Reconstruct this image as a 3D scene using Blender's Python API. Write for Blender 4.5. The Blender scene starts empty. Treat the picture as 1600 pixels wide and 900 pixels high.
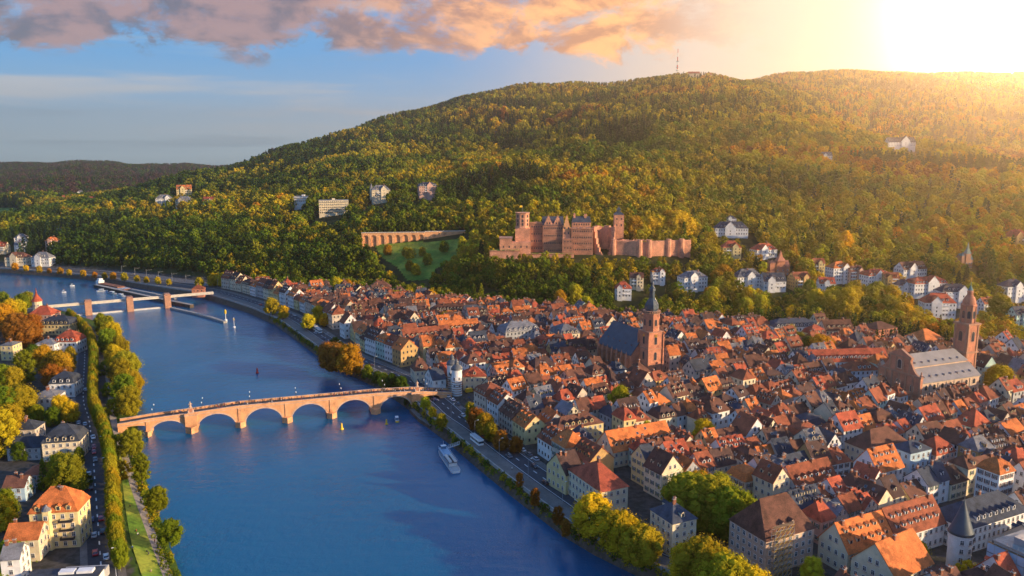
import bpy, math, random
import numpy as np
from mathutils import Vector, Matrix
R = random.Random(7)
sc = bpy.context.scene
COL = sc.collection
# ------------------------------------------------------------ camera geometry
F = 1244.0; CAMH = 140.0
P = math.atan(215 / F); CP, SP = math.cos(P), math.sin(P)
def ray(px, row):
    cx = (px - 800) / F; cy = (450 - row) / F
    return cx, CP + cy * SP, -SP + cy * CP
def ground(px, row, z=5.0):
    dx, dy, dz = ray(px, row); t = (z - CAMH) / dz
    return Vector((dx * t, dy * t, z))
def at(px, row, y):
    dx, dy, dz = ray(px, row); t = y / dy
    return Vector((dx * t, y, CAMH + dz * t))
def zrow(y, row):
    return at(800, row, y).z
def depth(p):
    return p[1] * CP + (CAMH - p[2]) * SP
def proj(p):
    d = depth(p)
    if d < 1: return (-9999, -9999)
    up = p[1] * SP + (p[2] - CAMH) * CP
    return (800 + F * p[0] / d, 450 - F * up / d)
def m2(px, p):      # pixels -> metres at point p
    return px * depth(p) / F
# ------------------------------------------------------------ river outline (water edge, photo pixels at water level)
LB = [(420, 1150), (350, 1000), (300, 925), (280, 895), (262, 850), (246, 800), (230, 762), (222, 720), (214, 690), (214, 640), (212, 600), (206, 575),
      (198, 550), (186, 525), (165, 508), (140, 499), (110, 490), (60, 474), (0, 462), (-120, 452), (-260, 446)]
RB = [(1330, 1150), (1165, 1000), (1045, 925), (985, 895), (930, 868), (880, 838), (850, 815), (800, 776), (750, 735), (700, 692), (668, 668), (645, 645),
      (600, 612), (560, 592), (522, 575), (500, 560), (470, 537), (430, 508), (390, 490), (352, 477), (315, 466), (250, 456), (200, 448), (150, 439), (80, 432), (0, 426), (-120, 420), (-260, 416)]
LBw = [ground(a, b, 0).to_2d() for a, b in LB]
RBw = [ground(a, b, 0).to_2d() for a, b in RB]
POLY = np.array([tuple(v) for v in LBw] + [tuple(v) for v in reversed(RBw)])
def seg_dist(X, Y, line):
    best = np.full(X.shape, 1e9)
    for a, b in zip(line[:-1], line[1:]):
        ax, ay = a; bx, by = b
        dx, dy = bx - ax, by - ay
        t = np.clip(((X - ax) * dx + (Y - ay) * dy) / (dx * dx + dy * dy + 1e-9), 0, 1)
        best = np.minimum(best, np.hypot(X - ax - t * dx, Y - ay - t * dy))
    return best
def in_poly(X, Y, poly):
    ins = np.zeros(X.shape, bool); n = len(poly); j = n - 1
    for i in range(n):
        xi, yi = poly[i]; xj, yj = poly[j]
        c = ((yi > Y) != (yj > Y)) & (X < (xj - xi) * (Y - yi) / (yj - yi + 1e-12) + xi)
        ins ^= c; j = i
    return ins
def dist_rb(x, y): return float(seg_dist(np.array([x]), np.array([y]), RBw)[0])
def dist_lb(x, y): return float(seg_dist(np.array([x]), np.array([y]), LBw)[0])
def in_river(x, y): return bool(in_poly(np.array([x]), np.array([y]), POLY)[0])
# ------------------------------------------------------------ terrain
PROF = {
 -400: (410, [(380, 1000), (350, 1300), (325, 1600), (290, 2100), (258, 3200)]),
 0: (412, [(384, 1030), (352, 1270), (330, 1560), (308, 2000), (267, 3200)]),
 100: (418, [(384, 1020), (352, 1230), (326, 1560), (306, 2000), (268, 3300)]),
 200: (425, [(388, 960), (345, 1180), (322, 1450), (305, 2100), (262, 3400)]),
 300: (435, [(394, 900), (352, 1050), (325, 1280), (306, 1500), ('d', 1900, -35), (259, 3400)]),
 400: (442, [(404, 860), (362, 990), (322, 1200), (288, 1450), (268, 1650), ('d', 2100, -60), (265, 3400)]),
 450: (444, [(410, 840), (372, 950), (330, 1110), (290, 1330), (245, 1650), ('d', 2200, -60), (268, 3400)]),
 500: (446, [(420, 815), (382, 905), (342, 1020), (300, 1200), (260, 1450), (222, 1750), ('d', 2400, -60), (262, 3600)]),
 600: (450, [(425, 800), (386, 868), (362, 895), (350, 960), (300, 1150), (250, 1450), (192, 1980)]),
 700: (462, [(432, 770), (390, 850), (362, 890), (350, 950), (300, 1150), (240, 1500), (170, 2120)]),
 800: (480, [(445, 700), (412, 745), (388, 790), (352, 900), (300, 1100), (230, 1500), (157, 2200)]),
 900: (488, [(452, 690), (412, 745), (388, 790), (352, 890), (300, 1050), (230, 1450), (147, 2250)]),
 1000: (492, [(455, 700), (412, 750), (388, 790), (345, 900), (300, 1020), (230, 1400), (131, 2300)]),
 1060: (496, [(452, 710), (410, 760), (385, 800), (345, 910), (300, 1030), (230, 1400), (119, 2320)]),
 1120: (500, [(452, 715), (402, 800), (350, 920), (300, 1040), (230, 1400), (116, 2350)]),
 1200: (503, [(452, 725), (402, 800), (350, 920), (300, 1040), (230, 1350), (175, 1750), (133, 2050), ('d', 2500, -60), (121, 3000)]),
 1300: (503, [(452, 720), (402, 800), (350, 920), (300, 1020), (250, 1200), (208, 1520), ('d', 1750, -50), (196, 2050), (128, 2950)]),
 1400: (500, [(452, 720), (402, 800), (350, 900), (300, 1000), (252, 1160), (231, 1280), ('d', 1560, -50), (216, 1900), (121, 2900)]),
 1500: (496, [(450, 715), (400, 790), (350, 880), (300, 980), (255, 1130), (243, 1220), ('d', 1500, -50), (228, 1800), (115, 2850)]),
 1600: (492, [(450, 710), (400, 780), (350, 860), (300, 960), (273, 1060), ('d', 1380, -50), (255, 1700), (108, 2800)]),
 1800: (490, [(450, 700), (400, 780), (350, 860), (325, 920), ('d', 1200, -50), (290, 1500), (108, 2700)]),
 2200: (490, [(450, 700), (400, 780), (350, 860), (325, 920), ('d', 1200, -50), (290, 1500), (108, 2700)]),
}
TC = np.arange(-600, 2401, 20.0); TY = np.arange(0, 7001, 10.0)
def build_table():
    ks = sorted(PROF); cols = []; feet = []
    for k in ks:
        fr, pts = PROF[k]
        fy = ground(800, fr, 5).y
        ys = [0, fy]; zs = [5, 5]
        for p in pts:
            if p[0] == 'd': ys.append(p[1]); zs.append(('d', p[2])); continue
            ys.append(p[1]); zs.append(zrow(p[1], p[0]))
        for i, z in enumerate(zs):
            if isinstance(z, tuple): zs[i] = (zs[i - 1] + zs[i + 1]) / 2 + z[1]
        ys += [ys[-1] + 500, 7000]; zs += [zs[-1] - 25, zs[-1] - 120]
        cols.append(np.interp(TY, ys, zs)); feet.append(fy)
    cols = np.array(cols)
    T = np.empty((len(TC), len(TY)))
    for j in range(len(TY)): T[:, j] = np.interp(TC, ks, cols[:, j])
    FT = np.interp(TC, ks, feet)
    for _ in range(2):
        T = (T + np.roll(T, 1, 0) + np.roll(T, -1, 0)) / 3 if _ < 2 else T
        T[:, 1:-1] = (T[:, 1:-1] + T[:, 2:] + T[:, :-2]) / 3
    T[0] = T[2]; T[-1] = T[-3]; T[1] = T[2]; T[-2] = T[-3]
    return T, FT
TAB, FEET = build_table()
def foot(x, y):
    return np.interp(800 + F * x / np.maximum(y, 1), TC, FEET)
def terr(x, y):
    x = np.asarray(x, float); y = np.asarray(y, float)
    c = np.clip((800 + F * x / np.maximum(y, 60) + 600) / 20, 0, len(TC) - 1.001)
    r = np.clip(y / 10, 0, len(TY) - 1.001)
    ci = c.astype(int); ri = r.astype(int); cf = c - ci; rf = r - ri
    z = (TAB[ci, ri] * (1 - cf) * (1 - rf) + TAB[ci + 1, ri] * cf * (1 - rf) + TAB[ci, ri + 1] * (1 - cf) * rf + TAB[ci + 1, ri + 1] * cf * rf)
    d = y - foot(x, y)
    amp = np.clip((d - 130) / 500, 0, 1)
    n = (np.sin(x / 61 + 1.3 * np.sin(y / 143)) * 5 + np.sin(x / 27 + y / 90 + 1) * 2.2 + np.sin(y / 47 + x / 130) * 3.2 + np.sin(x / 140 - y / 210) * 8 + np.sin(x / 210 + y / 330 + .6) * 12 * np.clip((d - 300) / 500, 0, 1))
    z = z + n * amp
    flat = (d < 0)
    z = np.where(flat, 5.0, np.maximum(z, 5.0))
    return z
def th(x, y): return float(terr(x, y))
def hillpt(px, row):     # first terrain hit along the pixel's ray
    dx, dy, dz = ray(px, row)
    y = 200.0; best = (1e9, None)
    while y < 4500:
        p = at(px, row, y)
        if p.z <= th(p.x, p.y) + .05: return Vector((p.x, p.y, th(p.x, p.y)))
        g_ = (p.z - th(p.x, p.y)) / y
        if g_ < best[0]: best = (g_, Vector((p.x, p.y, th(p.x, p.y))))
        y += 2.0 if y < 1100 else 6.0
    return best[1]
# ------------------------------------------------------------ tags
def tag(o, label=None, cat=None, group=None, kind=None):
    if label: o['label'] = label
    if cat: o['category'] = cat
    if group: o['group'] = group
    if kind: o['kind'] = kind
    return o
PENDING = []     # (object, look, noun, cat, pixel)
def later(o, look, noun, p):
    PENDING.append((o, look, noun, proj(p)))
def empty(name, loc, rz=0.0):
    o = bpy.data.objects.new(name, None); COL.objects.link(o)
    o.location = loc; o.rotation_euler = (0, 0, rz); o.empty_display_size = .5
    return o
# ------------------------------------------------------------ node helper
class S:
    def __init__(s, nt, sock): s.nt = nt; s.k = sock
    def m(s, op, b=None, c=None):
        n = s.nt.nodes.new('ShaderNodeMath'); n.operation = op
        s.nt.links.new(s.k, n.inputs[0])
        for i, v in ((1, b), (2, c)):
            if v is None: continue
            if isinstance(v, S): s.nt.links.new(v.k, n.inputs[i])
            else: n.inputs[i].default_value = v
        return S(s.nt, n.outputs[0])
    def __add__(s, b): return s.m('ADD', b)
    def __sub__(s, b): return s.m('SUBTRACT', b)
    def __mul__(s, b): return s.m('MULTIPLY', b)
    def __truediv__(s, b): return s.m('DIVIDE', b)
    def step(s, a, b):
        n = s.nt.nodes.new('ShaderNodeMapRange'); n.interpolation_type = 'SMOOTHSTEP'
        s.nt.links.new(s.k, n.inputs['Value']); n.inputs['From Min'].default_value = a; n.inputs['From Max'].default_value = b
        return S(s.nt, n.outputs['Result'])
def cmix(nt, f, a, b, mode='MIX'):
    n = nt.nodes.new('ShaderNodeMix'); n.data_type = 'RGBA'; n.blend_type = mode
    for sock, v in ((n.inputs[0], f), (n.inputs[6], a), (n.inputs[7], b)):
        if isinstance(v, S): nt.links.new(v.k, sock)
        elif isinstance(v, (int, float)): sock.default_value = v
        else: sock.default_value = tuple(v) + ((1,) if len(v) == 3 else ())
    return S(nt, n.outputs[2])
def noise(nt, vec, scale, detail=4, rough=.5, out=0, dist=0):
    n = nt.nodes.new('ShaderNodeTexNoise')
    if vec is not None: nt.links.new(vec.k, n.inputs['Vector'])
    n.inputs['Scale'].default_value = scale; n.inputs['Detail'].default_value = detail; n.inputs['Roughness'].default_value = rough
    n.inputs['Distortion'].default_value = dist
    return S(nt, n.outputs[out])
def vscale(nt, vec, v):
    n = nt.nodes.new('ShaderNodeVectorMath'); n.operation = 'MULTIPLY'; nt.links.new(vec.k, n.inputs[0]); n.inputs[1].default_value = v
    return S(nt, n.outputs[0])
def coord(nt, which='Object'):
    n = nt.nodes.new('ShaderNodeTexCoord'); return S(nt, n.outputs[which])
MATS = {}
def mat(name, col, rough=.8, var=.25, scale=.6, bump=0, bscale=4, spec=.3, metal=0, col2=None, c2=(.55, .7), stretch=None, emit=None, rnd=0.0, fine=0.0):
    if name in MATS: return MATS[name]
    m = bpy.data.materials.new(name); m.use_nodes = True; nt = m.node_tree
    bs = nt.nodes['Principled BSDF']
    bs.inputs['Roughness'].default_value = rough; bs.inputs['Metallic'].default_value = metal
    bs.inputs['Specular IOR Level'].default_value = spec
    v = coord(nt)
    if stretch: v = vscale(nt, v, stretch)
    a = noise(nt, v, scale, 5, .6)
    k = (a.step(.25, .75) - .5) * (2 * var) + 1.0
    if fine:
        k = k + (noise(nt, v, scale * 9, 3, .6).step(.3, .7) - .5) * (2 * fine)
    if rnd:
        oi = nt.nodes.new('ShaderNodeObjectInfo')
        k = k + (S(nt, oi.outputs['Random']) - .5) * (2 * rnd)
    base = col
    if col2 is not None:
        base = cmix(nt, noise(nt, v, scale * .6, 4, .6).step(*c2), col, col2)
    vm = nt.nodes.new('ShaderNodeVectorMath'); vm.operation = 'SCALE'
    if isinstance(base, S): nt.links.new(base.k, vm.inputs[0])
    else: vm.inputs[0].default_value = col
    nt.links.new(k.k, vm.inputs['Scale'])
    nt.links.new(vm.outputs[0], bs.inputs['Base Color'])
    if bump:
        b = nt.nodes.new('ShaderNodeBump'); b.inputs['Strength'].default_value = bump; b.inputs['Distance'].default_value = .15
        nt.links.new(noise(nt, v, bscale, 4, .6).k, b.inputs['Height']); nt.links.new(b.outputs[0], bs.inputs['Normal'])
    if emit: bs.inputs['Emission Color'].default_value = (*col, 1); bs.inputs['Emission Strength'].default_value = emit
    MATS[name] = m
    return m
# ------------------------------------------------------------ mesh builder
class MB:
    def __init__(s): s.v = []; s.f = []; s.m = []
    def quad(s, pts, m):
        i = len(s.v); s.v += [tuple(p) for p in pts]; s.f.append(tuple(range(i, i + len(pts)))); s.m.append(m); return s
    def box(s, x0, x1, y0, y1, z0, z1, m, bottom=True):
        i = len(s.v)
        s.v += [(x0, y0, z0), (x1, y0, z0), (x1, y1, z0), (x0, y1, z0), (x0, y0, z1), (x1, y0, z1), (x1, y1, z1), (x0, y1, z1)]
        fs = [(0, 1, 5, 4), (1, 2, 6, 5), (2, 3, 7, 6), (3, 0, 4, 7), (4, 5, 6, 7)] + ([(3, 2, 1, 0)] if bottom else [])
        for f in fs: s.f.append(tuple(i + k for k in f)); s.m.append(m)
        return s
    def lathe(s, prof, m, n=12, cx=0, cy=0, rot=0, sx=1, sy=1, cap=True):
        base = len(s.v)
        for r, z in prof:
            for k in range(n):
                a = rot + 2 * math.pi * k / n
                s.v.append((cx + r * sx * math.cos(a), cy + r * sy * math.sin(a), z))
        ml = m if isinstance(m, list) else [m] * (len(prof) - 1)
        for j in range(len(prof) - 1):
            for k in range(n):
                k2 = (k + 1) % n
                s.f.append((base + j * n + k, base + j * n + k2, base + (j + 1) * n + k2, base + (j + 1) * n + k)); s.m.append(ml[j])
        if cap:
            s.f.append(tuple(base + (len(prof) - 1) * n + k for k in range(n))); s.m.append(ml[-1])
            s.f.append(tuple(base + k for k in reversed(range(n)))); s.m.append(ml[0])
        return s
    def tube(s, a, b, r, m, n=6, r2=None):
        a = Vector(a); b = Vector(b); d = (b - a)
        if d.length < 1e-6: return s
        d.normalize(); u = d.orthogonal().normalized(); w = d.cross(u); r2 = r if r2 is None else r2
        i = len(s.v)
        for p, rr in ((a, r), (b, r2)):
            for k in range(n):
                t = 2 * math.pi * k / n; q = p + u * rr * math.cos(t) + w * rr * math.sin(t); s.v.append(tuple(q))
        for k in range(n):
            k2 = (k + 1) % n; s.f.append((i + k, i + k2, i + n + k2, i + n + k)); s.m.append(m)
        s.f.append(tuple(i + n + k for k in range(n))); s.m.append(m)
        s.f.append(tuple(i + k for k in reversed(range(n)))); s.m.append(m)
        return s
    def prism(s, poly, z0, z1, m, mtop=None):
        i = len(s.v); n = len(poly)
        s.v += [(p[0], p[1], z0) for p in poly] + [(p[0], p[1], z1) for p in poly]
        for k in range(n):
            k2 = (k + 1) % n; s.f.append((i + k, i + k2, i + n + k2, i + n + k)); s.m.append(m)
        s.f.append(tuple(i + n + k for k in range(n))); s.m.append(mtop or m)
        s.f.append(tuple(i + k for k in reversed(range(n)))); s.m.append(m)
        return s
    def add(s, o, M=None):
        i = len(s.v)
        if M is None: s.v += o.v
        else: s.v += [tuple(M @ Vector(p)) for p in o.v]
        s.f += [tuple(i + k for k in f) for f in o.f]; s.m += o.m
        return s
    def mesh(s, name):
        me = bpy.data.meshes.new(name); me.from_pydata(s.v, [], s.f)
        names = list(dict.fromkeys(s.m)); ix = {n: i for i, n in enumerate(names)}
        for n in names: me.materials.append(MATS[n])
        me.polygons.foreach_set('material_index', [ix[m] for m in s.m]); me.update()
        return me
    def build(s, name, parent=None, loc=None, rz=0, smooth=False):
        me = s.mesh(name)
        if smooth: me.polygons.foreach_set('use_smooth', [True] * len(me.polygons))
        return inst(name, me, parent, loc, rz)
def inst(name, me, parent=None, loc=None, rz=0):
    o = bpy.data.objects.new(name, me); COL.objects.link(o)
    if parent: o.parent = parent
    if loc is not None: o.location = loc
    if rz: o.rotation_euler = (0, 0, rz)
    return o
def xf(x, y, z=0, rz=0, s=1):
    return Matrix.Translation((x, y, z)) @ Matrix.Rotation(rz, 4, 'Z') @ Matrix.Scale(s, 4)
def struct(o): o['kind'] = 'structure'; return o
# ------------------------------------------------------------ materials
RT = {'orange tiled': (.52, .15, .04), 'red tiled': (.40, .085, .04), 'rust tiled': (.26, .075, .035), 'brown tiled': (.13, .055, .035), 'dark brown tiled': (.075, .04, .033), 'slate': (.045, .055, .075), 'grey': (.16, .16, .17)}
for k, c in RT.items():
    mat('roof ' + k, c, .85, .35, .35, bump=.35, bscale=3.5, col2=tuple(x * .55 for x in c), rnd=.22, fine=.25)
WT = {'white': (.72, .71, .68), 'cream': (.68, .58, .40), 'pale yellow': (.66, .53, .26), 'pink': (.58, .36, .28), 'pale blue': (.42, .56, .66), 'grey': (.40, .40, .40), 'ochre': (.52, .33, .13), 'beige': (.55, .46, .36), 'mint green': (.42, .58, .50)}
for k, c in WT.items():
    mat('wall ' + k, c, .9, .12, .3, col2=tuple(x * .8 for x in c), rnd=.07, fine=.05)
mat('glass', (.035, .045, .06), .15, .2, 1, spec=.8)
mat('frame white', (.75, .74, .72), .6, .05)
mat('trim sandstone', (.42, .22, .14), .9, .15)
mat('brick', (.24, .1, .06), .9, .25, 2)
mat('sandstone', (.50, .205, .12), .9, .22, .25, bump=.3, bscale=2, col2=(.33, .13, .085), fine=.12)
mat('sandstone bridge', (.72, .36, .17), .9, .18, .25, bump=.3, bscale=2, col2=(.50, .23, .11), fine=.14)
mat('sandstone pale', (.58, .40, .29), .9, .2, .25, bump=.3, bscale=2, col2=(.40, .25, .18), fine=.12)
mat('sandstone castle', (.60, .28, .17), .95, .28, .12, bump=.5, bscale=1.2, col2=(.40, .20, .14), fine=.18)
mat('church slate', (.035, .06, .085), .55, .25, .3, stretch=(1, 1, 1), spec=.4)
mat('lead roof', (.25, .23, .22), .6, .15, .2, spec=.4)
mat('copper green', (.10, .22, .20), .6, .2, 1)
mat('gold', (.8, .5, .15), .3, .05, metal=1)
mat('dark metal', (.03, .03, .035), .5, .1, metal=.3)
mat('grey metal', (.28, .29, .30), .5, .1)
mat('white paint', (.78, .78, .76), .5, .05)
mat('red paint', (.55, .03, .02), .45, .05)
mat('yellow paint', (.8, .5, .03), .45, .05)
mat('concrete', (.33, .31, .28), .9, .2, .4, fine=.1)
mat('concrete pale', (.55, .50, .42), .9, .15, .4, fine=.08)
mat('quay stone', (.10, .075, .055), .95, .4, .4, bump=.4, bscale=2, col2=(.05, .06, .03), fine=.2)
mat('asphalt', (.055, .058, .066), .9, .25, .08, fine=.15)
mat('asphalt old', (.085, .082, .082), .9, .25, .1, fine=.15)
mat('pavement', (.16, .145, .13), .9, .25, .2, fine=.15)
mat('path', (.25, .22, .19), .9, .2, .3, fine=.15)
mat('markings', (.65, .65, .62), .7, .15, 1)
mat('soil', (.07, .055, .03), .95, .35, .3, col2=(.045, .06, .015), fine=.2)
mat('lawn', (.10, .19, .014), .95, .35, .07, col2=(.25, .27, .03), c2=(.42, .62), fine=.25, bump=.3, bscale=3)
mat('cobbles', (.11, .10, .095), .9, .3, .15, fine=.2)
mat('bark', (.09, .065, .04), .95, .3, 2)
mat('timber', (.22, .13, .06), .8, .3, 2)
# ------------------------------------------------------------ terrain, water, banks
def axis(lo, a, b, hi, step, g):
    xs = list(np.arange(a, b + .1, step)); s = step; x = a
    left = []
    while x > lo: s *= g; x -= s; left.append(x)
    s = step; x = xs[-1]
    while x < hi: s *= g; x += s; xs.append(x)
    return np.array(left[::-1] + xs)
gx = axis(-5200, -440, 560, 5200, 4, 1.05); gy = axis(60, 160, 960, 6900, 4, 1.028)
X, Y = np.meshgrid(gx, gy)
Z = terr(X, Y)
INR = in_poly(X, Y, POLY); DR = seg_dist(X, Y, RBw); DL = seg_dist(X, Y, LBw)
near_left = DL < DR
Z = np.where(~INR & near_left & (Y < 900), np.minimum(Z, .25 + np.clip(DL / 13, 0, 1) * 4.75), Z)
Z = np.where(~INR & ~near_left & (DR < 4.5), -3, Z)
Z = np.where(INR, np.where(near_left, np.maximum(-3, .25 - DL * .5), -3), Z)
def grid_mesh(X, Y, Z):
    ny, nx = X.shape; v = np.stack([X, Y, Z], -1).reshape(-1, 3)
    i = np.arange(ny * nx).reshape(ny, nx)
    f = np.stack([i[:-1, :-1], i[:-1, 1:], i[1:, 1:], i[1:, :-1]], -1).reshape(-1, 4)
    me = bpy.data.meshes.new('ground'); me.from_pydata(v.tolist(), [], f.tolist()); me.polygons.foreach_set('use_smooth', [True] * len(f)); me.update(); return me
gm = bpy.data.materials.new('ground'); gm.use_nodes = True; nt = gm.node_tree; MATS['ground'] = gm
bs = nt.nodes['Principled BSDF']; bs.inputs['Roughness'].default_value = .95; bs.inputs['Specular IOR Level'].default_value = .1
pos = coord(nt, 'Object'); sx = nt.nodes.new('ShaderNodeSeparateXYZ'); nt.links.new(pos.k, sx.inputs[0])
zz = S(nt, sx.outputs[2])
n1 = noise(nt, pos, .05, 6, .6); n2 = noise(nt, pos, .5, 4, .6)
forest = cmix(nt, n1.step(.4, .6), (.030, .032, .010), (.05, .055, .014))
town = cmix(nt, n2.step(.35, .65), (.045, .045, .035), (.09, .082, .075))
col = cmix(nt, zz.step(5.6, 8), town, forest)
lawn = cmix(nt, n2.step(.35, .65), (.035, .07, .01), (.06, .10, .015))
col = cmix(nt, (zz.step(4.7, 4.95)), lawn, col)
nt.links.new(col.k, bs.inputs['Base Color'])
g = inst('ground', grid_mesh(X, Y, Z)); g.data.materials.append(gm); struct(g)

# water
wm = bpy.data.materials.new('river water'); wm.use_nodes = True; nt = wm.node_tree
bs = nt.nodes['Principled BSDF']; bs.inputs['Base Color'].default_value = (.0003, .092, .200, 1); bs.inputs['Roughness'].default_value = .10
bs.inputs['IOR'].default_value = 1.45; bs.inputs['Specular IOR Level'].default_value = .5
pos = coord(nt, 'Object')
w1 = noise(nt, vscale(nt, pos, (1, .6, 1)), .30, 5, .62); w2 = noise(nt, pos, 1.3, 3, .6); w3 = noise(nt, pos, .018, 3, .5)
h = w1 * 1.0 + w2 * .40 + noise(nt, vscale(nt, pos, (.5, 1.6, 1)), .12, 3, .6) * .8
b = nt.nodes.new('ShaderNodeBump'); b.inputs['Distance'].default_value = .55
nt.links.new((w3.step(.3, .7) * .5 + .28).k, b.inputs['Strength'])
nt.links.new(h.k, b.inputs['Height']); nt.links.new(b.outputs[0], bs.inputs['Normal'])
w = MB(); MATS['river water'] = wm
w.quad([(-5000, 50, 0), (3000, 50, 0), (3000, 1150, 0), (-5000, 1150, 0)], 'river water')
struct(w.build('river'))

def smooth_line(pts, n=4):
    out = []
    for i in range(len(pts) - 1):
        p0 = pts[max(i - 1, 0)]; p1 = pts[i]; p2 = pts[i + 1]; p3 = pts[min(i + 2, len(pts) - 1)]
        for k in range(n):
            t = k / n
            out.append(0.5 * ((2 * p1) + (p2 - p0) * t + (2 * p0 - 5 * p1 + 4 * p2 - p3) * t * t + (3 * p1 - p0 - 3 * p2 + p3) * t ** 3))
    out.append(pts[-1]); return out
def norms(pts):
    ns = []
    for i in range(len(pts)):
        d = (pts[min(i + 1, len(pts) - 1)] - pts[max(i - 1, 0)]); d = Vector((d.x, d.y)).normalized(); ns.append(Vector((-d.y, d.x)))
    return ns
def strip(name, pts, o0, o1, z, m, kind='structure', zf=None):
    ns = norms(pts); b = MB()
    for i in range(len(pts) - 1):
        q = []
        for j, o in ((i, o0), (i + 1, o0), (i + 1, o1), (i, o1)):
            p = Vector((pts[j].x, pts[j].y)) + ns[j] * o; q.append((p.x, p.y, zf(p.x, p.y) + z if zf else z))
        b.quad(q if o1 < o0 else q[::-1], m)
    o = b.build(name); o['kind'] = kind; return o
# right bank quay: wall with sloping grass berm and stone coping
# bank points run from near to far; town lies on the right of travel direction -> normal sign -1
rb = [Vector((p.x, p.y)) for p in RBw]
ns = norms(rb)
q = MB()
prof = [(1.2, -3, 'quay stone'), (0, .3, 'quay stone'), (-2.6, 4.2, 'quay stone'), (-2.7, 5.55, 'concrete'), (-3.3, 5.55, 'concrete'), (-3.4, 5.01, 'pavement'), (-10, 5.012, 'pavement')]
for i in range(len(rb) - 1):
    for (o0, z0, _), (o1, z1, m) in zip(prof[:-1], prof[1:]):
        a = rb[i] + ns[i] * o0; b_ = rb[i + 1] + ns[i + 1] * o0; c = rb[i + 1] + ns[i + 1] * o1; d = rb[i] + ns[i] * o1
        q.quad([(a.x, a.y, z0), (b_.x, b_.y, z0), (c.x, c.y, z1), (d.x, d.y, z1)][::-1], m)
qo = q.build('river_embankment'); struct(qo)

# roads --------------------------------------------------------
def gl(pts, z=5): return [ground(a, b, z).to_2d() for a, b in pts]
LROAD = smooth_line(gl([(164, 960), (158, 900), (152, 817), (148, 761), (144, 705), (138, 655), (130, 628), (130, 594), (132, 555), (131, 528), (123, 509), (104, 497)]), 5)
strip('road', LROAD, -4.8, 3.6, 5.03, 'asphalt')
strip('pavement', LROAD, 3.6, 5.8, 5.12, 'pavement'); strip('pavement', LROAD, -7.2, -4.8, 5.12, 'pavement')
PATH = smooth_line(gl([(272, 930), (261, 889), (239, 833), (222, 789), (207, 747), (194, 705), (178, 660), (172, 610), (165, 570)], 4.2), 4)
def lz(x, y):
    return min(5.0, .25 + min(max(dist_lb(x, y) / 13, 0), 1) * 4.75)
strip('path', PATH, -1.5, 1.5, .12, 'path', zf=lz)
# lawn between avenue and path
la = smooth_line(gl([(226, 930), (222, 900), (206, 850), (197, 800), (192, 760), (186, 715), (183, 690)]), 4)
lb_ = [p for p in PATH[:len(la)]]
lw = MB(); n = 24
def samp(line, t):
    k = t * (len(line) - 1); i = min(int(k), len(line) - 2); return line[i].lerp(line[i + 1], k - i)
plow = smooth_line(gl([(272, 930), (261, 889), (239, 833), (222, 789), (207, 747), (194, 705), (187, 688)], 4.2), 4)
for i in range(n):
    for j in range(4):
        q4 = []
        for (ti, tj) in ((i, j), (i + 1, j), (i + 1, j + 1), (i, j + 1)):
            p = samp(la, ti / n).lerp(samp(plow, ti / n), tj / 4 * .93); q4.append((p.x, p.y, lz(p.x, p.y) + .08))
        lw.quad(q4[::-1], 'lawn')
struct(lw.build('lawn'))
# right bank road follows the quay
RR = [Vector((p.x, p.y)) for p in RBw]
RRs = smooth_line(RR, 3)
strip('road', RRs, -10.0, -20.0, 5.03, 'asphalt')
strip('pavement', RRs, -20.0, -23.0, 5.12, 'pavement')
def dashes(name, line, off, z, L=3.0, gap=5.0, w=.22, solid=False):
    b = MB(); ns = norms(line); acc = 0; on = True; rem = L
    for i in range(len(line) - 1):
        a = line[i] + ns[i] * off; c = line[i + 1] + ns[i + 1] * off; d = c - a; ln = d.length
        if ln < 1e-3: continue
        d /= ln; nn = Vector((-d.y, d.x)); t = 0
        while t < ln:
            stp = min(rem, ln - t)
            if on or solid:
                p = a + d * t; q_ = a + d * (t + stp)
                b.quad([(p.x - nn.x * w, p.y - nn.y * w, z), (q_.x - nn.x * w, q_.y - nn.y * w, z), (q_.x + nn.x * w, q_.y + nn.y * w, z), (p.x + nn.x * w, p.y + nn.y * w, z)][::-1], 'markings')
            t += stp; rem -= stp
            if rem <= 1e-4: on = not on; rem = L if on else gap
    struct(b.build(name))
near = [p for p in RRs if p.y < 760]
dashes('road_marking', LROAD, -.2, 5.045); dashes('road_marking', LROAD, -4.3, 5.045, solid=True, w=.13)
dashes('road_marking', near, -15.0, 5.045); dashes('road_marking', near, -10.7, 5.045, solid=True, w=.13); dashes('road_marking', near, -19.4, 5.045, solid=True, w=.13)
# far bank road and railway yard behind it
FR = [p for p in RRs if p.y > 640]
strip('railway_bed', FR, -27, -44, 5.03, 'cobbles')
for k in range(5):
    strip('railway_track', FR, -29 - k * 3.2, -29.9 - k * 3.2, 5.15, 'grey metal')

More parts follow.
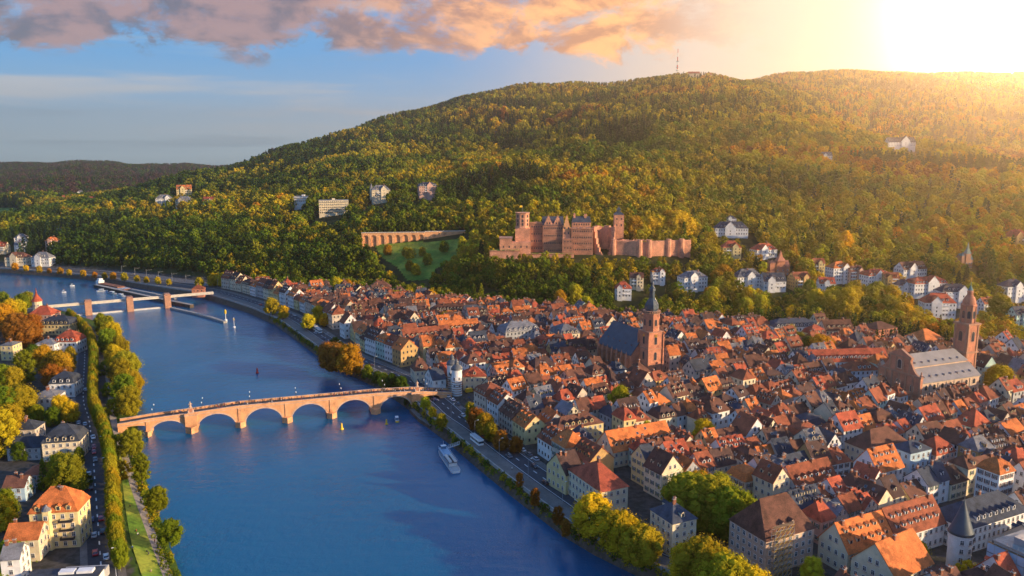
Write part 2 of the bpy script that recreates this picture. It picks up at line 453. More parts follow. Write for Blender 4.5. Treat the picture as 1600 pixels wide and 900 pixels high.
# ------------------------------------------------------------ houses
def slab(b, p, t, m):
    a = Vector(p[1]) - Vector(p[0]); c = Vector(p[3]) - Vector(p[0]); n = a.cross(c).normalized() * t
    lo = [tuple(Vector(x)) for x in p]; hi = [tuple(Vector(x) + n) for x in p]
    i = len(b.v); b.v += lo + hi
    for f in ((4, 5, 6, 7), (3, 2, 1, 0), (0, 1, 5, 4), (1, 2, 6, 5), (2, 3, 7, 6), (3, 0, 4, 7)): b.f.append(tuple(i + k for k in f)); b.m.append(m)
def window_mb(shut=None):
    b = MB()
    b.box(-.62, .62, -.06, .05, -.85, .85, 'frame white')
    for x0, x1 in ((-.5, -.04), (.04, .5)):
        b.quad([(x0, -.075, -.72), (x1, -.075, -.72), (x1, -.075, .25), (x0, -.075, .25)], 'glass')
        b.quad([(x0, -.075, .33), (x1, -.075, .33), (x1, -.075, .74), (x0, -.075, .74)], 'glass')
    b.box(-.75, .75, -.18, .05, -.97, -.86, 'trim sandstone')
    if shut:
        for s in (-1, 1): b.box(min(s * .66, s * 1.1), max(s * .66, s * 1.1), -.1, -.02, -.85, .85, shut)
    return b
mat('shutter green', (.05, .12, .07), .6, .1); mat('shutter brown', (.13, .05, .03), .6, .1)
WIN = [window_mb(), window_mb('shutter green'), window_mb('shutter brown')]
WINM = [b.mesh('window') for b in WIN]
def dormer_mb(rm, wm, w=1.5, h=1.5, kind=0):
    b = MB(); D = 2.3
    b.box(-w / 2, w / 2, 0, D, -.3, h, wm)
    b.quad([(-w * .32, -.03, .15), (w * .32, -.03, .15), (w * .32, -.03, h - .15), (-w * .32, -.03, h - .15)], 'glass')
    if kind == 0:
        b.quad([(-w / 2, -.0, h), (w / 2, -.0, h), (0, -.0, h + .75)], wm)
        slab(b, [(-w / 2 - .2, -.25, h - .1), (0, -.25, h + .75), (0, D + .6, h + .75), (-w / 2 - .2, D + .6, h - .1)][::-1], .1, rm)
        slab(b, [(0, -.25, h + .75), (w / 2 + .2, -.25, h - .1), (w / 2 + .2, D + .6, h - .1), (0, D + .6, h + .75)][::-1], .1, rm)
    else:
        slab(b, [(-w / 2 - .15, -.25, h), (w / 2 + .15, -.25, h), (w / 2 + .15, D + .6, h + .55), (-w / 2 - .15, D + .6, h + .55)], .1, rm)
    return b
DORM = {}
def dormer(rm, wm, kind):
    k = (rm, wm, kind)
    if k not in DORM:
        b = dormer_mb(rm, wm, kind=kind); DORM[k] = (b, b.mesh('dormer'))
    return DORM[k]
chm = MB().box(-.45, .45, -.35, .35, -1.5, 1.3, 'brick').box(-.55, .55, -.45, .45, 1.3, 1.5, 'concrete').lathe([(.16, 1.5), (.14, 1.95)], 'brick', 6, cx=-.2).lathe([(.16, 1.5), (.14, 1.95)], 'brick', 6, cx=.2)
CHM = chm.mesh('chimney')
skm = MB().box(-.5, .5, -.6, .6, -.05, .08, 'grey metal').quad([(-.42, -.52, .1), (.42, -.52, .1), (.42, .52, .1), (-.42, .52, .1)], 'glass')
SKM = skm.mesh('skylight')
def house_parts(w, d, hw, rh, roof, rm, wm, rnd, dorm=(1, 1), drop=1.0, dkind=0, two_rows=False, win=True, shut=0, ends=True, chim=2, sky=0):
    """local: ridge along x, front -y. returns dict of part name -> list of (MB, matrix, sharedmesh)"""
    wall = MB(); rf = MB(); out = {'wall': wall, 'roof': rf, 'dormer': [], 'chimney': [], 'window': [], 'skylight': []}
    X0, X1, Y0, Y1 = -w / 2, w / 2, -d / 2, d / 2
    wall.box(X0, X1, Y0, Y1, -drop, hw, wm, bottom=False)
    ov = .45; t = .2
    if roof == 'gable':
        for x in (X0, X1):
            tri = [(x, Y0, hw), (x, Y1, hw), (x, 0, hw + rh)]
            wall.quad(tri if x > 0 else tri[::-1], wm)
        k = rh / (d / 2); ve = .25
        slab(rf, [(X0 - ve, Y0 - ov, hw - ov * k), (X1 + ve, Y0 - ov, hw - ov * k), (X1 + ve, 0, hw + rh), (X0 - ve, 0, hw + rh)], t, rm)
        slab(rf, [(X1 + ve, Y1 + ov, hw - ov * k), (X0 - ve, Y1 + ov, hw - ov * k), (X0 - ve, 0, hw + rh), (X1 + ve, 0, hw + rh)], t, rm)
        rf.box(X0 - ve, X1 + ve, -.13, .13, hw + rh + .1, hw + rh + .32, rm)
        base_z, base_y, slope_rh, slope_d = hw, d / 2, rh, d / 2; rx = w / 2 - .6
    else:
        zb = hw; ins = 0
        if roof == 'mansard':
            mh = 2.9; ins = 1.3
            a = [(X0 - ov, Y0 - ov, hw), (X1 + ov, Y0 - ov, hw), (X1 + ov, Y1 + ov, hw), (X0 - ov, Y1 + ov, hw)]
            c = [(X0 + ins, Y0 + ins, hw + mh), (X1 - ins, Y0 + ins, hw + mh), (X1 - ins, Y1 - ins, hw + mh), (X0 + ins, Y1 - ins, hw + mh)]
            for i in range(4): j = (i + 1) % 4; rf.quad([a[i], a[j], c[j], c[i]], rm)
            rf.quad(a[::-1], 'frame white'); zb = hw + mh
            X0b, X1b, Y0b, Y1b = X0 + ins - .12, X1 - ins + .12, Y0 + ins - .12, Y1 - ins + .12
        else:
            X0b, X1b, Y0b, Y1b = X0 - ov, X1 + ov, Y0 - ov, Y1 + ov
            rf.quad([(X0b, Y0b, zb), (X0b, Y1b, zb), (X1b, Y1b, zb), (X1b, Y0b, zb)], 'frame white')
        hd = (Y1b - Y0b) / 2
        cut = hd * (.55 if roof == 'halfhip' else .95)
        cut = min(cut, (X1b - X0b) / 2 - .3)
        r0, r1 = X0b + cut, X1b - cut
        A = (X0b, Y0b, zb); B = (X1b, Y0b, zb); C_ = (X1b, Y1b, zb); D_ = (X0b, Y1b, zb); E = (r0, 0, zb + rh); G = (r1, 0, zb + rh)
        rf.quad([A, B, G, E], rm).quad([C_, D_, E, G], rm).quad([B, C_, G], rm).quad([D_, A, E], rm)
        rf.box(r0, r1, -.12, .12, zb + rh - .05, zb + rh + .15, rm)
        base_z, base_y, slope_rh, slope_d = zb, -Y0b, rh, -Y0b; rx = max(.5, (r1 - r0) / 2 - .3)
        if roof == 'mansard': base_z, base_y, slope_rh, slope_d = hw, d / 2 + ov, 2.9, ins + ov
    rows = [.22] + ([.58] if two_rows and roof != 'mansard' else [])
    dl = w - 2.2 if roof in ('gable', 'mansard') else max(2, w - d * .75)
    for side, on in ((0, dorm[0]), (1, dorm[1])):
        if not on: continue
        for fr in rows:
            n = max(1, int(dl / rnd.uniform(2.5, 3.6)))
            for i in range(n):
                x = (i - (n - 1) / 2) * (dl / n)
                y = -(base_y - slope_d * fr); z = base_z + slope_rh * fr
                M = xf(x, y, z) if side == 0 else xf(-x, -y, z, math.pi)
                bm, me = dormer(rm, 'frame white' if wm in ('wall pink', 'wall grey') else wm, dkind)
                out['dormer'].append((bm, M, me))
    for i in range(chim):
        x = rnd.uniform(-rx, rx); y = rnd.uniform(.2, 1.2) * rnd.choice((-1, 1))
        z = base_z + slope_rh - abs(y) * slope_rh / slope_d + .3 if roof != 'mansard' else zb + rh * .7
        out['chimney'].append((chm, xf(x, y, z, rnd.uniform(-.05, .05)), CHM))
    ang = math.atan2(slope_rh, slope_d)
    if roof in ('gable',):
        for i in range(sky):
            x = rnd.uniform(-w / 2 + 1, w / 2 - 1); fr = rnd.uniform(.6, .8)
            s = rnd.choice((-1, 1))
            M = Matrix.Translation((x, -s * slope_d * (1 - fr), base_z + slope_rh * fr + .27)) @ Matrix.Rotation(math.pi if s < 0 else 0, 4, 'Z') @ Matrix.Rotation(ang, 4, 'X')
            out['skylight'].append((skm, M, SKM))
    if win:
        nf = max(1, int(hw / 2.95)); fh = hw / nf
        for f in range(nf):
            z = f * fh + fh * .52
            for ln, off, rot in ((w, d / 2, 0), (w, d / 2, math.pi), (d, w / 2, math.pi / 2), (d, w / 2, -math.pi / 2)):
                if not ends and ln == d and w != d: continue
                n = max(1, int((ln - 1.2) / 2.5)); sp = ln / (n + .3)
                for i in range(n):
                    x = (i - (n - 1) / 2) * sp
                    M = Matrix.Rotation(rot, 4, 'Z') @ Matrix.Translation((x, -off - .03, z))
                    out['window'].append((WIN[shut], M, WINM[shut], rot))
        if roof == 'gable' and ends:
            for rot in (math.pi / 2, -math.pi / 2):
                for x in (-1.2, 1.2):
                    out['window'].append((WIN[0], Matrix.Rotation(rot, 4, 'Z') @ Matrix.Translation((x, -w / 2 - .03, hw + rh * .28)), WINM[0], rot))
    return out
STUFF = MB(); NH = [0]
def flatwin(b, M, m2_='glass'):
    b.quad([tuple(M @ Vector(p)) for p in ((-.5, -.03, -.75), (.5, -.03, -.75), (.5, -.03, .75), (-.5, -.03, .75))], m2_)
def emit_house(name, loc, rz, parts, lod, look=None, noun='house', group='houses of the old town', cat='house', label=None):
    """lod 0 windows as parts; 1 windows in the wall mesh; 2 merged as stuff"""
    M0 = Matrix.Translation(loc) @ Matrix.Rotation(rz, 4, 'Z')
    def faces(rot):   # does the wall with local facing rot look to the camera side?
        a = rz + rot; nx, ny = math.sin(a), -math.cos(a); v = Vector((-loc[0], -loc[1])).normalized()
        return nx * v.x + ny * v.y > -.25
    if lod == 2:
        for nm in ('wall', 'roof'): STUFF.add(parts[nm], M0)
        for nm in ('dormer', 'chimney'):
            for it in parts[nm]: STUFF.add(it[0], M0 @ it[1])
        for it in parts['window']:
            if faces(it[3]): flatwin(STUFF, M0 @ it[1])
        return None
    r = empty(name, loc, rz)
    wb = MB().add(parts['wall'])
    if lod == 1:
        for it in parts['window']:
            if faces(it[3]): flatwin(wb, it[1])
    wb.build('wall', r); ro = parts['roof'].build('roof', r)
    for nm, par in (('dormer', ro), ('chimney', ro), ('skylight', ro)):
        for it in parts[nm]:
            o = inst(nm, it[2], par); o.matrix_local = it[1]
    if lod == 0:
        n = 0
        for it in sorted(parts['window'], key=lambda i: i[1].translation.z):
            if faces(it[3]) and n < 95:
                o = inst('window', it[2], r); o.matrix_local = it[1]; n += 1
    for o, mb in parts.get('extra', []): mb.build(o, r)
    if label: tag(r, label, cat, group)
    else:
        tag(r, None, cat, group); later(r, look, noun, loc)
    NH[0] += 1
    return r
# ------------------------------------------------------------ town layout
UA = math.radians(26)
U = Vector((math.cos(UA), math.sin(UA))); V = Vector((-math.sin(UA), math.cos(UA)))
EX = []      # oriented boxes kept clear: cx, cy, rz, half w, half d
def block(cx, cy, rz, hw, hd): EX.append((cx, cy, rz, hw, hd))
def clear(x, y, rad):
    for cx, cy, rz, hw, hd in EX:
        dx, dy = x - cx, y - cy; c, s = math.cos(rz), math.sin(rz)
        a = abs(dx * c + dy * s) - hw; b = abs(-dx * s + dy * c) - hd
        if max(a, 0) ** 2 + max(b, 0) ** 2 < rad * rad and (a < rad and b < rad): return False
    return True
def wallm(k): return 'wall ' + k
def corner_house(px, row, hw, w, d, rz=None, roof='gable', rcol='orange tiled', wcol='cream', rh=None, base=5.0, label='', storeys=None, lod=0, mode='corner', group=None, name='house', cat='house', wm=None, **kw):
    """mode corner: nearest eave corner at the pixel. mode base: middle of the near wall foot at the pixel"""
    rz = UA if rz is None else rz
    c, s = math.cos(rz), math.sin(rz)
    if mode == 'corner':
        p = ground(px, row, base + hw); cx = p.x + c * w / 2 - s * d / 2; cy = p.y + s * w / 2 + c * d / 2
    else:
        if base == 5.0: p = ground(px, row, base)
        else: p = hillpt(px, row)
        base = p.z
        cx = p.x - s * d / 2; cy = p.y + c * d / 2
        if base > 5.2: base = th(cx, cy) - .3 + .0
    rh = rh if rh else d * .42
    parts = house_parts(w, d, hw, rh, roof, 'roof ' + rcol, wm or wallm(wcol), R, drop=3 if base > 5.2 else 1, **kw)
    o = emit_house(name, (cx, cy, base), rz, parts, lod, label=label, group=group, cat=cat)
    block(cx, cy, rz, w / 2 + 1, d / 2 + 1)
    return o, Vector((cx, cy, base))
G1 = 'town houses along the river front'; 
ch = corner_house
# landmark houses of the town
ch(1051, 819, 12, 10, 12.5, roof='hip', rcol='slate', wcol='cream', rh=4.5, label='four-storey cream corner house with slate hipped roof behind the riverside trees', dorm=(1, 1), chim=2)
ch(1197, 846, 12, 21, 17, roof='halfhip', rcol='brown tiled', wm='sandstone pale', rh=10, label='large stone hall with broad brown roof beside the scaffolding tower', dorm=(1, 0), chim=0, cat='hall', name='hall')
ch(939, 769, 10.5, 12, 24, roof='hip', rcol='red tiled', wcol='cream', rh=7, label='long river-facing house with cream shaded front and steep red hipped roof', dorm=(0, 1), chim=2)
ch(884, 742, 8.5, 9, 13, rz=UA + .12, roof='gable', rcol='dark brown tiled', wcol='pale yellow', rh=6.5, label='pale yellow gabled house beside the riverside road, left of the long red roof', dorm=(0, 0))
ch(1325, 864, 8, 22, 12, roof='gable', rcol='orange tiled', wcol='cream', rh=7.5, label='orange-roofed terrace with two dormer rows left of the cone-roofed tower, nearer half', two_rows=True, dkind=1, dorm=(1, 0))
ch(1399, 839, 8.5, 25, 12, roof='gable', rcol='rust tiled', wcol='white', rh=7.5, label='rust-roofed terrace with two dormer rows reaching the cone-roofed tower', two_rows=True, dkind=1, dorm=(1, 1))
ch(1562, 742, 15, 9, 9, roof='mansard', rcol='orange tiled', wcol='white', rh=2.2, label='tall narrow white house with orange mansard roof at the right edge', shut=2, dorm=(1, 0))
ch(1423, 709, 11.5, 13, 10, roof='hip', rcol='slate', wcol='pale blue', rh=3.2, label='pale blue townhouse with dark slate roof', shut=0, dorm=(1, 0))
ch(1463, 712, 9, 12, 10, roof='mansard', rcol='red tiled', wcol='pink', rh=3, label='salmon pink townhouse right of the pale blue one', dorm=(1, 1))
ch(1362, 707, 8, 24, 14, roof='hip', rcol='brown tiled', wcol='cream', rh=7, label='broad house with great plain brown hipped roof left of the pale blue townhouse', dorm=(0, 0), chim=1)
ch(1512, 828, 9, 34, 15, roof='hip', rcol='slate', wcol='white', rh=6, label='long white building with black slate roof right of the cone-roofed tower', dorm=(1, 0), chim=1)
ch(1400, 905, 9, 19, 15, rz=UA + .1, roof='gable', rcol='orange tiled', wcol='cream', rh=8, label='house with bright orange roof cut by the bottom edge, below the cone-roofed tower', dorm=(0, 0))
ch(1372, 738, 8.5, 15, 12, roof='gable', rcol='orange tiled', wcol='white', rh=7.5, label='white gabled house with orange roof and two dormer rows below the brown hipped roof', two_rows=True, dkind=1)
ch(1243, 760, 8, 22, 11, roof='gable', rcol='rust tiled', wcol='white', rh=6, label='wide rust-roofed house with white dormers above the brown-roofed hall', dorm=(1, 0))
ch(870, 673, 9.5, 25, 11, roof='hip', rcol='brown tiled', wcol='pale yellow', rh=4.2, label='long sunlit yellow house with brown hipped roof above the landing road', dorm=(1, 0))
ch(958, 706, 7.5, 32, 13, roof='gable', rcol='orange tiled', wcol='cream', rh=7, label='long bright orange roof with small skylights in the middle of the near quarter', dorm=(1, 0), sky=5)
ch(790, 520, 12, 26, 14, roof='mansard', rcol='grey', wcol='grey', rh=3, lod=1, label='grey mansard palace wing left of the sunlit palace front', dorm=(1, 1))
ch(876, 524, 12, 15, 16, roof='mansard', rcol='grey', wcol='cream', rh=3.5, lod=1, label='palace block with sunlit cream front and grey mansard roof left of the spired church', dorm=(1, 1))
ch(1372, 516, 9, 20, 16, roof='hip', rcol='brown tiled', wm='sandstone', rh=4, lod=1, win=True, label='red sandstone block with brown hipped roof, left one behind the grey-roofed church', dorm=(0, 0), chim=0)
ch(1446, 533, 9, 19, 16, roof='hip', rcol='orange tiled', wm='sandstone', rh=6, lod=1, label='red sandstone block with tent roof between the grey-roofed church and its twin', dorm=(0, 0), chim=0)
ch(1211, 512, 8.5, 32, 12, rz=UA - .3, roof='mansard', rcol='slate', wcol='white', rh=2.5, lod=1, label='long white slate-roofed school wing at the foot of the hill', dorm=(1, 0))
ch(1290, 516, 8.5, 22, 12, rz=UA - .3, roof='gable', rcol='brown tiled', wcol='cream', rh=6, lod=1, label='cream gabled end house closing the long white slate-roofed wing', dorm=(1, 0))
ch(1268, 566, 8, 50, 13, rz=UA - .35, roof='gable', rcol='red tiled', wcol='white', rh=6, lod=1, label='very long red roof running towards the front of the grey-roofed church', dorm=(1, 0))
ch(1330, 580, 9, 18, 12, rz=UA - .3, roof='hip', rcol='rust tiled', wcol='pale blue', rh=5, lod=1, label='bluish house with rust hipped roof just left of the grey-roofed church', dorm=(1, 0))
ch(632, 531, 8, 34, 12, roof='gable', rcol='rust tiled', wcol='cream', rh=6, lod=1, label='long cream row house with rust roof, lower of the two above the bridge gate', dorm=(1, 0))
ch(690, 519, 8, 30, 12, roof='gable', rcol='orange tiled', wcol='cream', rh=6, lod=1, label='long cream row house with orange roof, upper of the two above the bridge gate', dorm=(1, 0))
ch(672, 487, 9, 42, 13, rz=.1, roof='hip', rcol='brown tiled', wcol='cream', rh=5, lod=1, label='long public building with brown roof and sunlit cream front below the castle meadow', dorm=(1, 0))
ch(576, 452, 8, 21, 16, rz=.15, roof='hip', rcol='brown tiled', wcol='cream', rh=7, lod=1, label='large half-timbered villa with brown hipped roof at the forest edge', dorm=(1, 0))
ch(648, 580, 7.5, 9, 11, rz=UA - .1, roof='halfhip', rcol='brown tiled', wcol='cream', rh=6, lod=0, label='cream house with half-hipped brown roof left of the bridge gate', dorm=(1, 0))
ch(724, 589, 8, 13, 12, rz=UA - .35, roof='hip', rcol='red tiled', wcol='cream', rh=4.5, lod=0, label='cream house right beside the white bridge gate towers', dorm=(1, 0))
ch(676, 594, 8, 8, 13, roof='gable', rcol='slate', wcol='white', rh=5, lod=0, label='white slate-roofed house left of the white bridge gate towers', dorm=(0, 0))
ch(683, 588, 8, 8, 10, roof='gable', rcol='red tiled', wcol='pink', rh=6, lod=0, label='pink house a little behind and left of the bridge gate', dorm=(0, 1))
ch(553, 518, 8, 15, 11, roof='gable', rcol='dark brown tiled', wcol='pale yellow', rh=6, lod=1, label='house with yellow walls near the orange riverside tree', dorm=(0, 0))
# sheeted building at the lower right corner
mat('sheeting', (.35, .50, .62), .5, .12, .4)
p = ground(1640, 885, 21); p = Vector((p.x + U.x * 9.2 + V.x * 9.2 - 6, p.y + U.y * 9.2 + V.y * 9.2 - 9, 0))
bo = empty('sheeted_building', (p.x + 6, p.y + 9, 5), UA)
b = MB(); b.box(-8, 8, -8, 8, -1, 15.5, 'wall grey').box(-8.3, 8.3, -8.3, 8.3, 15.5, 16, 'concrete'); b.build('wall', bo)
b = MB()
for z in range(0, 17, 3):
    b.box(-9.2, 9.2, -9.2, -8.5, z, z + .12, 'timber'); b.box(-9.2, -8.5, -8.5, 9.2, z, z + .12, 'timber')
for i in range(9):
    x = -9.2 + i * 2.3; b.tube((x, -9.25, -.1), (x, -9.25, 17.5), .06, 'grey metal'); b.tube((-9.25, x, -.1), (-9.25, x, 17.5), .06, 'grey metal')
b.build('scaffold', bo)
b = MB()
for i in range(8):
    for z in range(0, 15, 3):
        x = -9.1 + i * 2.3
        b.box(x, x + 2.15, -9.36, -9.31, z + .15, z + 2.9, 'sheeting'); b.box(-9.36, -9.31, x, x + 2.15, z + .15, z + 2.9, 'sheeting')
b.build('sheeting', bo)
b = MB().box(-5, 2, -4, 4, 16, 18.3, 'grey metal').box(3, 6, -2, 3, 16, 17.5, 'white paint'); b.build('roof_unit', bo)
tag(bo, 'building wrapped in bluish white scaffold sheeting in the lower right corner', 'building')
block(p.x + 6, p.y + 9, UA, 9.5, 9.5)
# scaffolding tower by the hall
p = ground(1222, 905, 5)
so = empty('scaffolding', (p.x, p.y, 5), UA); b = MB(); bb = MB()
for i in range(5):
    for j in range(2):
        x = -4 + i * 2; y = j * 1.6; b.tube((x, y, 0), (x, y, 16.5 + (i % 2)), .07, 'grey metal')
for z in range(0, 17, 2):
    for j in range(2):
        b.tube((-4, j * 1.6, z + 1), (4, j * 1.6, z + 1), .05, 'grey metal')
    for i in range(4): b.tube((-4 + 2 * i, 0, z), (-2 + 2 * i, 0, z + 2), .045, 'yellow paint')
    bb.box(-4.1, 4.1, .1, 1.5, z + 1.95, z + 2.05, 'timber')
b.build('scaffold_frame', so); bb.build('platform', so)
tag(so, 'open scaffolding tower with yellow braces in front of the brown-roofed hall', 'scaffolding')
block(p.x, p.y, UA, 5, 3)

# round tower with cone roof
p = ground(1496, 888, 5)
rt = empty('round_tower', p)
zt = zrow(p.y, 831) - 5
MB().lathe([(3.5, -1), (3.5, zt)], 'wall white', 24).build('wall', rt)
MB().lathe([(4.0, zt - .2), (3.6, zt + .7), (2.1, zt + 4.8), (1.0, zt + 8.4), (.12, zt + 11), (.06, zt + 13.5)], 'church slate', 24).build('roof', rt, smooth=True)
for k in range(4):
    for a in (-1.95, -1.2, -.45):
        o = inst('window', WINM[2] if a > -1 else WINM[0], rt, (3.53 * math.cos(a), 3.53 * math.sin(a), zt * (k + .55) / 4.3), a + math.pi / 2)
tag(rt, 'round white tower with pointed grey cone roof and column of windows', 'tower')
block(p.x, p.y, 0, 7, 7)

# ------------------------------------------------------------ churches
def win_arch(b, M, w, h, m='glass', fr='trim sandstone', n=8):
    def P3(x, z, y): return tuple(M @ Vector((x, y, z)))
    for ww, yy, mm, ex in ((w * 1.35, -.06, fr, .15 * w), (w, -.12, m, 0)):
        pts = [P3(-ww / 2, -h / 2 - ex, yy), P3(ww / 2, -h / 2 - ex, yy)]
        for i in range(n + 1):
            a = math.pi * i / n; pts.append(P3(ww / 2 * math.cos(a), h / 2 + ww / 2 * math.sin(a), yy))
        b.quad(pts, mm)
def arch_window_mesh(w, h, fr='trim sandstone'):
    b = MB(); win_arch(b, Matrix.Identity(4), w, h, fr=fr); return b.mesh('window')
mat('trim pale', (.58, .45, .33), .9, .15)
# church with nave and spire
T = ground(1015, 592, 5)
rz = math.atan2(V.y, V.x)     # local x along the nave (away from camera), local -y faces +u? -> right side
c1 = empty('spired_church', T, rz)
sc_ = depth(T) / F / CP
def zc(row): return zrow(T.y, row) - 5
z_gal, z_stage, z_cap, z_lan, z_top = zc(489), zc(517), zc(466), zc(452), zc(428)
tw = MB(); s = 4.9
tw.box(-s, s, -s, s, -1, z_stage, 'sandstone')
for sx in (-1, 1):
    for sy in (-1, 1): tw.box(min(sx * s, sx * (s + .7)), max(sx * s, sx * (s + .7)), min(sy * s, sy * (s + .7)), max(sy * s, sy * (s + .7)), -1, z_stage - 1.5, 'sandstone'); tw.lathe([(.5, z_stage - 1.5), (.05, z_stage + 2)], 'sandstone', 4, cx=sx * (s + .3), cy=sy * (s + .3))
for z in (z_stage * .33, z_stage * .66, z_stage): tw.box(-s - .4, s + .4, -s - .4, s + .4, z, z + .5, 'trim sandstone')
tw.lathe([(4.9, z_stage), (4.9, z_gal)], 'sandstone', 8, rot=math.pi / 8)
tw.lathe([(5.5, z_gal), (5.5, z_gal + .5)], 'trim sandstone', 8, rot=math.pi / 8)
for k in range(24):
    a = k * math.pi / 12; tw.box(5.2 * math.cos(a) - .12, 5.2 * math.cos(a) + .12, 5.2 * math.sin(a) - .12, 5.2 * math.sin(a) + .12, z_gal + .5, z_gal + 1.5, 'trim sandstone')
tw.lathe([(5.3, z_gal + 1.5), (5.3, z_gal + 1.65)], 'trim sandstone', 16)
to = tw.build('tower', c1)
hh = z_cap - z_gal
MB().lathe([(3.7, z_gal + .5), (3.7, z_gal + hh * .25), (4.2, z_gal + hh * .32), (4.0, z_gal + hh * .6), (2.9, z_gal + hh * .85), (1.9, z_cap), (1.6, z_cap + .3), (1.6, z_lan - 1), (2.1, z_lan - .8), (1.9, z_lan + .4), (.9, z_lan + 1.8), (.6, z_lan + 3), (.8, z_lan + 3.6), (.35, z_lan + 4.6), (.12, z_top - 1.8), (.1, z_top)], 'church slate', 8, rot=math.pi / 8).build('spire', c1)
MB().lathe([(.05, z_top), (.35, z_top + .3), (.05, z_top + .7)], 'gold', 8).box(-.06, .06, -.06, .06, z_top + .6, z_top + 2.2, 'gold').box(-.06, .06, -.5, .5, z_top + 1.3, z_top + 1.5, 'gold').build('weather_vane', c1)
me = arch_window_mesh(1.7, 3.8)
for z in (z_stage * .2, z_stage * .5, z_stage * .82):
    for rot in (0, math.pi / 2, math.pi, -math.pi / 2):
        o = inst('window', me, to); o.matrix_local = Matrix.Rotation(rot, 4, 'Z') @ Matrix.Translation((0, -s - .03, z))
for k in range(8):
    o = inst('window', me, to); o.matrix_local = Matrix.Rotation(k * math.pi / 4, 4, 'Z') @ Matrix.Translation((0, -4.56, (z_stage + z_gal) / 2)) @ Matrix.Scale(.8, 4)
cf = MB().lathe([(.9, 0), (.9, .15)], 'gold', 16).mesh('clock_face')
for rot in (0, math.pi / 2, math.pi, -math.pi / 2):
    o = inst('clock_face', cf, to); o.matrix_local = Matrix.Rotation(rot, 4, 'Z') @ Matrix.Translation((0, -s - .1, z_stage - 2)) @ Matrix.Rotation(math.pi / 2, 4, 'X')
L = 40; W_ = 10.5; HN = 15; RH = 13
nv = MB(); nv.box(4.5, L, -W_, W_, -1, HN, 'sandstone')
for x, sgn in ((4.5, 1), (L, -1)):
    t3 = [(x, -W_, HN), (x, W_, HN), (x, 0, HN + RH)]; nv.quad(t3[::-1] if sgn > 0 else t3, 'sandstone')
nv.lathe([(W_ * .8, -1), (W_ * .8, HN)], 'sandstone', 12, cx=L)
no = nv.build('nave', c1)
rf = MB(); k = RH / W_
slab(rf, [(4.2, -W_ - .6, HN - .6 * k), (L + .3, -W_ - .6, HN - .6 * k), (L + .3, 0, HN + RH), (4.2, 0, HN + RH)], .3, 'church slate')
slab(rf, [(L + .3, W_ + .6, HN - .6 * k), (4.2, W_ + .6, HN - .6 * k), (4.2, 0, HN + RH), (L + .3, 0, HN + RH)], .3, 'church slate')
rf.lathe([(W_ * .86, HN), (.3, HN + RH * .95)], 'church slate', 12, cx=L + .3)
ro = rf.build('roof', c1)
for i in range(5):
    for sgn in (-1, 1):
        M = Matrix.Rotation(0 if sgn < 0 else math.pi, 4, 'Z') @ Matrix.Translation((sgn * -(9 + i * 6.4), -W_ * .72, HN + RH * .28)) @ Matrix.Scale(.7, 4)
        o = inst('dormer', dormer('church slate', 'sandstone', 0)[1], ro); o.matrix_local = M
bm = MB().box(-.6, .6, -2.2, 0, -1, HN - 3, 'sandstone').quad([(-.6, -2.2, HN - 3), (.6, -2.2, HN - 3), (.6, 0, HN - .5), (-.6, 0, HN - .5)], 'trim sandstone').box(-.45, .45, -2.0, -1.1, HN - 3, HN - .4, 'sandstone').lathe([(.55, HN - .4), (.03, HN + 1.6)], 'sandstone', 4, cy=-1.55).mesh('buttress')
me2 = arch_window_mesh(2.0, 7)
for i in range(7):
    x = 7.5 + i * 5.2
    for rot, sgn in ((0, 1), (math.pi, -1)):
        o = inst('buttress', bm, no); o.matrix_local = Matrix.Rotation(rot, 4, 'Z') @ Matrix.Translation((sgn * x, -W_, 0))
        if i < 6: o = inst('window', me2, no); o.matrix_local = Matrix.Rotation(rot, 4, 'Z') @ Matrix.Translation((sgn * (x + 2.6), -W_ - .03, HN * .5))
tag(c1, 'red sandstone church with tall spired tower and steep blue slate nave roof', 'church')
cc = T.to_2d() + V * 20; block(cc.x, cc.y, rz, 30, 17)

# church with grey roof and baroque front
UA2 = math.radians(22); u2 = Vector((math.cos(UA2), math.sin(UA2))); v2 = Vector((-u2.y, u2.x))
A = ground(1439, 599, 17.5)
c2 = empty('grey_roofed_church', (A.x, A.y, 5), UA2)      # local origin = near corner; x along nave, y across
L = 44; Wd = 27; he = 12.5
nv = MB(); nv.box(0, L, 0, Wd, -1, he, 'sandstone pale'); nv.box(2, L - 2, 7.5, Wd - 7.5, he, he + 7.2, 'sandstone pale')
nv.box(-.3, L + .3, -.35, 0, he - .9, he - .2, 'trim pale')
no = nv.build('nave', c2)
rf = MB()
slab(rf, [(-.2, -.7, he - .3), (L + .3, -.7, he - .3), (L + .3, 7.6, he + 5.6), (-.2, 7.6, he + 5.6)], .3, 'lead roof')
slab(rf, [(L + .3, Wd + .7, he - .3), (-.2, Wd + .7, he - .3), (-.2, Wd - 7.6, he + 5.6), (L + .3, Wd - 7.6, he + 5.6)], .3, 'lead roof')
slab(rf, [(1, 7, he + 6.6), (L - 1, 7, he + 6.6), (L - 5, Wd / 2, he + 12.2), (1, Wd / 2, he + 12.2)], .3, 'lead roof')
slab(rf, [(L - 1, Wd - 7, he + 6.6), (1, Wd - 7, he + 6.6), (1, Wd / 2, he + 12.2), (L - 5, Wd / 2, he + 12.2)], .3, 'lead roof')
rf.quad([(L - 1, 7, he + 6.8), (L - 1, Wd - 7, he + 6.8), (L - 5, Wd / 2, he + 12.4)], 'lead roof')
ro = rf.build('roof', c2)
dm = dormer('lead roof', 'lead roof', 0)[1]
for i in range(8):
    o = inst('dormer', dm, ro); o.matrix_local = xf(4 + i * 5, 1.8, he + 1.6, 0, .6)
    if i < 7: o = inst('dormer', dm, ro); o.matrix_local = xf(4 + i * 5.4, 8.2, he + 7.8, 0, .6)
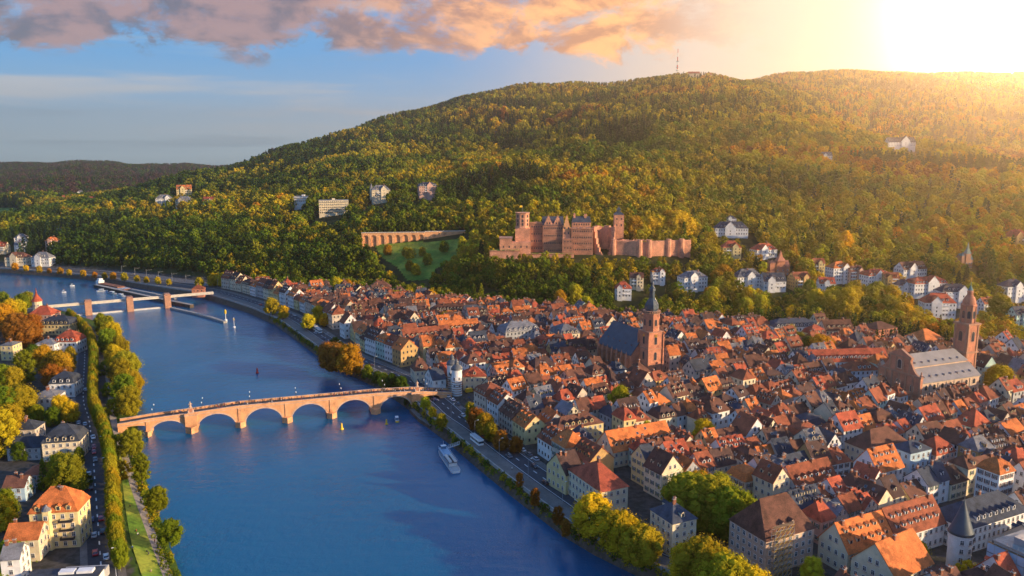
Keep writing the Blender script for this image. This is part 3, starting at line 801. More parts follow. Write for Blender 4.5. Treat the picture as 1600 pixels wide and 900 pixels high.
me = arch_window_mesh(1.9, 1.8, 'trim pale'); me3 = arch_window_mesh(1.6, 2.4, 'trim pale')
pil = MB().box(-.4, .4, -.3, 0, 0, he - .9, 'trim pale').mesh('pilaster')
for i in range(7):
    o = inst('window', me, no, (4 + i * 6, -.03, he * .72)); o = inst('window', me3, no, (4 + i * 6, -.03, he * .3)); inst('pilaster', pil, no, (1 + i * 6, 0, 0))
# front (west facade), at local x=0 facing -x
fb = MB(); fb.box(-1.2, .3, -.8, Wd + .8, -1, he + 2.6, 'sandstone'); fb.box(-1.7, .3, -1.2, Wd + 1.2, he + 2.6, he + 3.5, 'trim sandstone'); fb.box(-1.5, .2, -1, Wd + 1, he * .45, he * .45 + .5, 'trim sandstone')
fb.box(-1.1, .3, 6.5, Wd - 6.5, he + 3.5, he + 11.5, 'sandstone'); fb.box(-1.6, .4, 6, Wd - 6, he + 11.5, he + 12.3, 'trim sandstone')
for x in (-1.3,):
    a = [(x, 6, he + 12.3), (x, Wd - 6, he + 12.3), (x, Wd / 2, he + 16)]; c_ = [(.4, p[1], p[2]) for p in a]
    fb.quad(a[::-1], 'sandstone').quad(c_, 'sandstone').quad([a[0], a[2], c_[2], c_[0]], 'trim sandstone').quad([a[2], a[1], c_[1], c_[2]], 'trim sandstone')
for sg, y0 in ((1, 6.5), (-1, Wd - 6.5)):     # volutes
    prev = (y0, he + 10)
    for i in range(1, 7):
        t = i / 6; y = y0 - sg * 6.3 * t; z = he + 3.5 + 6.5 * (1 - t) ** 2.2
        fb.quad([(-1.0, prev[0], he + 3.5), (-1.0, y, he + 3.5), (-1.0, y, z), (-1.0, prev[0], prev[1])][::(1 if sg < 0 else -1)], 'sandstone')
        fb.quad([(-1.0, prev[0], prev[1]), (-1.0, y, z), (.2, y, z), (.2, prev[0], prev[1])], 'trim sandstone')
        fb.quad([(.2, prev[0], he + 3.5), (.2, y, he + 3.5), (.2, y, z), (.2, prev[0], prev[1])], 'sandstone'); prev = (y, z)
for i in range(7):
    y = -.4 + i * (Wd + .4) / 6; fb.box(-1.55, -1.2, y - .5, y + .5, 0, he + 2.6, 'trim sandstone')
for y in (7, 11.2, Wd - 11.2, Wd - 7): fb.box(-1.45, -1.1, y - .4, y + .4, he + 3.5, he + 11.5, 'trim sandstone')
for y in (-.3, Wd + .3): fb.lathe([(.5, he + 3.5), (.7, he + 4.2), (.3, he + 5), (.45, he + 5.6), (.05, he + 6.4)], 'trim sandstone', 8, cx=-.6, cy=y)
fo = fb.build('facade', c2)
MB().box(-1.0, -.6, Wd / 2 - .1, Wd / 2 + .1, he + 16, he + 19, 'dark metal').box(-1.0, -.6, Wd / 2 - .7, Wd / 2 + .7, he + 17.5, he + 17.7, 'dark metal').build('cross', fo)
for y, z, s_ in ((Wd / 2, he + 7, 1.5), (4.5, he * .65, 1.1), (Wd - 4.5, he * .65, 1.1), (Wd / 2, he * .7, 1.4), (Wd / 2, he * .2, 1.5), (4.5, he * .2, 1.0), (Wd - 4.5, he * .2, 1.0)):
    o = inst('window', me3, fo); o.matrix_local = Matrix.Translation((-1.25, y, z)) @ Matrix.Rotation(-math.pi / 2, 4, 'Z') @ Matrix.Scale(s_, 4)
tag(c2, 'large baroque church with red sandstone front, grey roof and tall domed tower', 'church')
# tower of it
Tl = (L + 4.5, Wd - 13)
tp = A.to_2d() + u2 * Tl[0] + v2 * Tl[1]
k = lambda row: zrow(tp.y, row) - 5
s = 4.3; za, zb_, zd, zs = k(548), k(505), k(466), k(442)
b = MB(); b.box(-s, s, -s, s, -1, zb_, 'sandstone')
for z in (k(590), za, zb_): b.box(-s - .7, s + .7, -s - .7, s + .7, z - .4, z + .6, 'trim sandstone')
for sx in (-1, 1):
    for q_ in (-1, 1):
        b.box(q_ * 3.6 - .5, q_ * 3.6 + .5, min(sx * s, sx * (s + .35)), max(sx * s, sx * (s + .35)), 0, zb_, 'trim sandstone'); b.box(min(sx * s, sx * (s + .35)), max(sx * s, sx * (s + .35)), q_ * 3.6 - .5, q_ * 3.6 + .5, 0, zb_, 'trim sandstone')
b.lathe([(3.8, zb_), (3.8, k(478)), (4.3, k(478) + .2), (4.3, k(478) + .9), (3.6, k(477) + 1)], 'sandstone', 8, rot=math.pi / 8)
for q_ in range(8): a = q_ * math.pi / 4 + math.pi / 8; b.lathe([(.45, zb_), (.45, k(478))], 'trim sandstone', 6, cx=3.8 * math.cos(a), cy=3.8 * math.sin(a))
to = b.build('tower', c2, (Tl[0], Tl[1], 0))
MB().lathe([(3.6, 0), (3.4, 2), (2.6, 4), (1.7, 5.2), (1.5, 5.4), (1.5, 7), (1.8, 7.1), (1.2, 8)], 'sandstone', 16).lathe([(1.5, 8), (.8, 9.2), (.25, 10.5), (.08, 13)], 'copper green', 10).build('dome', to, (0, 0, k(478) + 1))
MB().box(-.08, .08, -.08, .08, 0, 3.2, 'gold').box(-.7, .7, -.08, .08, 1.7, 1.95, 'gold').build('cross', to, (0, 0, k(478) + 13.5))
m1 = arch_window_mesh(2.2, 4.5)
for z in (k(572), k(525)):
    for rot in (0, math.pi / 2, math.pi, -math.pi / 2):
        o = inst('window', m1, to); o.matrix_local = Matrix.Rotation(rot, 4, 'Z') @ Matrix.Translation((0, -s - .03, z))
for q_ in range(8):
    o = inst('window', m1, to); o.matrix_local = Matrix.Rotation(q_ * math.pi / 4, 4, 'Z') @ Matrix.Translation((0, -3.55, (zb_ + k(478)) / 2)) @ Matrix.Scale(.75, 4)
cc = A.to_2d() + u2 * (L / 2) + v2 * (Wd / 2); block(cc.x, cc.y, UA2, L / 2 + 10, Wd / 2 + 4)

# town clearings for tree courts (px,row,r)
COURTS = [(968, 648, 7), (1012, 700, 6), (1098, 692, 5), (1110, 815, 17), (1150, 835, 12), (1085, 872, 12), (1420, 880, 7), (1560, 610, 10), (1280, 560, 9), (1230, 535, 10), (700, 500, 8), (560, 520, 7), (1265, 905, 8)]
for px, row, r in COURTS:
    p = ground(px, row, 5); block(p.x, p.y, 0, r, r)
# ------------------------------------------------------------ ordinary houses
CAND = []
rt_pick = ['orange tiled'] * 5 + ['red tiled'] * 3 + ['rust tiled'] * 5 + ['brown tiled'] * 7 + ['dark brown tiled'] * 6 + ['slate'] * 3 + ['grey'] * 1
wt_pick = ['white'] * 11 + ['cream'] * 7 + ['pale yellow'] * 3 + ['beige'] * 3 + ['grey'] * 1 + ['pink'] * 2 + ['pale blue'] * 1 + ['ochre'] * 1 + ['mint green'] * 1
def in_frame(x, y, m=40):
    q = proj((x, y, 12)); return -m < q[0] < 1600 + m and q[1] < 900 + m + 10
def cand(x, y, rz, w, d, front=False):
    if y < 190 or not in_frame(x, y): return
    if not clear(x, y, min(w, d) * .5): return
    if y > foot(x, y) - 6: return
    if in_river(x, y): return
    q = proj((x, y, 5))
    if q[1] < np.interp(q[0], [380, 480, 560, 760, 900, 1050, 1330, 1360, 1600], [449, 462, 464, 484, 498, 514, 522, 548, 554]): return
    hw = R.choice([6.0, 6.8, 7.6, 8.6, 9, 9.4, 11]) if not front else R.choice([8.5, 9, 11, 11.5])
    roof = R.choice(['gable'] * 10 + ['halfhip'] * 3 + ['hip'] * 2 + ['mansard'] * 2)
    rc = R.choice(rt_pick); wc = R.choice(wt_pick)
    CAND.append(dict(x=x, y=y, rz=rz, w=w, d=d, hw=hw, roof=roof, rc=rc, wc=wc, rh=(d / 2) * R.uniform(.85, 1.2) if roof != 'mansard' else 2.2,
                     dorm=(R.random() < .85, R.random() < .6), two=R.random() < .28, dk=R.choice((0, 0, 1)), sh=R.choice((0, 0, 1, 2)), chim=R.choice((1, 1, 2, 3)), sky=R.choice((0, 0, 1, 2, 3)), seed=R.random()))
# row facing the river
t = 0.0; line = [p for p in RRs]; nsr = norms(line); i = 0; acc = 0
pos_list = []
for i in range(len(line) - 1):
    a, b_ = line[i], line[i + 1]; L_ = (b_ - a).length; k = 0
    while acc < L_ and L_ > 0:
        p = a.lerp(b_, acc / L_); wd = R.uniform(9, 15)
        pc = p + nsr[i] * (-31.5 if p.y < 560 else -34); d_ = (b_ - a).normalized()
        rz = math.atan2(d_.y, d_.x) + math.pi / 2 + math.pi / 2
        q = proj((pc.x, pc.y, 5))
        if 268 < p.y < 760 and not (640 < q[0] < 750 and p.y > 380 and p.y < 470):
            if q[1] < 775: cand(pc.x, pc.y, rz, wd - .15, R.uniform(10.5, 12.5), True)
        acc += wd + (0 if R.random() < .8 else 4)
    acc -= L_
def bankoff(x, y):
    return dist_rb(x, y)
org = Vector((-40, 415))
for kb in range(-14, 26):
    for half in (0, 1):
        a = -120 + R.uniform(0, 12)
        cross = R.uniform(40, 70)
        while a < 620:
            turned = R.random() < .16
            w = R.choice([6.5, 7.5, 8, 9, 10, 11, 13]) * R.uniform(.92, 1.08); d = R.uniform(8.6, 10.6)
            wob = 5 * math.sin(a / 80 + kb * .35) + 4 * math.sin(a / 37 + kb)
            slope = 5 / 80 * math.cos(a / 80 + kb * .35) + 4 / 37 * math.cos(a / 37 + kb)
            bb_ = kb * 25.5 + (7 if half == 0 else 18.2) + wob
            c = org + U * (a + w / 2) + V * bb_
            rz = UA + math.atan(slope) + R.uniform(-.05, .05) + (math.pi if half else 0)
            if bankoff(c.x, c.y) > (42 if c.y > 250 else 30) and c.x > -400 and not in_river(c.x, c.y) and ((c.x - RBw[8].x) > -400):
                # on the town side only
                if dist_rb(c.x, c.y) < dist_lb(c.x, c.y):
                    if turned: cand(c.x, c.y, rz + math.pi / 2, d + 1, w - .2)
                    else: cand(c.x, c.y, rz, w - .12, d)
            a += w; cross -= w
            if cross < 0: a += 5; cross = R.uniform(45, 75)
# small lean-to houses filling courtyards
NHILL = 60
for c in CAND:
    dd = depth((c['x'], c['y'], 10)); c['size'] = c['w'] * (c['hw'] + c['rh']) / dd ** 2; c['dd'] = dd
CAND.sort(key=lambda c: -c['size'])
# ------------------------------------------------------------ hillside and far houses: px, base row, width px, wall h m, roof, colours, label
HILL = [
 (1141, 372, 46, 7, 'hip', 'slate', 'white', 'wide white manor with slate roof above the hillside villas right of the castle'),
 (1141, 356, 14, 7, 'hip', 'slate', 'white', 'narrow white belvedere tower rising behind the wide slate-roofed manor'),
 (1141, 405, 26, 8, 'hip', 'red tiled', 'pale yellow', 'yellow villa with red hipped roof just below the wide white manor'),
 (1192, 405, 34, 6, 'hip', 'red tiled', 'white', 'low white villa left above the turreted red stone villa'),
 (1166, 453, 38, 8, 'hip', 'grey', 'white', 'large white villa with grey roof below the turreted red stone villa, left'),
 (1206, 457, 32, 7, 'gable', 'slate', 'white', 'white villa with dark gabled roof below the turreted red stone villa, right'),
 (1247, 455, 26, 8, 'gable', 'rust tiled', 'ochre', 'ochre gabled villa right of the turreted red stone villa'),
 (1276, 431, 17, 8, 'gable', 'rust tiled', 'pale yellow', 'small yellow gabled house between the turreted red stone villa and the white hipped villa'),
 (1308, 444, 29, 11, 'hip', 'orange tiled', 'white', 'tall white villa with bright orange hipped roof, first of the hillside row'),
 (1332, 445, 22, 9, 'gable', 'brown tiled', 'pink', 'pink gabled villa, second of the hillside row'),
 (1365, 452, 36, 9, 'mansard', 'red tiled', 'white', 'white mansard villa, third of the hillside row'),
 (1389, 457, 21, 9, 'gable', 'rust tiled', 'ochre', 'reddish gabled villa, fourth of the hillside row'),
 (1289, 461, 22, 7, 'gable', 'red tiled', 'white', 'small white house with red gable below the first hillside villa'),
 (1421, 436, 40, 6, 'gable', 'brown tiled', 'white', 'half-timbered house with brown roof standing above the hillside row'),
 (1408, 464, 21, 7, 'hip', 'slate', 'white', 'small white house with slate roof left of the long white hotel'),
 (1445, 466, 52, 9, 'mansard', 'red tiled', 'white', 'long white hotel with red mansard roof on the slope'),
 (1486, 482, 42, 10, 'hip', 'slate', 'white', 'white block with flat slate roof right of the long white hotel'),
 (1462, 500, 43, 10, 'hip', 'red tiled', 'white', 'white house with red roof and balconies left of the domed tower'),
 (1578, 473, 33, 10, 'hip', 'slate', 'white', 'white villa with slate roof near the right edge of the slope'),
 (1538, 496, 22, 8, 'gable', 'rust tiled', 'white', 'white gabled house just right of the domed tower'),
 (1588, 515, 26, 8, 'gable', 'slate', 'mint green', 'greenish house with slate gable cut by the right edge'),
 (1585, 384, 34, 6, 'hip', 'red tiled', 'ochre', 'house with red roof half hidden in forest at the right edge'),
 (1405, 238, 40, 6, 'gable', 'slate', 'white', 'long white hotel alone on the wooded spur at upper right'),
 (1290, 258, 14, 4, 'gable', 'grey', 'white', 'tiny white hut in the forest left of the spur hotel'),
 (522, 337, 41, 15, 'flat', 'grey', 'cream', 'big pale block of flats with rows of balconies on the wooded hill'),
 (475, 327, 24, 7, 'flat', 'grey', 'white', 'low white flat-roofed block left of the big pale block of flats'),
 (595, 318, 26, 8, 'hip', 'grey', 'cream', 'cream villa with small turret right of the big pale block of flats'),
 (668, 313, 26, 9, 'mansard', 'slate', 'pink', 'pinkish villa with slate mansard roof alone in the wooded hill'),
 (258, 330, 22, 9, 'hip', 'grey', 'white', 'white villa with grey roof, leftmost on the wooded spur'),
 (290, 332, 22, 8, 'hip', 'grey', 'cream', 'cream house with grey roof in the middle of the wooded spur'),
 (289, 312, 20, 8, 'gable', 'orange tiled', 'pale yellow', 'yellow house with orange roof, topmost on the wooded spur'),
 (328, 333, 15, 8, 'gable', 'red tiled', 'white', 'white house with red gable, rightmost on the wooded spur'),
 (994, 454, 19, 8, 'gable', 'brown tiled', 'cream', 'cream gabled house in trees left above the church spire'),
 (1027, 446, 19, 8, 'hip', 'red tiled', 'white', 'white house with red roof in trees right above the church spire'),
 (973, 470, 23, 7, 'hip', 'red tiled', 'white', 'white house with red roof left of the church spire at forest edge'),
 (1081, 456, 37, 9, 'hip', 'grey', 'white', 'wide white villa with grey roof right of the church spire'),
 (35, 384, 16, 7, 'hip', 'grey', 'white', 'white house with grey roof on the far left slope, upper one'),
 (34, 396, 14, 7, 'gable', 'grey', 'white', 'white gabled house on the far left slope, lower one'),
 (84, 392, 16, 9, 'hip', 'orange tiled', 'pink', 'pink house with orange roof among trees on the far left slope'),
 (98, 372, 12, 7, 'gable', 'slate', 'white', 'small white house with slate roof higher on the far left slope'),
 (5, 398, 16, 7, 'gable', 'red tiled', 'cream', 'cream house with red roof at the far left edge'),
 (30, 416, 30, 7, 'hip', 'brown tiled', 'cream', 'long cream house by the far riverside road, left one'),
 (69, 417, 26, 7, 'hip', 'grey', 'white', 'long white house by the far riverside road, right one'),
 (104, 322, 9, 6, 'gable', 'red tiled', 'white', 'tiny white house in the far valley village, left one'),
 (118, 320, 10, 6, 'gable', 'orange tiled', 'white', 'tiny orange-roofed house in the far valley village, middle one'),
 (146, 327, 12, 6, 'gable', 'red tiled', 'pink', 'tiny pink house in the far valley village, right one'),
 (127, 313, 10, 6, 'hip', 'grey', 'white', 'tiny grey-roofed house in the far valley village, topmost one'),
 (10, 362, 20, 5, 'flat', 'grey', 'pale yellow', 'low yellow flat-roofed building below the bright green field'),
]
HCLEAR = []
for px, row, wp, hw, roof, rc, wc, lab in HILL:
    p = hillpt(px, row)
    w = m2(wp, p) * 1.1; hw = hw * 1.15; d = max(7, min(w * .7, 13)); ang = R.uniform(-.1, .35)
    yc = p.y + d / 2; x_ = at(px, row, yc).x; bz = th(p.x, p.y) - .2
    if roof == 'flat':
        parts = house_parts(w, d, hw, .6, 'hip', 'roof ' + rc, wallm(wc), R, drop=18, dorm=(0, 0), chim=1, ends=True)
        pr = MB().box(-w / 2 - .2, w / 2 + .2, -d / 2 - .2, d / 2 + .2, hw, hw + .5, 'concrete'); pr.box(-2, 2, -1.5, 1.5, hw + .5, hw + 2.5, wallm(wc)); parts['roof'] = pr
        for f in range(int(hw / 3)):
            parts['wall'].box(-w / 2 + .5, w / 2 - .5, -d / 2 - 1.2, -d / 2, f * 3 + 3, f * 3 + 3.25, 'concrete pale')
    else:
        rh = 2.2 if roof == 'mansard' else d * R.uniform(.4, .55)
        parts = house_parts(w, d, hw, rh, roof, 'roof ' + rc, wallm(wc), R, drop=18, dorm=(w > 12, 0), chim=1)
    if roof != 'flat' and w > 11:
        bx = R.uniform(-.25, .25) * w; bw_ = w * .16; wm_h = wallm(wc); bmb = MB().box(bx - bw_, bx + bw_, -d / 2 - 1.6, -d / 2 + 3, -18, hw + 1.5, wm_h)
        bmb.quad([(bx - bw_, -d / 2 - 1.6, hw + 1.5), (bx + bw_, -d / 2 - 1.6, hw + 1.5), (bx, -d / 2 - 1.6, hw + 1.5 + bw_ * 1.1)], wm_h)
        rmh = 'roof ' + rc
        slab(bmb, [(bx, -d / 2 - 1.9, hw + 1.5 + bw_ * 1.1), (bx, -d / 2 + 4.5, hw + 1.5 + bw_ * 1.1), (bx - bw_ - .3, -d / 2 + 4.5, hw + 1.2), (bx - bw_ - .3, -d / 2 - 1.9, hw + 1.2)], .15, rmh)
        slab(bmb, [(bx + bw_ + .3, -d / 2 - 1.9, hw + 1.2), (bx + bw_ + .3, -d / 2 + 4.5, hw + 1.2), (bx, -d / 2 + 4.5, hw + 1.5 + bw_ * 1.1), (bx, -d / 2 - 1.9, hw + 1.5 + bw_ * 1.1)], .15, rmh)
        for zz_ in range(2, int(hw), 3): flatwin(bmb, Matrix.Translation((bx, -d / 2 - 1.6, zz_)))
        parts.setdefault('extra', []).append(('gable_bay', bmb))
        for zz_ in range(3, int(hw), 3): parts['wall'].box(-bx - 2.4, -bx + 2.4, -d / 2 - 1.1, -d / 2, zz_ - .1, zz_ + .9, 'frame white')
    if lab.startswith('cream villa with small turret'):
        parts['extra'] = parts.get('extra', []) + [('turret', MB().lathe([(2, -4), (2, hw + 3)], 'wall cream', 10, cx=-w / 2).lathe([(2.4, hw + 3), (.1, hw + 9)], 'roof grey', 10, cx=-w / 2))]
    emit_house('house', (x_, yc, bz + (3 if row == 241 else 9 if row < 335 else 2.5)), ang, parts, 1, label=lab, group='houses on the wooded slopes')
    HCLEAR.append((x_, yc, max(w, d) * .62 + 2, p.y))
# turreted stone villas
def turret_villa(px, row, wp, wallmat, label, spire, name='villa', hs=1.0):
    p = hillpt(px, row); w = m2(wp, p); r = empty(name, (p.x, p.y + 4, p.z - .3), .1)
    MB().box(-w / 2, w / 2, -4, 5, -6, 9 * hs, wallmat).build('wall', r)
    b = MB(); slab(b, [(-w / 2 - .3, -4.4, 9 * hs - .4), (w / 2 + .3, -4.4, 9 * hs - .4), (w / 2 + .3, .5, 9 * hs + 5), (-w / 2 - .3, .5, 9 * hs + 5)], .2, spire)
    slab(b, [(w / 2 + .3, 5.4, 9 * hs - .4), (-w / 2 - .3, 5.4, 9 * hs - .4), (-w / 2 - .3, .5, 9 * hs + 5), (w / 2 + .3, .5, 9 * hs + 5)], .2, spire)
    for x in (-w / 2, w / 2): b.quad([(x, -4, 9 * hs), (x, 5, 9 * hs), (x, .5, 9 * hs + 4.8)], wallmat)
    b.build('roof', r)
    MB().box(-w * .18, w * .22, -5.5, -1, -6, 14 * hs, wallmat).lathe([(w * .32, 14 * hs), (w * .12, 18 * hs), (.1, 24 * hs)], spire, 4, cx=w * .02, cy=-3.2, rot=math.pi / 4).build('turret', r)
    MB().box(-w / 2 - .2, -w * .25, -4.8, -1, -6, 12 * hs, wallmat).lathe([(w * .2, 12 * hs), (.05, 15.5 * hs)], spire, 4, cx=-w * .38, cy=-2.9, rot=math.pi / 4).build('stepped_gable', r)
    for i in range(4):
        for z in (2, 5.5):
            inst('window', WINM[0], r, (-w * .4 + i * w * .27, -4.05 if i not in (1, 2) else -5.6, z * hs))
    tag(r, label, 'villa'); HCLEAR.append((p.x, p.y + 4, w * .7 + 3, p.y)); return r
mat('spire green', (.12, .2, .19), .6, .2)
turret_villa(1217, 431, 32, 'sandstone', 'turreted red stone villa with sharp spire among the hillside houses', 'sandstone', hs=1.05)
turret_villa(1509, 421, 19, 'trim sandstone', 'slim dark villa with green spire in the forest left of the domed tower top', 'spire green', hs=1.1)

# ------------------------------------------------------------ castle
CY = 775.0
def cz(row, y=CY): return zrow(y, row)
def cx(px, y=CY): return at(px, 380, y).x
c0 = cx(880)
cb = cz(404)
cas = empty('castle', (c0, CY, cb)); mat('castle dark stone', (.38, .175, .115), .95, .3, .15, bump=.4, bscale=1.5, fine=.2)
def K(px): return cx(px) - c0
def Zr(row): return cz(row) - cb
SM = 'sandstone castle'
def wins(b, x0, x1, y, zs, n, w=1.0, h=1.7):
    for z in zs:
        for i in range(n):
            x = x0 + (x1 - x0) * (i + .5) / n
            b.box(x - w / 2 - .25, x + w / 2 + .25, y - .1, y + .2, z - h / 2 - .25, z + h / 2 + .25, 'trim sandstone')
            b.quad([(x - w / 2, y - .13, z - h / 2), (x + w / 2, y - .13, z - h / 2), (x + w / 2, y - .13, z + h / 2), (x - w / 2, y - .13, z + h / 2)], 'glass')
def crumble(b, x0, x1, y0, y1, z, m, amp=2.5, n=14, seed=1):
    r = random.Random(seed); dx = (x1 - x0) / n
    for i in range(n): b.box(x0 + i * dx, x0 + (i + 1) * dx, y0, y1, z - .5, z + r.uniform(.1, amp), m)
def castle_part(name, px0, px1, rtop, rbot, y0, y1, win=None, cr=0, seed=3):
    b = MB(); x0, x1 = K(px0), K(px1)
    b.box(x0, x1, y0, y1, Zr(rbot) - 8, Zr(rtop), 'castle dark stone' if win and win[0] >= 3 else SM)
    h = Zr(rtop) - Zr(rbot)
    if win:
        nf, n = win; wins(b, x0 + 1, x1 - 1, y0, [Zr(rbot) + h * (f + .6) / nf for f in range(nf)], n)
        for f in range(1, nf): b.box(x0 - .15, x1 + .15, y0 - .3, y0, Zr(rbot) + h * f / nf - .2, Zr(rbot) + h * f / nf + .2, 'trim sandstone')
    if cr: crumble(b, x0, x1, y0, y0 + 1.4, Zr(rtop), SM, cr, max(4, int((x1 - x0) / 1.8)), seed)
    return b.build(name, cas)
# bell tower
tx = (K(805) + K(828)) / 2; tr = (K(828) - K(805)) / 2
b = MB(); b.box(tx - tr, tx + tr, -2, 2 * tr - 2, Zr(390) - 6, Zr(357), SM)
b.lathe([(tr * 1.02, Zr(357)), (tr * 1.1, Zr(356.5)), (tr * 1.1, Zr(355.5)), (tr * .98, Zr(355)), (tr * .98, Zr(334)), (tr * 1.08, Zr(333.5)), (tr * 1.08, Zr(332.5))], SM, 8, cx=tx, cy=tr - 2, rot=math.pi / 8)
for k in range(8):
    a = k * math.pi / 4; rr = tr * .98 * math.cos(math.pi / 8)
    for z in (Zr(351), Zr(345.5), Zr(338.5)):
        win_arch(b, Matrix.Translation((tx, tr - 2, z)) @ Matrix.Rotation(a, 4, 'Z') @ Matrix.Translation((0, -rr - .02, 0)), 1.5, 1.9)
b.build('bell_tower', cas)
MB().tube((tx, tr - 2, Zr(333)), (tx, tr - 2, Zr(321)), .12, 'grey metal').quad([(tx, tr - 2, Zr(321.5)), (tx - 3, tr - 2.3, Zr(322)), (tx - 3, tr - 2.3, Zr(325)), (tx, tr - 2, Zr(324.5))], 'yellow paint').build('flagpole', cas)
castle_part('bastion', 781, 829, 377, 394, -10, 4, (1, 5))
b = MB(); b.box(K(781), K(800), -10, 0, Zr(377), Zr(371), SM); slab(b, [(K(780), -10.6, Zr(371)), (K(801), -10.6, Zr(371)), (K(801), 0, Zr(369.5)), (K(780), 0, Zr(369.5))], .3, 'trim sandstone'); b.build('gatehouse', cas)
castle_part('ruined_wing', 828, 849, 350, 395, 3, 15, (4, 5), 2.2, 5)
castle_part('palace_wing', 848, 880, 352, 398, 0, 15, (4, 9))
b = MB(); x0, x1 = K(848), K(880); zt = Zr(352)
for i, xc in enumerate((x0 + (x1 - x0) * .27, x0 + (x1 - x0) * .72)):
    g_ = (x1 - x0) * .21
    for j in range(5):
        ww = g_ * (1 - j * .19); b.box(xc - ww, xc + ww, 0, 1, zt + j * 1.7, zt + (j + 1) * 1.7, SM)
    b.lathe([(.4, zt + 8.5), (.05, zt + 11)], 'trim sandstone', 6, cx=xc, cy=.5)
    wins(b, xc - g_ * .6, xc + g_ * .6, 0, [zt + 2], 2)
b.build('stepped_gable', cas)
b = MB(); slab(b, [(x0 - .4, -.2, zt), (x1 + .4, -.2, zt), (x1 + .4, 7.5, zt + 8), (x0 - .4, 7.5, zt + 8)], .25, 'roof slate'); slab(b, [(x1 + .4, 15.2, zt), (x0 - .4, 15.2, zt), (x0 - .4, 7.5, zt + 8), (x1 + .4, 7.5, zt + 8)], .25, 'roof slate'); b.build('roof', cas)
b = MB(); x0, x1 = K(879), K(891); b.box(x0, x1, -2, 12, Zr(400) - 5, Zr(360), SM)
for j in range(6):
    ww = (x1 - x0) / 2 * (1 - j * .16); xm = (x0 + x1) / 2; b.box(xm - ww, xm + ww, -2, -1, Zr(360) + j * 2.4, Zr(360) + (j + 1) * 2.4, 'sandstone bridge')
wins(b, x0, x1, -2, [Zr(364), Zr(356)], 2); b.build('gable_house', cas)
castle_part('window_wing', 892, 926, 357, 404, -4, 12, (5, 9), 1.6, 9)
castle_part('chapel_wing', 878, 895, 372, 402, -7, -2, (3, 3))
# burst round tower: open shell
b = MB(); px_c, pr = (K(926) + K(962)) / 2, (K(962) - K(926)) / 2; n = 40; rr_ = random.Random(4)
tops = []
for k in range(n + 1):
    a = 2 * math.pi * k / n - math.pi / 2
    front = math.cos(a + math.pi / 2)
    t = Zr(355) if front < .35 else Zr(355) - (front - .35) / .65 * (Zr(355) - Zr(400))
    tops.append(t + rr_.uniform(-1.4, .6))
for k in range(n):
    a0 = 2 * math.pi * k / n - math.pi / 2; a1 = 2 * math.pi * (k + 1) / n - math.pi / 2; zb2 = Zr(410) - 5; ri = pr - 3.2
    t = tops[k]
    def pt(r, a, z): return (px_c + r * math.cos(a), 6 + r * math.sin(a), z)
    b.quad([pt(pr, a0, zb2), pt(pr, a1, zb2), pt(pr, a1, t), pt(pr, a0, t)], SM)
    b.quad([pt(ri, a1, zb2), pt(ri, a0, zb2), pt(ri, a0, t), pt(ri, a1, t)], SM)
    b.quad([pt(pr, a0, t), pt(pr, a1, t), pt(ri, a1, t), pt(ri, a0, t)], SM)
    b.quad([pt(pr, a0, zb2), pt(pr, a0, t), pt(ri, a0, t), pt(ri, a0, zb2)], SM); b.quad([pt(pr, a1, zb2), pt(ri, a1, zb2), pt(ri, a1, t), pt(pr, a1, t)], SM)
b.build('burst_tower', cas)
# remaining curtain wall to the right
b = MB(); pts = [(958, -2, 376), (975, -4, 376), (998, -6, 378), (1012, -5, 376), (1040, 0, 376), (1082, 6, 375)]
for (p0, y0, r0), (p1, y1, r1) in zip(pts[:-1], pts[1:]):
    a = (K(p0), y0); c = (K(p1), y1); 
    b.prism([a, c, (c[0], c[1] + 3), (a[0], a[1] + 3)], Zr(412) - 4, Zr(r0), SM)
for p0, y0 in ((958, -2), (998, -6), (1013, -5), (1045, 1), (1066, 3)):
    b.lathe([(3.2, Zr(410) - 4), (2.6, Zr(376) + 1.5)], SM, 10, cx=K(p0), cy=y0)
crumble(b, K(958), K(1012), -1, 1, Zr(376), SM, 1.6, 26, 12)
b.build('curtain_wall', cas)
# gate tower with helmet roof
b = MB(); x0, x1 = K(964), K(979); b.box(x0, x1, 22, 22 + (x1 - x0), Zr(380), Zr(338.5), SM); wins(b, x0, x1, 22, [Zr(345), Zr(355)], 2); to = b.build('gate_tower', cas)
xm = (x0 + x1) / 2; hw_ = (x1 - x0) / 2
MB().lathe([(hw_ * 1.5, Zr(338.5)), (hw_ * 1.1, Zr(336.5)), (hw_ * .55, Zr(334)), (hw_ * .5, Zr(331)), (hw_ * .7, Zr(330.5)), (hw_ * .25, Zr(328)), (.1, Zr(324))], 'church slate', 4, cx=xm, cy=22 + hw_, rot=math.pi / 4).build('helmet_roof', to)
b = MB(); b.box(K(896), K(925), 16, 28, Zr(390), Zr(350), SM); slab(b, [(K(895), 15.8, Zr(350)), (K(926), 15.8, Zr(350)), (K(924), 22, Zr(341)), (K(897), 22, Zr(341))], .3, 'roof slate'); slab(b, [(K(926), 28.2, Zr(350)), (K(895), 28.2, Zr(350)), (K(897), 22, Zr(341)), (K(924), 22, Zr(341))], .3, 'roof slate')
wins(b, K(897), K(924), 16, [Zr(353)], 7); b.box(K(898), K(901), 20, 22, Zr(346), Zr(336), SM); b.box(K(915), K(919), 20, 22, Zr(346), Zr(337), SM); b.build('rear_wing', cas)
tag(cas, 'ruined red sandstone castle with towers and gables on the wooded slope', 'castle')
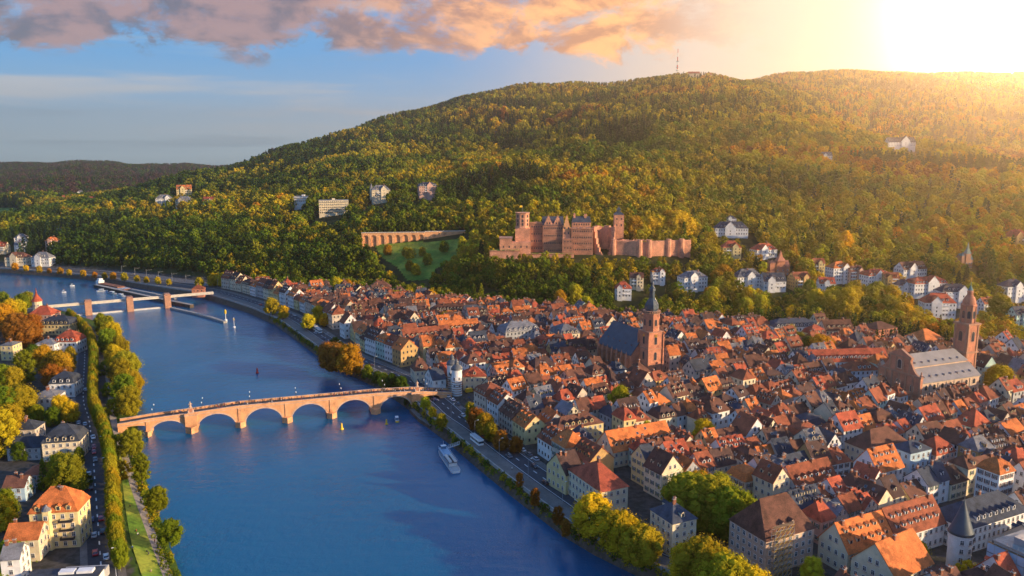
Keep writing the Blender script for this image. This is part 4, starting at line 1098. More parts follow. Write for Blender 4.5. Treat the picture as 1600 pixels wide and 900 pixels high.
# castle terrace retaining walls (things of their own)
for nm, a, c, y, r0, r1, lab in (('retaining_wall', 765, 812, 757, 392, 409, 'grassy retaining wall below the left end of the castle'), ('retaining_wall', 812, 897, 762, 397, 413, 'long terrace wall below the middle of the castle')):
    o = empty(nm, (cx(a, y), y, zrow(y, r1)))
    L_ = cx(c, y) - cx(a, y); hz = zrow(y, r0) - zrow(y, r1)
    b = MB().box(0, L_, 0, 6, -6, hz, SM); crumble(b, 0, L_, 0, .6, hz, SM, .8, 20, 3); b.build('wall', o)
    MB().box(-.2, L_ + .2, .8, 9, hz - .2, hz + .15, 'lawn').build('grass_top', o)
    tag(o, lab, 'wall', 'castle terrace walls')
# arcade retaining wall on the meadow
def arcade(px0, px1, y0, y1, rt0, rt1, hrow, nar, label):
    p0 = at(px0, rt0, y0); p1 = at(px1, rt1, y1); d = (p1 - p0).to_2d(); L_ = d.length; rz = math.atan2(d.y, d.x)
    h = zrow(y0, rt0) - zrow(y0, rt0 + hrow)
    o = empty('arcade_wall', (p0.x, p0.y, p0.z - h), rz); b = MB()
    b.box(0, L_, 1.6, 4, -8, h, 'sandstone bridge'); b.box(-.3, L_ + .3, -.4, 4, h, h + .7, 'trim pale')
    if nar:
        w = L_ / nar
        for i in range(nar):
            xa = i * w; ar = w * .32; xc = xa + w / 2; spr = h * .82 - ar
            b.box(xa, xc - ar, 0, 1.6, -8, h, 'sandstone bridge'); b.box(xc + ar, xa + w, 0, 1.6, -8, h, 'sandstone bridge')
            n = 10; pr = None
            for j in range(n + 1):
                t = math.pi * j / n; q = (xc - ar * math.cos(t), spr + ar * math.sin(t))
                if pr: b.quad([(pr[0], 0, pr[1]), (q[0], 0, q[1]), (q[0], 0, h), (pr[0], 0, h)], 'sandstone bridge'); b.quad([(pr[0], 1.6, pr[1]), (q[0], 1.6, q[1]), (q[0], 0, q[1]), (pr[0], 0, pr[1])], 'sandstone bridge')
                pr = q
    else: b.box(0, L_, 0, 1.6, -8, h, 'sandstone bridge')
    b.build('wall', o); tag(o, label, 'wall', 'terrace walls above the meadow'); return o
arcade(565, 664, 868, 876, 364.5, 362.5, 18, 8, 'sunlit sandstone retaining wall with eight arches above the green meadow')
arcade(664, 730, 876, 884, 362.5, 362, 9, 0, 'plain sandstone retaining wall continuing right of the arches')
# meadow patch
me_pts = [(584, 383), (662, 379), (722, 373), (716, 398), (704, 408), (682, 420), (674, 438), (636, 440), (622, 420), (598, 404)]
MEADOW = [hillpt(a, b_) for a, b_ in me_pts]
def lawn_patch(name, poly):
    xs = [p.x for p in poly]; ys = [p.y for p in poly]; pl = np.array([(p.x, p.y) for p in poly])
    gx_ = np.linspace(min(xs), max(xs), 40); gy_ = np.linspace(min(ys), max(ys), 40); b = MB()
    Xc, Yc = np.meshgrid((gx_[1:] + gx_[:-1]) / 2, (gy_[1:] + gy_[:-1]) / 2); ins = in_poly(Xc, Yc, pl)
    for j in range(39):
        for i in range(39):
            if ins[j, i]: b.quad([(x, y, th(x, y) + .45) for x, y in ((gx_[i], gy_[j]), (gx_[i + 1], gy_[j]), (gx_[i + 1], gy_[j + 1]), (gx_[i], gy_[j + 1]))], 'lawn')
    struct(b.build(name)); return pl
MEADOW_P = lawn_patch('meadow', MEADOW)
FIELD = [hillpt(a, b_) for a, b_ in ((-60, 352), (8, 352), (60, 338), (40, 330), (0, 325), (-60, 324))]
FIELD_P = lawn_patch('field', FIELD)
# television mast on the summit
p = hillpt(1058, 119); mst = empty('transmission_mast', p)
hgt = zrow(p.y, 76) - p.z
for i in range(8):
    z0, z1 = hgt * i / 8, hgt * (i + 1) / 8; b = MB(); m_ = 'red paint' if i % 2 else 'white paint'
    rr = 2.3 - 1.7 * i / 8; b.lathe([(rr, z0), (rr - .2, z1)], m_, 8); b.build('mast_section', mst)
for f in (.32, .42, .60): MB().lathe([(4.0, hgt * f), (4.0, hgt * f + 1.6)], 'grey metal', 12).build('platform', mst)
tag(mst, 'red and white banded transmission mast on the hill summit', 'mast')
for px, row, wp, lab in ((1084, 117, 18, 'low summit building right of the transmission mast'), (1107, 121, 9, 'small pale summit house further right of the mast')):
    p = hillpt(px, row); w = m2(wp, p); parts = house_parts(w, 12, 10, 5, 'gable', 'roof rust tiled', 'wall cream', R, drop=5, dorm=(0, 0), chim=1)
    emit_house('house', (p.x, p.y, p.z + 5), 0, parts, 1, label=lab, group='houses on the summit'); HCLEAR.append((p.x, p.y, w, p.y))

# emit ordinary houses
N_MANUAL = NH[0] + 16
budget = 298 - N_MANUAL
dn = {True: 'dormers', False: 'no dormers'}
for i, c in enumerate(CAND):
    rnd = random.Random(c['seed']); near = c['dd'] < 350
    lod = 2 if i >= budget else (0 if near else 1)
    parts = house_parts(c['w'], c['d'], c['hw'], c['rh'], c['roof'], 'roof ' + c['rc'], wallm(c['wc']), rnd, dorm=c['dorm'], dkind=c['dk'], two_rows=c['two'] and c['roof'] == 'gable', shut=c['sh'], ends=R.random() < .8, chim=c['chim'], sky=c['sky'])
    wn = c['wc']
    rn = {'gable': 'roof', 'hip': 'hipped roof', 'halfhip': 'half-hipped roof', 'mansard': 'mansard roof'}[c['roof']]
    emit_house('house', (c['x'], c['y'], 5), c['rz'], parts, lod, look=f"{wn} house with {c['rc'].replace(' tiled', '')} {rn}", noun='house')
if STUFF.f:
    o = STUFF.build('distant_houses'); tag(o, 'mass of small tiled houses filling the farther old town', 'houses', kind='stuff')
print('houses individual', NH[0], 'candidates', len(CAND))
# ------------------------------------------------------------ left bank villas
GL = 'villas on the left bank'
r0 = math.radians(4)
def wing(px, row, hw, w, d, rz, **kw): return corner_house(px, row, hw, w, d, rz=rz, mode='corner', group=GL, **kw)
o, c = wing(45, 803, 13.2, 15.5, 11, math.radians(8), roof='mansard', rcol='orange tiled', wcol='pale yellow', rh=4.2, label='big cream villa with bright orange mansard roof and balconies by the left road', dorm=(1, 1), chim=2)
for z in (3.2, 6.4, 9.6):
    b = MB().box(-2.2, 2.2, -1.5, 0, 0, .2, 'trim pale').box(-2.2, 2.2, -1.5, -1.42, .2, 1.1, 'dark metal').box(-2.2, -2.12, -1.5, 0, .2, 1.1, 'dark metal').box(2.12, 2.2, -1.5, 0, .2, 1.1, 'dark metal').build('balcony', o, (4.0, -5.5, z))
b = MB(); b.prism([(-3.6, -5.5), (-3.0, -6.9), (-1.0, -6.9), (-.4, -5.5)], 0, 14.2, 'wall pale yellow', 'roof orange tiled').lathe([(1.6, 14.2), (1.2, 15.1), (.5, 15.8), (.1, 16.2)], 'roof grey', 10, cx=-2, cy=-5.6); ob = b.build('bay', o)
for z in (2, 5.2, 8.5, 11.8): inst('window', WINM[0], ob, (-2, -6.93, z))
wing(6, 845, 8.0, 10.5, 10, math.radians(8), roof='gable', rcol='orange tiled', wcol='cream', rh=3.5, label='low cream side wing with orange roof left of the orange mansard villa', dorm=(0, 0), chim=1)
wing(65, 693, 9, 15, 13, math.radians(12), roof='mansard', rcol='slate', wcol='cream', rh=3.5, label='cream villa with tall slate mansard roof beside the left road', dorm=(1, 1), chim=2)
wing(50, 622, 8, 12, 11, math.radians(8), roof='hip', rcol='grey', wcol='white', rh=3, label='white villa with grey roof left of the road, below the autumn trees', dorm=(0, 0))
wing(76, 600, 8, 13, 12, math.radians(8), roof='mansard', rcol='slate', wcol='white', rh=2.5, label='white villa with slate mansard roof behind the grey-roofed white villa', dorm=(1, 0))
wing(54, 538, 8, 13, 12, 0, roof='hip', rcol='grey', wcol='white', rh=3, lod=1, label='white villa with grey roof left of the red-gabled white villa', dorm=(0, 0))
wing(84, 534, 8.5, 15, 13, 0, roof='mansard', rcol='red tiled', wcol='white', rh=4, lod=1, label='white villa with big red roof gable near the bend of the left road', dorm=(1, 0))
wing(62, 507, 8, 22, 14, 0, roof='mansard', rcol='slate', wcol='pale yellow', rh=2.5, lod=1, label='yellow villa with flat slate roof beyond the red-gabled white villa', dorm=(1, 0))
wing(44, 492, 8, 18, 13, 0, roof='hip', rcol='red tiled', wcol='pink', rh=6, lod=1, label='red-roofed villa behind the conical turret near the weir', dorm=(0, 0))
wing(0, 540, 10, 8, 10, 0, roof='hip', rcol='grey', wcol='pale yellow', rh=2, label='yellow tower-like house at the left edge between trees', dorm=(0, 0))
wing(10, 700, 6, 14, 10, math.radians(5), roof='gable', rcol='slate', wcol='grey', rh=3, label='low slate-roofed shed left of the slate mansard villa', dorm=(0, 0), chim=0)
wing(15, 672, 7, 11, 10, .1, roof='hip', rcol='slate', wcol='beige', rh=3.5, label='slate hipped house at the left edge above the slate mansard villa', dorm=(0, 0))
wing(36, 742, 6, 14, 9, .1, roof='hip', rcol='rust tiled', wcol='pink', rh=2.5, label='low house with rust roof in the left gardens', dorm=(0, 0))
wing(4, 762, 6, 8, 8, .1, roof='gable', rcol='brown tiled', wcol='pale blue', rh=3, label='small bluish house at the left edge above the orange mansard villa', dorm=(0, 0))
wing(0, 875, 9, 5.5, 8, .2, roof='gable', rcol='grey', wcol='white', rh=3, label='white house with grey roof in the lower left corner', dorm=(0, 0))
# terrace with low flat roofs at the bottom edge
p = ground(95, 905, 10)
o = empty('pavilion', (p.x, p.y, 5), .12)
MB().box(-11, 10, -3, 7, -1, 4.4, 'wall white').box(-11.4, 10.4, -3.4, 7.4, 4.4, 4.8, 'roof slate').box(-3, 10, 7, 11, -1, 3.2, 'wall grey').build('wall', o)
b = MB(); b.box(-2, 2.5, 3, 5.5, 4.8, 5.6, 'white paint').box(3.3, 8, 3, 5.5, 4.8, 5.6, 'white paint'); b.build('roof_awning', o)
for i in range(6): inst('window', WINM[0], o, (-9 + i * 3.4, -3.03, 2))
tag(o, 'low white flat-roofed pavilion at the lower left below the orange mansard villa', 'pavilion'); block(p.x, p.y + 3, .12, 12, 8)
# conical turret near the weir
p = ground(60, 492, 5); o = empty('turret_house', p, 0)
MB().lathe([(3.6, -1), (3.6, 12)], 'wall cream', 12).build('wall', o); MB().lathe([(4.4, 11.8), (3, 14), (1.2, 17), (.5, 19), (.1, 23)], 'roof red tiled', 12).build('roof', o)
for a in (-2.2, -1.57, -.9):
    for z in (4, 8.5): inst('window', WINM[0], o, (3.62 * math.cos(a), 3.62 * math.sin(a), z), a + math.pi / 2)
tag(o, 'round turret with pointed red roof on the left bank near the weir', 'turret'); block(p.x, p.y, 0, 5, 5)

# ------------------------------------------------------------ old bridge
F0 = ground(233, 681, 0).to_2d(); F1 = ground(587, 646, 0).to_2d(); e = (F1 - F0).normalized(); nb = Vector((e.y, -e.x))   # nb towards camera
def s_of(px, z):     # parameter where the pixel column meets the bridge face plane
    k = (px - 800) / F      # x = k * depth
    # x = F0.x+s e.x ; depth = y CP + (CAMH-z) SP
    A_ = e.x - k * e.y * CP; B_ = k * (F0.y * CP + (CAMH - z) * SP) - F0.x
    return B_ / A_
def topz(px, row):
    s = s_of(px, 10); y = F0.y + e.y * s; return s, zrow(y, row)
TP = [topz(*q) for q in ((188, 662), (230, 654.5), (292, 646), (369, 634.5), (441, 627.8), (517, 621), (585, 614.6), (645, 611.2), (706, 613))]
def zdeck(s): return float(np.interp(s, [t[0] for t in TP], [t[1] for t in TP])) - 1.0
br = empty('arch_bridge', (F0.x, F0.y, 0), math.atan2(e.y, e.x))    # local x along bridge, local y away from camera
BW = 8.0; SB = 'sandstone bridge'
S0 = s_of(184, 5); S1 = s_of(706, 5)
pier_px = [(232, 2.3), (300, 5.2), (376, 4.6), (449, 4.6), (518.5, 4.6), (587, 4.6), (652, 6.0), (692, 3)]
piers = [(s_of(px, 2), w) for px, w in pier_px]
edges = [S0 + 3.5] + [v for s_, w in piers for v in (s_ - w / 2, s_ + w / 2)] 
arches = []; prev = edges[0]
for s_, w in piers: arches.append((prev, s_ - w / 2)); prev = s_ + w / 2
prof = [(S0, -3), (S0 + 3.5, -3)]
for a, b_ in arches:
    ra = (b_ - a) / 2; m = (a + b_) / 2
    crown = zdeck(m) - 1.5; spring = .8 if a > S0 + 4 else 5.1
    if m > piers[6][0]: spring = 5.5; crown = zdeck(m) - 1.0
    prof.append((a, -3))
    for i in range(17):
        t = math.pi * i / 16; prof.append((m - ra * math.cos(t), spring + (crown - spring) * math.sin(t)))
    prof.append((b_, -3))
prof += [(piers[-1][0] + piers[-1][1] / 2, -3), (S1, -3)]
b = MB()
for (s0, z0), (s1, z1) in zip(prof[:-1], prof[1:]):
    if s1 - s0 > 1e-4:
        n_ = max(1, int((s1 - s0) / 3))
        for q in range(n_):
            a0, a1 = s0 + (s1 - s0) * q / n_, s0 + (s1 - s0) * (q + 1) / n_; w0, w1 = z0 + (z1 - z0) * q / n_, z0 + (z1 - z0) * (q + 1) / n_
            d0, d1 = zdeck(a0), zdeck(a1)
            b.quad([(a0, 0, w0), (a1, 0, w1), (a1, 0, d1), (a0, 0, d0)], SB); b.quad([(a1, BW, w1), (a0, BW, w0), (a0, BW, d0), (a1, BW, d1)], SB)
            b.quad([(a0, 0, d0), (a1, 0, d1), (a1, BW, d1), (a0, BW, d0)], 'asphalt old')
    b.quad([(s0, 0, z0), (s0, BW, z0), (s1, BW, z1), (s1, 0, z1)], SB)
b.build('arches', br)
# arch rings
for a, b_ in arches[1:7]:
    rg = MB()
    ra = (b_ - a) / 2; m = (a + b_) / 2; crown = zdeck(m) - 1.5; spring = .8
    for i in range(16):
        q = []
        for t, rr in ((i, 0), (i + 1, 0), (i + 1, .7), (i, .7)):
            th_ = math.pi * t / 16; q.append((m - (ra + rr) * math.cos(th_), -.12, spring + (crown - spring + rr) * math.sin(th_)))
        rg.quad(q[::-1], 'sandstone pale'); rg.quad([(q[0][0], -.12, q[0][2]), (q[1][0], -.12, q[1][2]), (q[1][0], .1, q[1][2]), (q[0][0], .1, q[0][2])], 'sandstone pale')
    rg.build('arch_ring', br)
for y0, y1 in ((-.25, .35), (BW - .35, BW + .25)):
    b = MB(); N_ = 40
    for i in range(N_):
        a0 = S0 + (S1 - S0) * i / N_; a1 = S0 + (S1 - S0) * (i + 1) / N_; d0, d1 = zdeck(a0), zdeck(a1)
        slab4 = [(a0, d0), (a1, d1)]
        for (lo, hi, e0) in ((-.35, 0.0, .12), (0, 1.0, 0), (1.0, 1.15, .08)):
            b.quad([(a0, y0 - e0, d0 + lo), (a1, y0 - e0, d1 + lo), (a1, y0 - e0, d1 + hi), (a0, y0 - e0, d0 + hi)], 'sandstone pale' if lo else SB)
            b.quad([(a1, y1 + e0, d1 + lo), (a0, y1 + e0, d0 + lo), (a0, y1 + e0, d0 + hi), (a1, y1 + e0, d1 + hi)], SB)
            b.quad([(a0, y0 - e0, d0 + hi), (a1, y0 - e0, d1 + hi), (a1, y1 + e0, d1 + hi), (a0, y1 + e0, d0 + hi)], 'sandstone pale')
    b.build('parapet', br)
for k, (s_, w) in enumerate(piers[:7]):
    b = MB(); zt = zdeck(s_); big = k in (1, 6); h = zt if big else min(zt * .35, 3.0); hwid = w / 2 + .3
    if big:
        b.box(s_ - hwid, s_ + hwid, -1.8, 0, -3, zt + .1, SB).box(s_ - hwid - .25, s_ + hwid + .25, -2.1, .2, zt + .1, zt + .5, 'sandstone pale').box(s_ - hwid, s_ + hwid, -1.9, -1.5, zt + .5, zt + 1.2, SB)
    b.prism([(s_ - hwid, 0), (s_ - hwid, -1.8 if big else -.6), (s_, -4.2 if big else -2.6), (s_ + hwid, -1.8 if big else -.6), (s_ + hwid, 0)], -3, 3.4 if big else h, SB)
    b.prism([(s_ + hwid, BW), (s_ + hwid, BW + .6), (s_, BW + 2.8), (s_ - hwid, BW + .6), (s_ - hwid, BW)], -3, h if not big else 3.4, SB)
    if big: b.box(s_ - hwid, s_ + hwid, BW, BW + 1.8, -3, zt + .1, SB)
    else: b.box(s_ - .9, s_ + .9, -.35, 0, h, zt, SB)
    b.build('pier', br)
tag(br, 'long sandstone bridge of rounded arches crossing the blue river', 'bridge')
def bw(s_, y_, z_=0):   # bridge local -> world
    return Vector((F0.x + e.x * s_ - nb.x * y_, F0.y + e.y * s_ - nb.y * y_, z_))
# statues
for k, lab in ((1, 'stone monument with seated figures on the left bridge pier'), (6, 'stone monument with standing figure on the right bridge pier')):
    s_ = piers[k][0]; zt = zdeck(s_) + .5; p = bw(s_, -.9, zt)
    o = empty('monument', p, math.atan2(e.y, e.x))
    MB().box(-1.3, 1.3, -.8, .8, 0, 1.2, 'sandstone pale').box(-.9, .9, -.6, .6, 1.2, 3.2, 'sandstone').box(-1.05, 1.05, -.75, .75, 3.2, 3.5, 'sandstone pale').build('pedestal', o)
    st = MB().lathe([(.55, 3.5), (.6, 4.0), (.42, 4.9), (.5, 5.5), (.42, 5.9), (.14, 6.05), (.13, 6.15), (.22, 6.3), (.24, 6.5), (.1, 6.75)], 'sandstone pale', 12, sy=.7).tube((.45, 0, 5.8), (.9, -.1, 5.2), .13, 'sandstone pale').tube((-.45, 0, 5.8), (-.7, -.2, 5.0), .13, 'sandstone pale')
    st.build('statue', o, smooth=True)
    sm = MB().lathe([(.5, 1.2), (.55, 1.6), (.35, 2.2), (.12, 2.35), (.2, 2.55), (.08, 2.8)], 'sandstone pale', 10).mesh('figure')
    for sx in (-1, 1): inst('figure', sm, o, (sx * 1.05, -.3, 0))
    tag(o, lab, 'monument')

# ------------------------------------------------------------ bridge gate
p = ground(714, 617, 5); gt = empty('bridge_gate', (p.x, p.y, 5), math.atan2(e.y, e.x))
zb1 = zrow(p.y, 578) - 5
mat('gate slate', (.10, .11, .12), .5, .2, 1)
tb = MB().lathe([(2.9, -1), (2.9, zb1), (3.2, zb1), (3.2, zb1 + .4)], 'wall white', 20); 
for i in range(6): tb.lathe([(2.96, 1 + i * 1.3), (2.96, 1.5 + i * 1.3)], 'trim sandstone', 20)
tm = tb.mesh('tower'); cpm = MB().lathe([(3.3, 0), (3.1, 1.0), (2.2, 2.2), (1.2, 2.9), (1.1, 4.0), (1.35, 4.1), (.8, 5), (.15, 6), (.08, 8)], 'gate slate', 20).mesh('helmet_roof')
for y_ in (0, 11):
    t = inst('tower', tm, gt, (0, y_, 0)); inst('helmet_roof', cpm, t, (0, 0, zb1 + .4))
    for a in (-2.3, -1.3):
        for z in (6, 10): inst('window', WINM[0], t, (2.93 * math.cos(a), 2.93 * math.sin(a), z), a + math.pi / 2)
b = MB().box(-1.5, 1.5, 2.5, 3.6, 0, 9, 'wall white').box(-1.5, 1.5, 7.4, 8.5, 0, 9, 'wall white').box(-1.5, 1.5, 3.6, 7.4, 6.5, 9, 'wall white').box(-1.7, 1.7, 2.3, 8.7, 9, 9.5, 'trim sandstone')
b.quad([(-1.9, 2.3, 9.5), (1.9, 2.3, 9.5), (1.2, 5.5, 11.5), (-1.2, 5.5, 11.5)], 'roof slate').quad([(1.9, 8.7, 9.5), (-1.9, 8.7, 9.5), (-1.2, 5.5, 11.5), (1.2, 5.5, 11.5)], 'roof slate').quad([(-1.9, 8.7, 9.5), (-1.9, 2.3, 9.5), (-1.2, 5.5, 11.5)], 'roof slate').quad([(1.9, 2.3, 9.5), (1.9, 8.7, 9.5), (1.2, 5.5, 11.5)], 'roof slate')
b.build('gateway', gt)
tag(gt, 'white twin-towered gate with dark helmet roofs at the town end of the bridge', 'gate')

# ------------------------------------------------------------ weir with three piers
wr = ground(95, 492, 0); w_p = [ground(139, 491, 0), ground(204, 486, 0), ground(262, 480, 0)]
A0 = w_p[0].to_2d(); A2 = w_p[2].to_2d(); we = (A2 - A0).normalized(); wo = empty('weir', (A0.x, A0.y, 0), math.atan2(we.y, we.x))
zt = zrow(A0.y, 471); Lw = (A2 - A0).length
pm = MB().box(-2.6, 2.6, -6, 6, -3, zt, 'trim sandstone').box(-2.9, 2.9, -6.3, 6.3, zt, zt + .6, 'trim sandstone').box(-2.2, 2.2, -4, 4, zt + .6, zt + 1.4, 'trim sandstone').mesh('pier')
for i in range(3): inst('pier', pm, wo, ((w_p[i].to_2d() - A0).dot(we), 0, 0))
for a, c in ((-30, -2.6), (2.6, Lw / 2 - 2.6), (Lw / 2 + 2.6, Lw - 2.6), (Lw + 2.6, Lw + 40)):
    b = MB().box(a, c, -1.5, 1.5, zt - 2.6, zt - 1.6, 'concrete pale').box(a, c, -1.6, -1.5, zt - 1.6, zt - .6, 'concrete pale').box(a, c, 1.5, 1.6, zt - 1.6, zt - .6, 'concrete pale'); b.build('footbridge', wo)
    if a < Lw: MB().box(a, c, -1.2, .6, -2, 1.0, 'concrete pale').box(a, c, -2.2, -1.2, -2, .35, 'white paint').build('weir_gate', wo)
b = MB().box(-60, -30, -1.5, 1.5, zt - 5, zt - 1.8, 'concrete'); b.build('footbridge', wo)
tag(wo, 'river weir with three sandstone piers and a long pale footbridge', 'weir')
# guide wall, lock walls
def wall_line(name, pts, w, z1, m, lab, cat='wall'):
    ps = [ground(a, b_, 0) for a, b_ in pts]; c = ps[0]; o = empty(name, (c.x, c.y, 0)); b = MB()
    for a, d in zip(ps[:-1], ps[1:]):
        v = (d - a).to_2d().normalized(); n_ = Vector((-v.y, v.x)) * w / 2; a2, d2 = a.to_2d() - c.to_2d(), d.to_2d() - c.to_2d()
        b.prism([tuple(a2 - n_), tuple(d2 - n_), tuple(d2 + n_), tuple(a2 + n_)], -3, z1, m, 'concrete')
    b.build('wall', o); tag(o, lab, cat); return o
wall_line('guide_wall', [(268, 483), (300, 490), (330, 498), (352, 505)], 3, 1.6, 'concrete', 'low concrete guide wall running from the weir to a small beacon')
wall_line('lock_wall', [(150, 449), (200, 460), (250, 471), (300, 481)], 4, 3, 'quay stone', 'long lock wall between the moored barge and the weir')
wall_line('lock_wall', [(205, 455), (240, 462), (275, 470)], 3, 2.5, 'concrete', 'short inner lock wall beside the railway yard')
p = ground(353, 503, 0); o = empty('beacon', p); MB().lathe([(1.2, -3), (1.2, 2.2), (.3, 2.4), (.25, 9)], 'white paint', 8).build('post', o); MB().lathe([(.9, 7), (.9, 9.5), (.1, 10.5)], 'yellow paint', 8).build('lantern', o); tag(o, 'white beacon post at the tip of the concrete guide wall', 'beacon')
p = ground(366, 512, 0); o = empty('beacon', p); MB().lathe([(1.0, -2), (1.0, 1), (.2, 1.2), (.15, 8.5)], 'white paint', 8).build('post', o); MB().box(-.6, .6, -.1, .1, 6, 7.6, 'yellow paint').build('board', o); tag(o, 'white marker post standing in the water right of the guide wall beacon', 'beacon')
# lock control house
p = ground(311, 462, 5)
parts = house_parts(11, 8, 7, 3, 'hip', 'roof rust tiled', 'sandstone', R, dorm=(0, 0), chim=1)
emit_house('lock_house', (p.x, p.y, 5), .2, parts, 1, label='pinkish lock keeper house at the right end of the weir footbridge', group=None)

# ------------------------------------------------------------ boats
def hull(b, L_, W_, z0, z1, m, nose=.25, n=10):
    def half(x):
        t = (x + L_ / 2) / L_
        f = 1 - max(0, (t - (1 - nose)) / nose) ** 2; g_ = min(1, .75 + t * 4)
        return max(.05, W_ / 2 * f * g_)
    xs = [-L_ / 2 + L_ * i / (n * 2) for i in range(2 * n + 1)]
    for x0, x1 in zip(xs[:-1], xs[1:]):
        h0, h1 = half(x0), half(x1)
        for sg in (-1, 1):
            q = [(x0, sg * h0 * .8, z0), (x1, sg * h1 * .8, z0), (x1, sg * h1, z1), (x0, sg * h0, z1)]
            b.quad(q if sg < 0 else q[::-1], m)
        b.quad([(x0, -h0, z1), (x1, -h1, z1), (x1, h1, z1), (x0, h0, z1)], 'wall grey')
    b.quad([(-L_ / 2, -half(-L_ / 2), z1), (-L_ / 2, half(-L_ / 2), z1), (-L_ / 2, half(-L_ / 2) * .8, z0), (-L_ / 2, -half(-L_ / 2) * .8, z0)], m)
pa = ground(688, 702, .5); pb = ground(713, 738, .5); d = (pa - pb).to_2d(); Lb = d.length
bt = empty('excursion_boat', ((pa.x + pb.x) / 2, (pa.y + pb.y) / 2, 0), math.atan2(d.y, d.x))
b = MB(); hull(b, Lb, 7.2, -.6, 1.3, 'white paint'); b.build('hull', bt)
mat('boat glass', (.08, .16, .26), .1, .1, spec=.9); mat('boat roof', (.24, .38, .52), .35, .08, spec=.5)
b = MB(); b.box(-Lb * .30, Lb * .33, -2.8, 2.8, 1.3, 3.4, 'boat glass')
for i in range(14): x = -Lb * .30 + i * Lb * .63 / 13; b.box(x - .08, x + .08, -2.86, 2.86, 1.3, 3.4, 'white paint')
b.build('cabin', bt)
MB().box(-Lb * .02, Lb * .35, -3, 3, 3.4, 3.65, 'boat roof').box(Lb * .02, Lb * .30, -1.2, 1.2, 3.65, 3.9, 'boat roof').build('roof', bt)
b = MB().box(-Lb * .33, -Lb * .02, -3, 3, 3.4, 3.55, 'dark metal')
for i in range(6):
    x = -Lb * .31 + i * Lb * .055
    for y in (-1.7, 1.7): b.box(x, x + .5, y - .9, y + .9, 3.55, 4.1, 'white paint').box(x, x + .1, y - .9, y + .9, 4.1, 4.6, 'white paint')
b.build('sun_deck', bt)
b = MB()
for y in (-3, 3):
    b.tube((-Lb * .33, y, 4.6), (Lb * .35, y, 4.6), .05, 'white paint', 4)
    for i in range(16): x = -Lb * .33 + i * Lb * .68 / 15; b.tube((x, y, 3.4), (x, y, 4.6), .04, 'white paint', 4)
b.build('railing', bt)
MB().box(Lb * .26, Lb * .32, -1.6, 1.6, 3.65, 5.3, 'boat glass').box(Lb * .255, Lb * .325, -1.8, 1.8, 5.3, 5.5, 'white paint').tube((Lb * .29, 0, 5.5), (Lb * .29, 0, 8), .08, 'white paint').build('wheelhouse', bt)
bt.scale = (1, .66, .85)
tag(bt, 'white excursion boat with glazed cabin moored at the right bank', 'boat')
a = ground(700, 700, 2.5); c = ground(718, 694, 4.5); o = empty('gangway', a); d = c - a; n_ = Vector((-d.y, d.x, 0)).normalized() * .9
b = MB(); b.quad([tuple(-n_), tuple(n_), tuple(d + n_), tuple(d - n_)], 'grey metal')
for s_ in (-1, 1):
    for z in (.5, 1.1): b.tube(tuple(n_ * s_ + Vector((0, 0, z))), tuple(d + n_ * s_ + Vector((0, 0, z))), .06, 'white paint', 4)
    for i in range(6): q = d * i / 5 + n_ * s_; b.tube(tuple(q), tuple(q + Vector((0, 0, 1.1))), .05, 'white paint', 4)
b.build('walkway', o); tag(o, 'pale footway leading from the riverside to the moored excursion boat', 'gangway')
pa = ground(153, 446, 0); pb = ground(199, 455, 0); d = (pb - pa).to_2d(); o = empty('barge', ((pa.x + pb.x) / 2, (pa.y + pb.y) / 2, 0), math.atan2(d.y, d.x) + math.pi); Lb = d.length
b = MB(); hull(b, Lb, 10, -.5, 2.4, 'brick', .12); b.build('hull', o); MB().box(-Lb * .3, Lb * .36, -3.8, 3.8, 2.4, 3.6, 'brick').build('hatch_covers', o); MB().box(Lb * .36, Lb * .46, -3, 3, 2.4, 6, 'white paint').box(Lb * .37, Lb * .44, -2, 2, 6, 8, 'white paint').build('wheelhouse', o)
tag(o, 'long cargo barge with reddish hatches waiting above the lock', 'barge')
def small_boat(px, row, L_, ang, lab, m='white paint'):
    p = ground(px, row, 0); o = empty('motor_boat', p, ang); b = MB(); hull(b, L_, L_ * .3, -.3, .9, m, .4, 6); b.build('hull', o)
    MB().box(-L_ * .25, L_ * .1, -L_ * .11, L_ * .11, .9, 2.1, 'boat glass').box(-L_ * .28, L_ * .12, -L_ * .12, L_ * .12, 2.1, 2.3, 'white paint').build('cabin', o); tag(o, lab, 'boat', 'small boats on the river')
small_boat(160, 455, 11, .2, 'white motor boat moored below the stern of the cargo barge'); small_boat(176, 459, 12, -.4, 'grey motor boat moored in the middle of the small harbour', 'wall grey')
small_boat(190, 463, 13, -.5, 'white motor boat moored nearest the weir'); small_boat(113, 447, 4.5, .3, 'tiny white boat alone on the upper river near the far bank')
small_boat(100, 457, 4, .3, 'tiny white boat alone on the upper river, in the middle')
def buoy(px, row, m, lab, s_=1.0):
    p = ground(px, row, 0); o = empty('buoy', p); MB().lathe([(.9 * s_, -.5), (1.0 * s_, .5 * s_), (.55 * s_, .9 * s_), (.45 * s_, 3.0 * s_), (.1, 3.5 * s_)], m, 12).build('float', o, smooth=True); tag(o, lab, 'buoy', 'channel buoys')
buoy(402, 583, 'red paint', 'red buoy floating above the bridge'); buoy(534, 671, 'yellow paint', 'yellow buoy below the bridge, left one'); buoy(604, 663, 'yellow paint', 'yellow buoy below the bridge, right one', .8)
o = small_boat(620, 657, 7, 1.8, 'small pale boat leaving the rightmost river arch', 'yellow paint')
# pontoon island at the right bridge pier
ps = [ground(a, b_, 0) for a, b_ in ((640, 645), (665, 640), (690, 668), (672, 671), (655, 660))]
c = ps[0]; b = MB().prism([((q - c).x, (q - c).y) for q in ps], -3, 2.0, 'quay stone', 'pavement'); o = b.build('stone_pier_head', None, (c.x, c.y, 0)); struct(o)
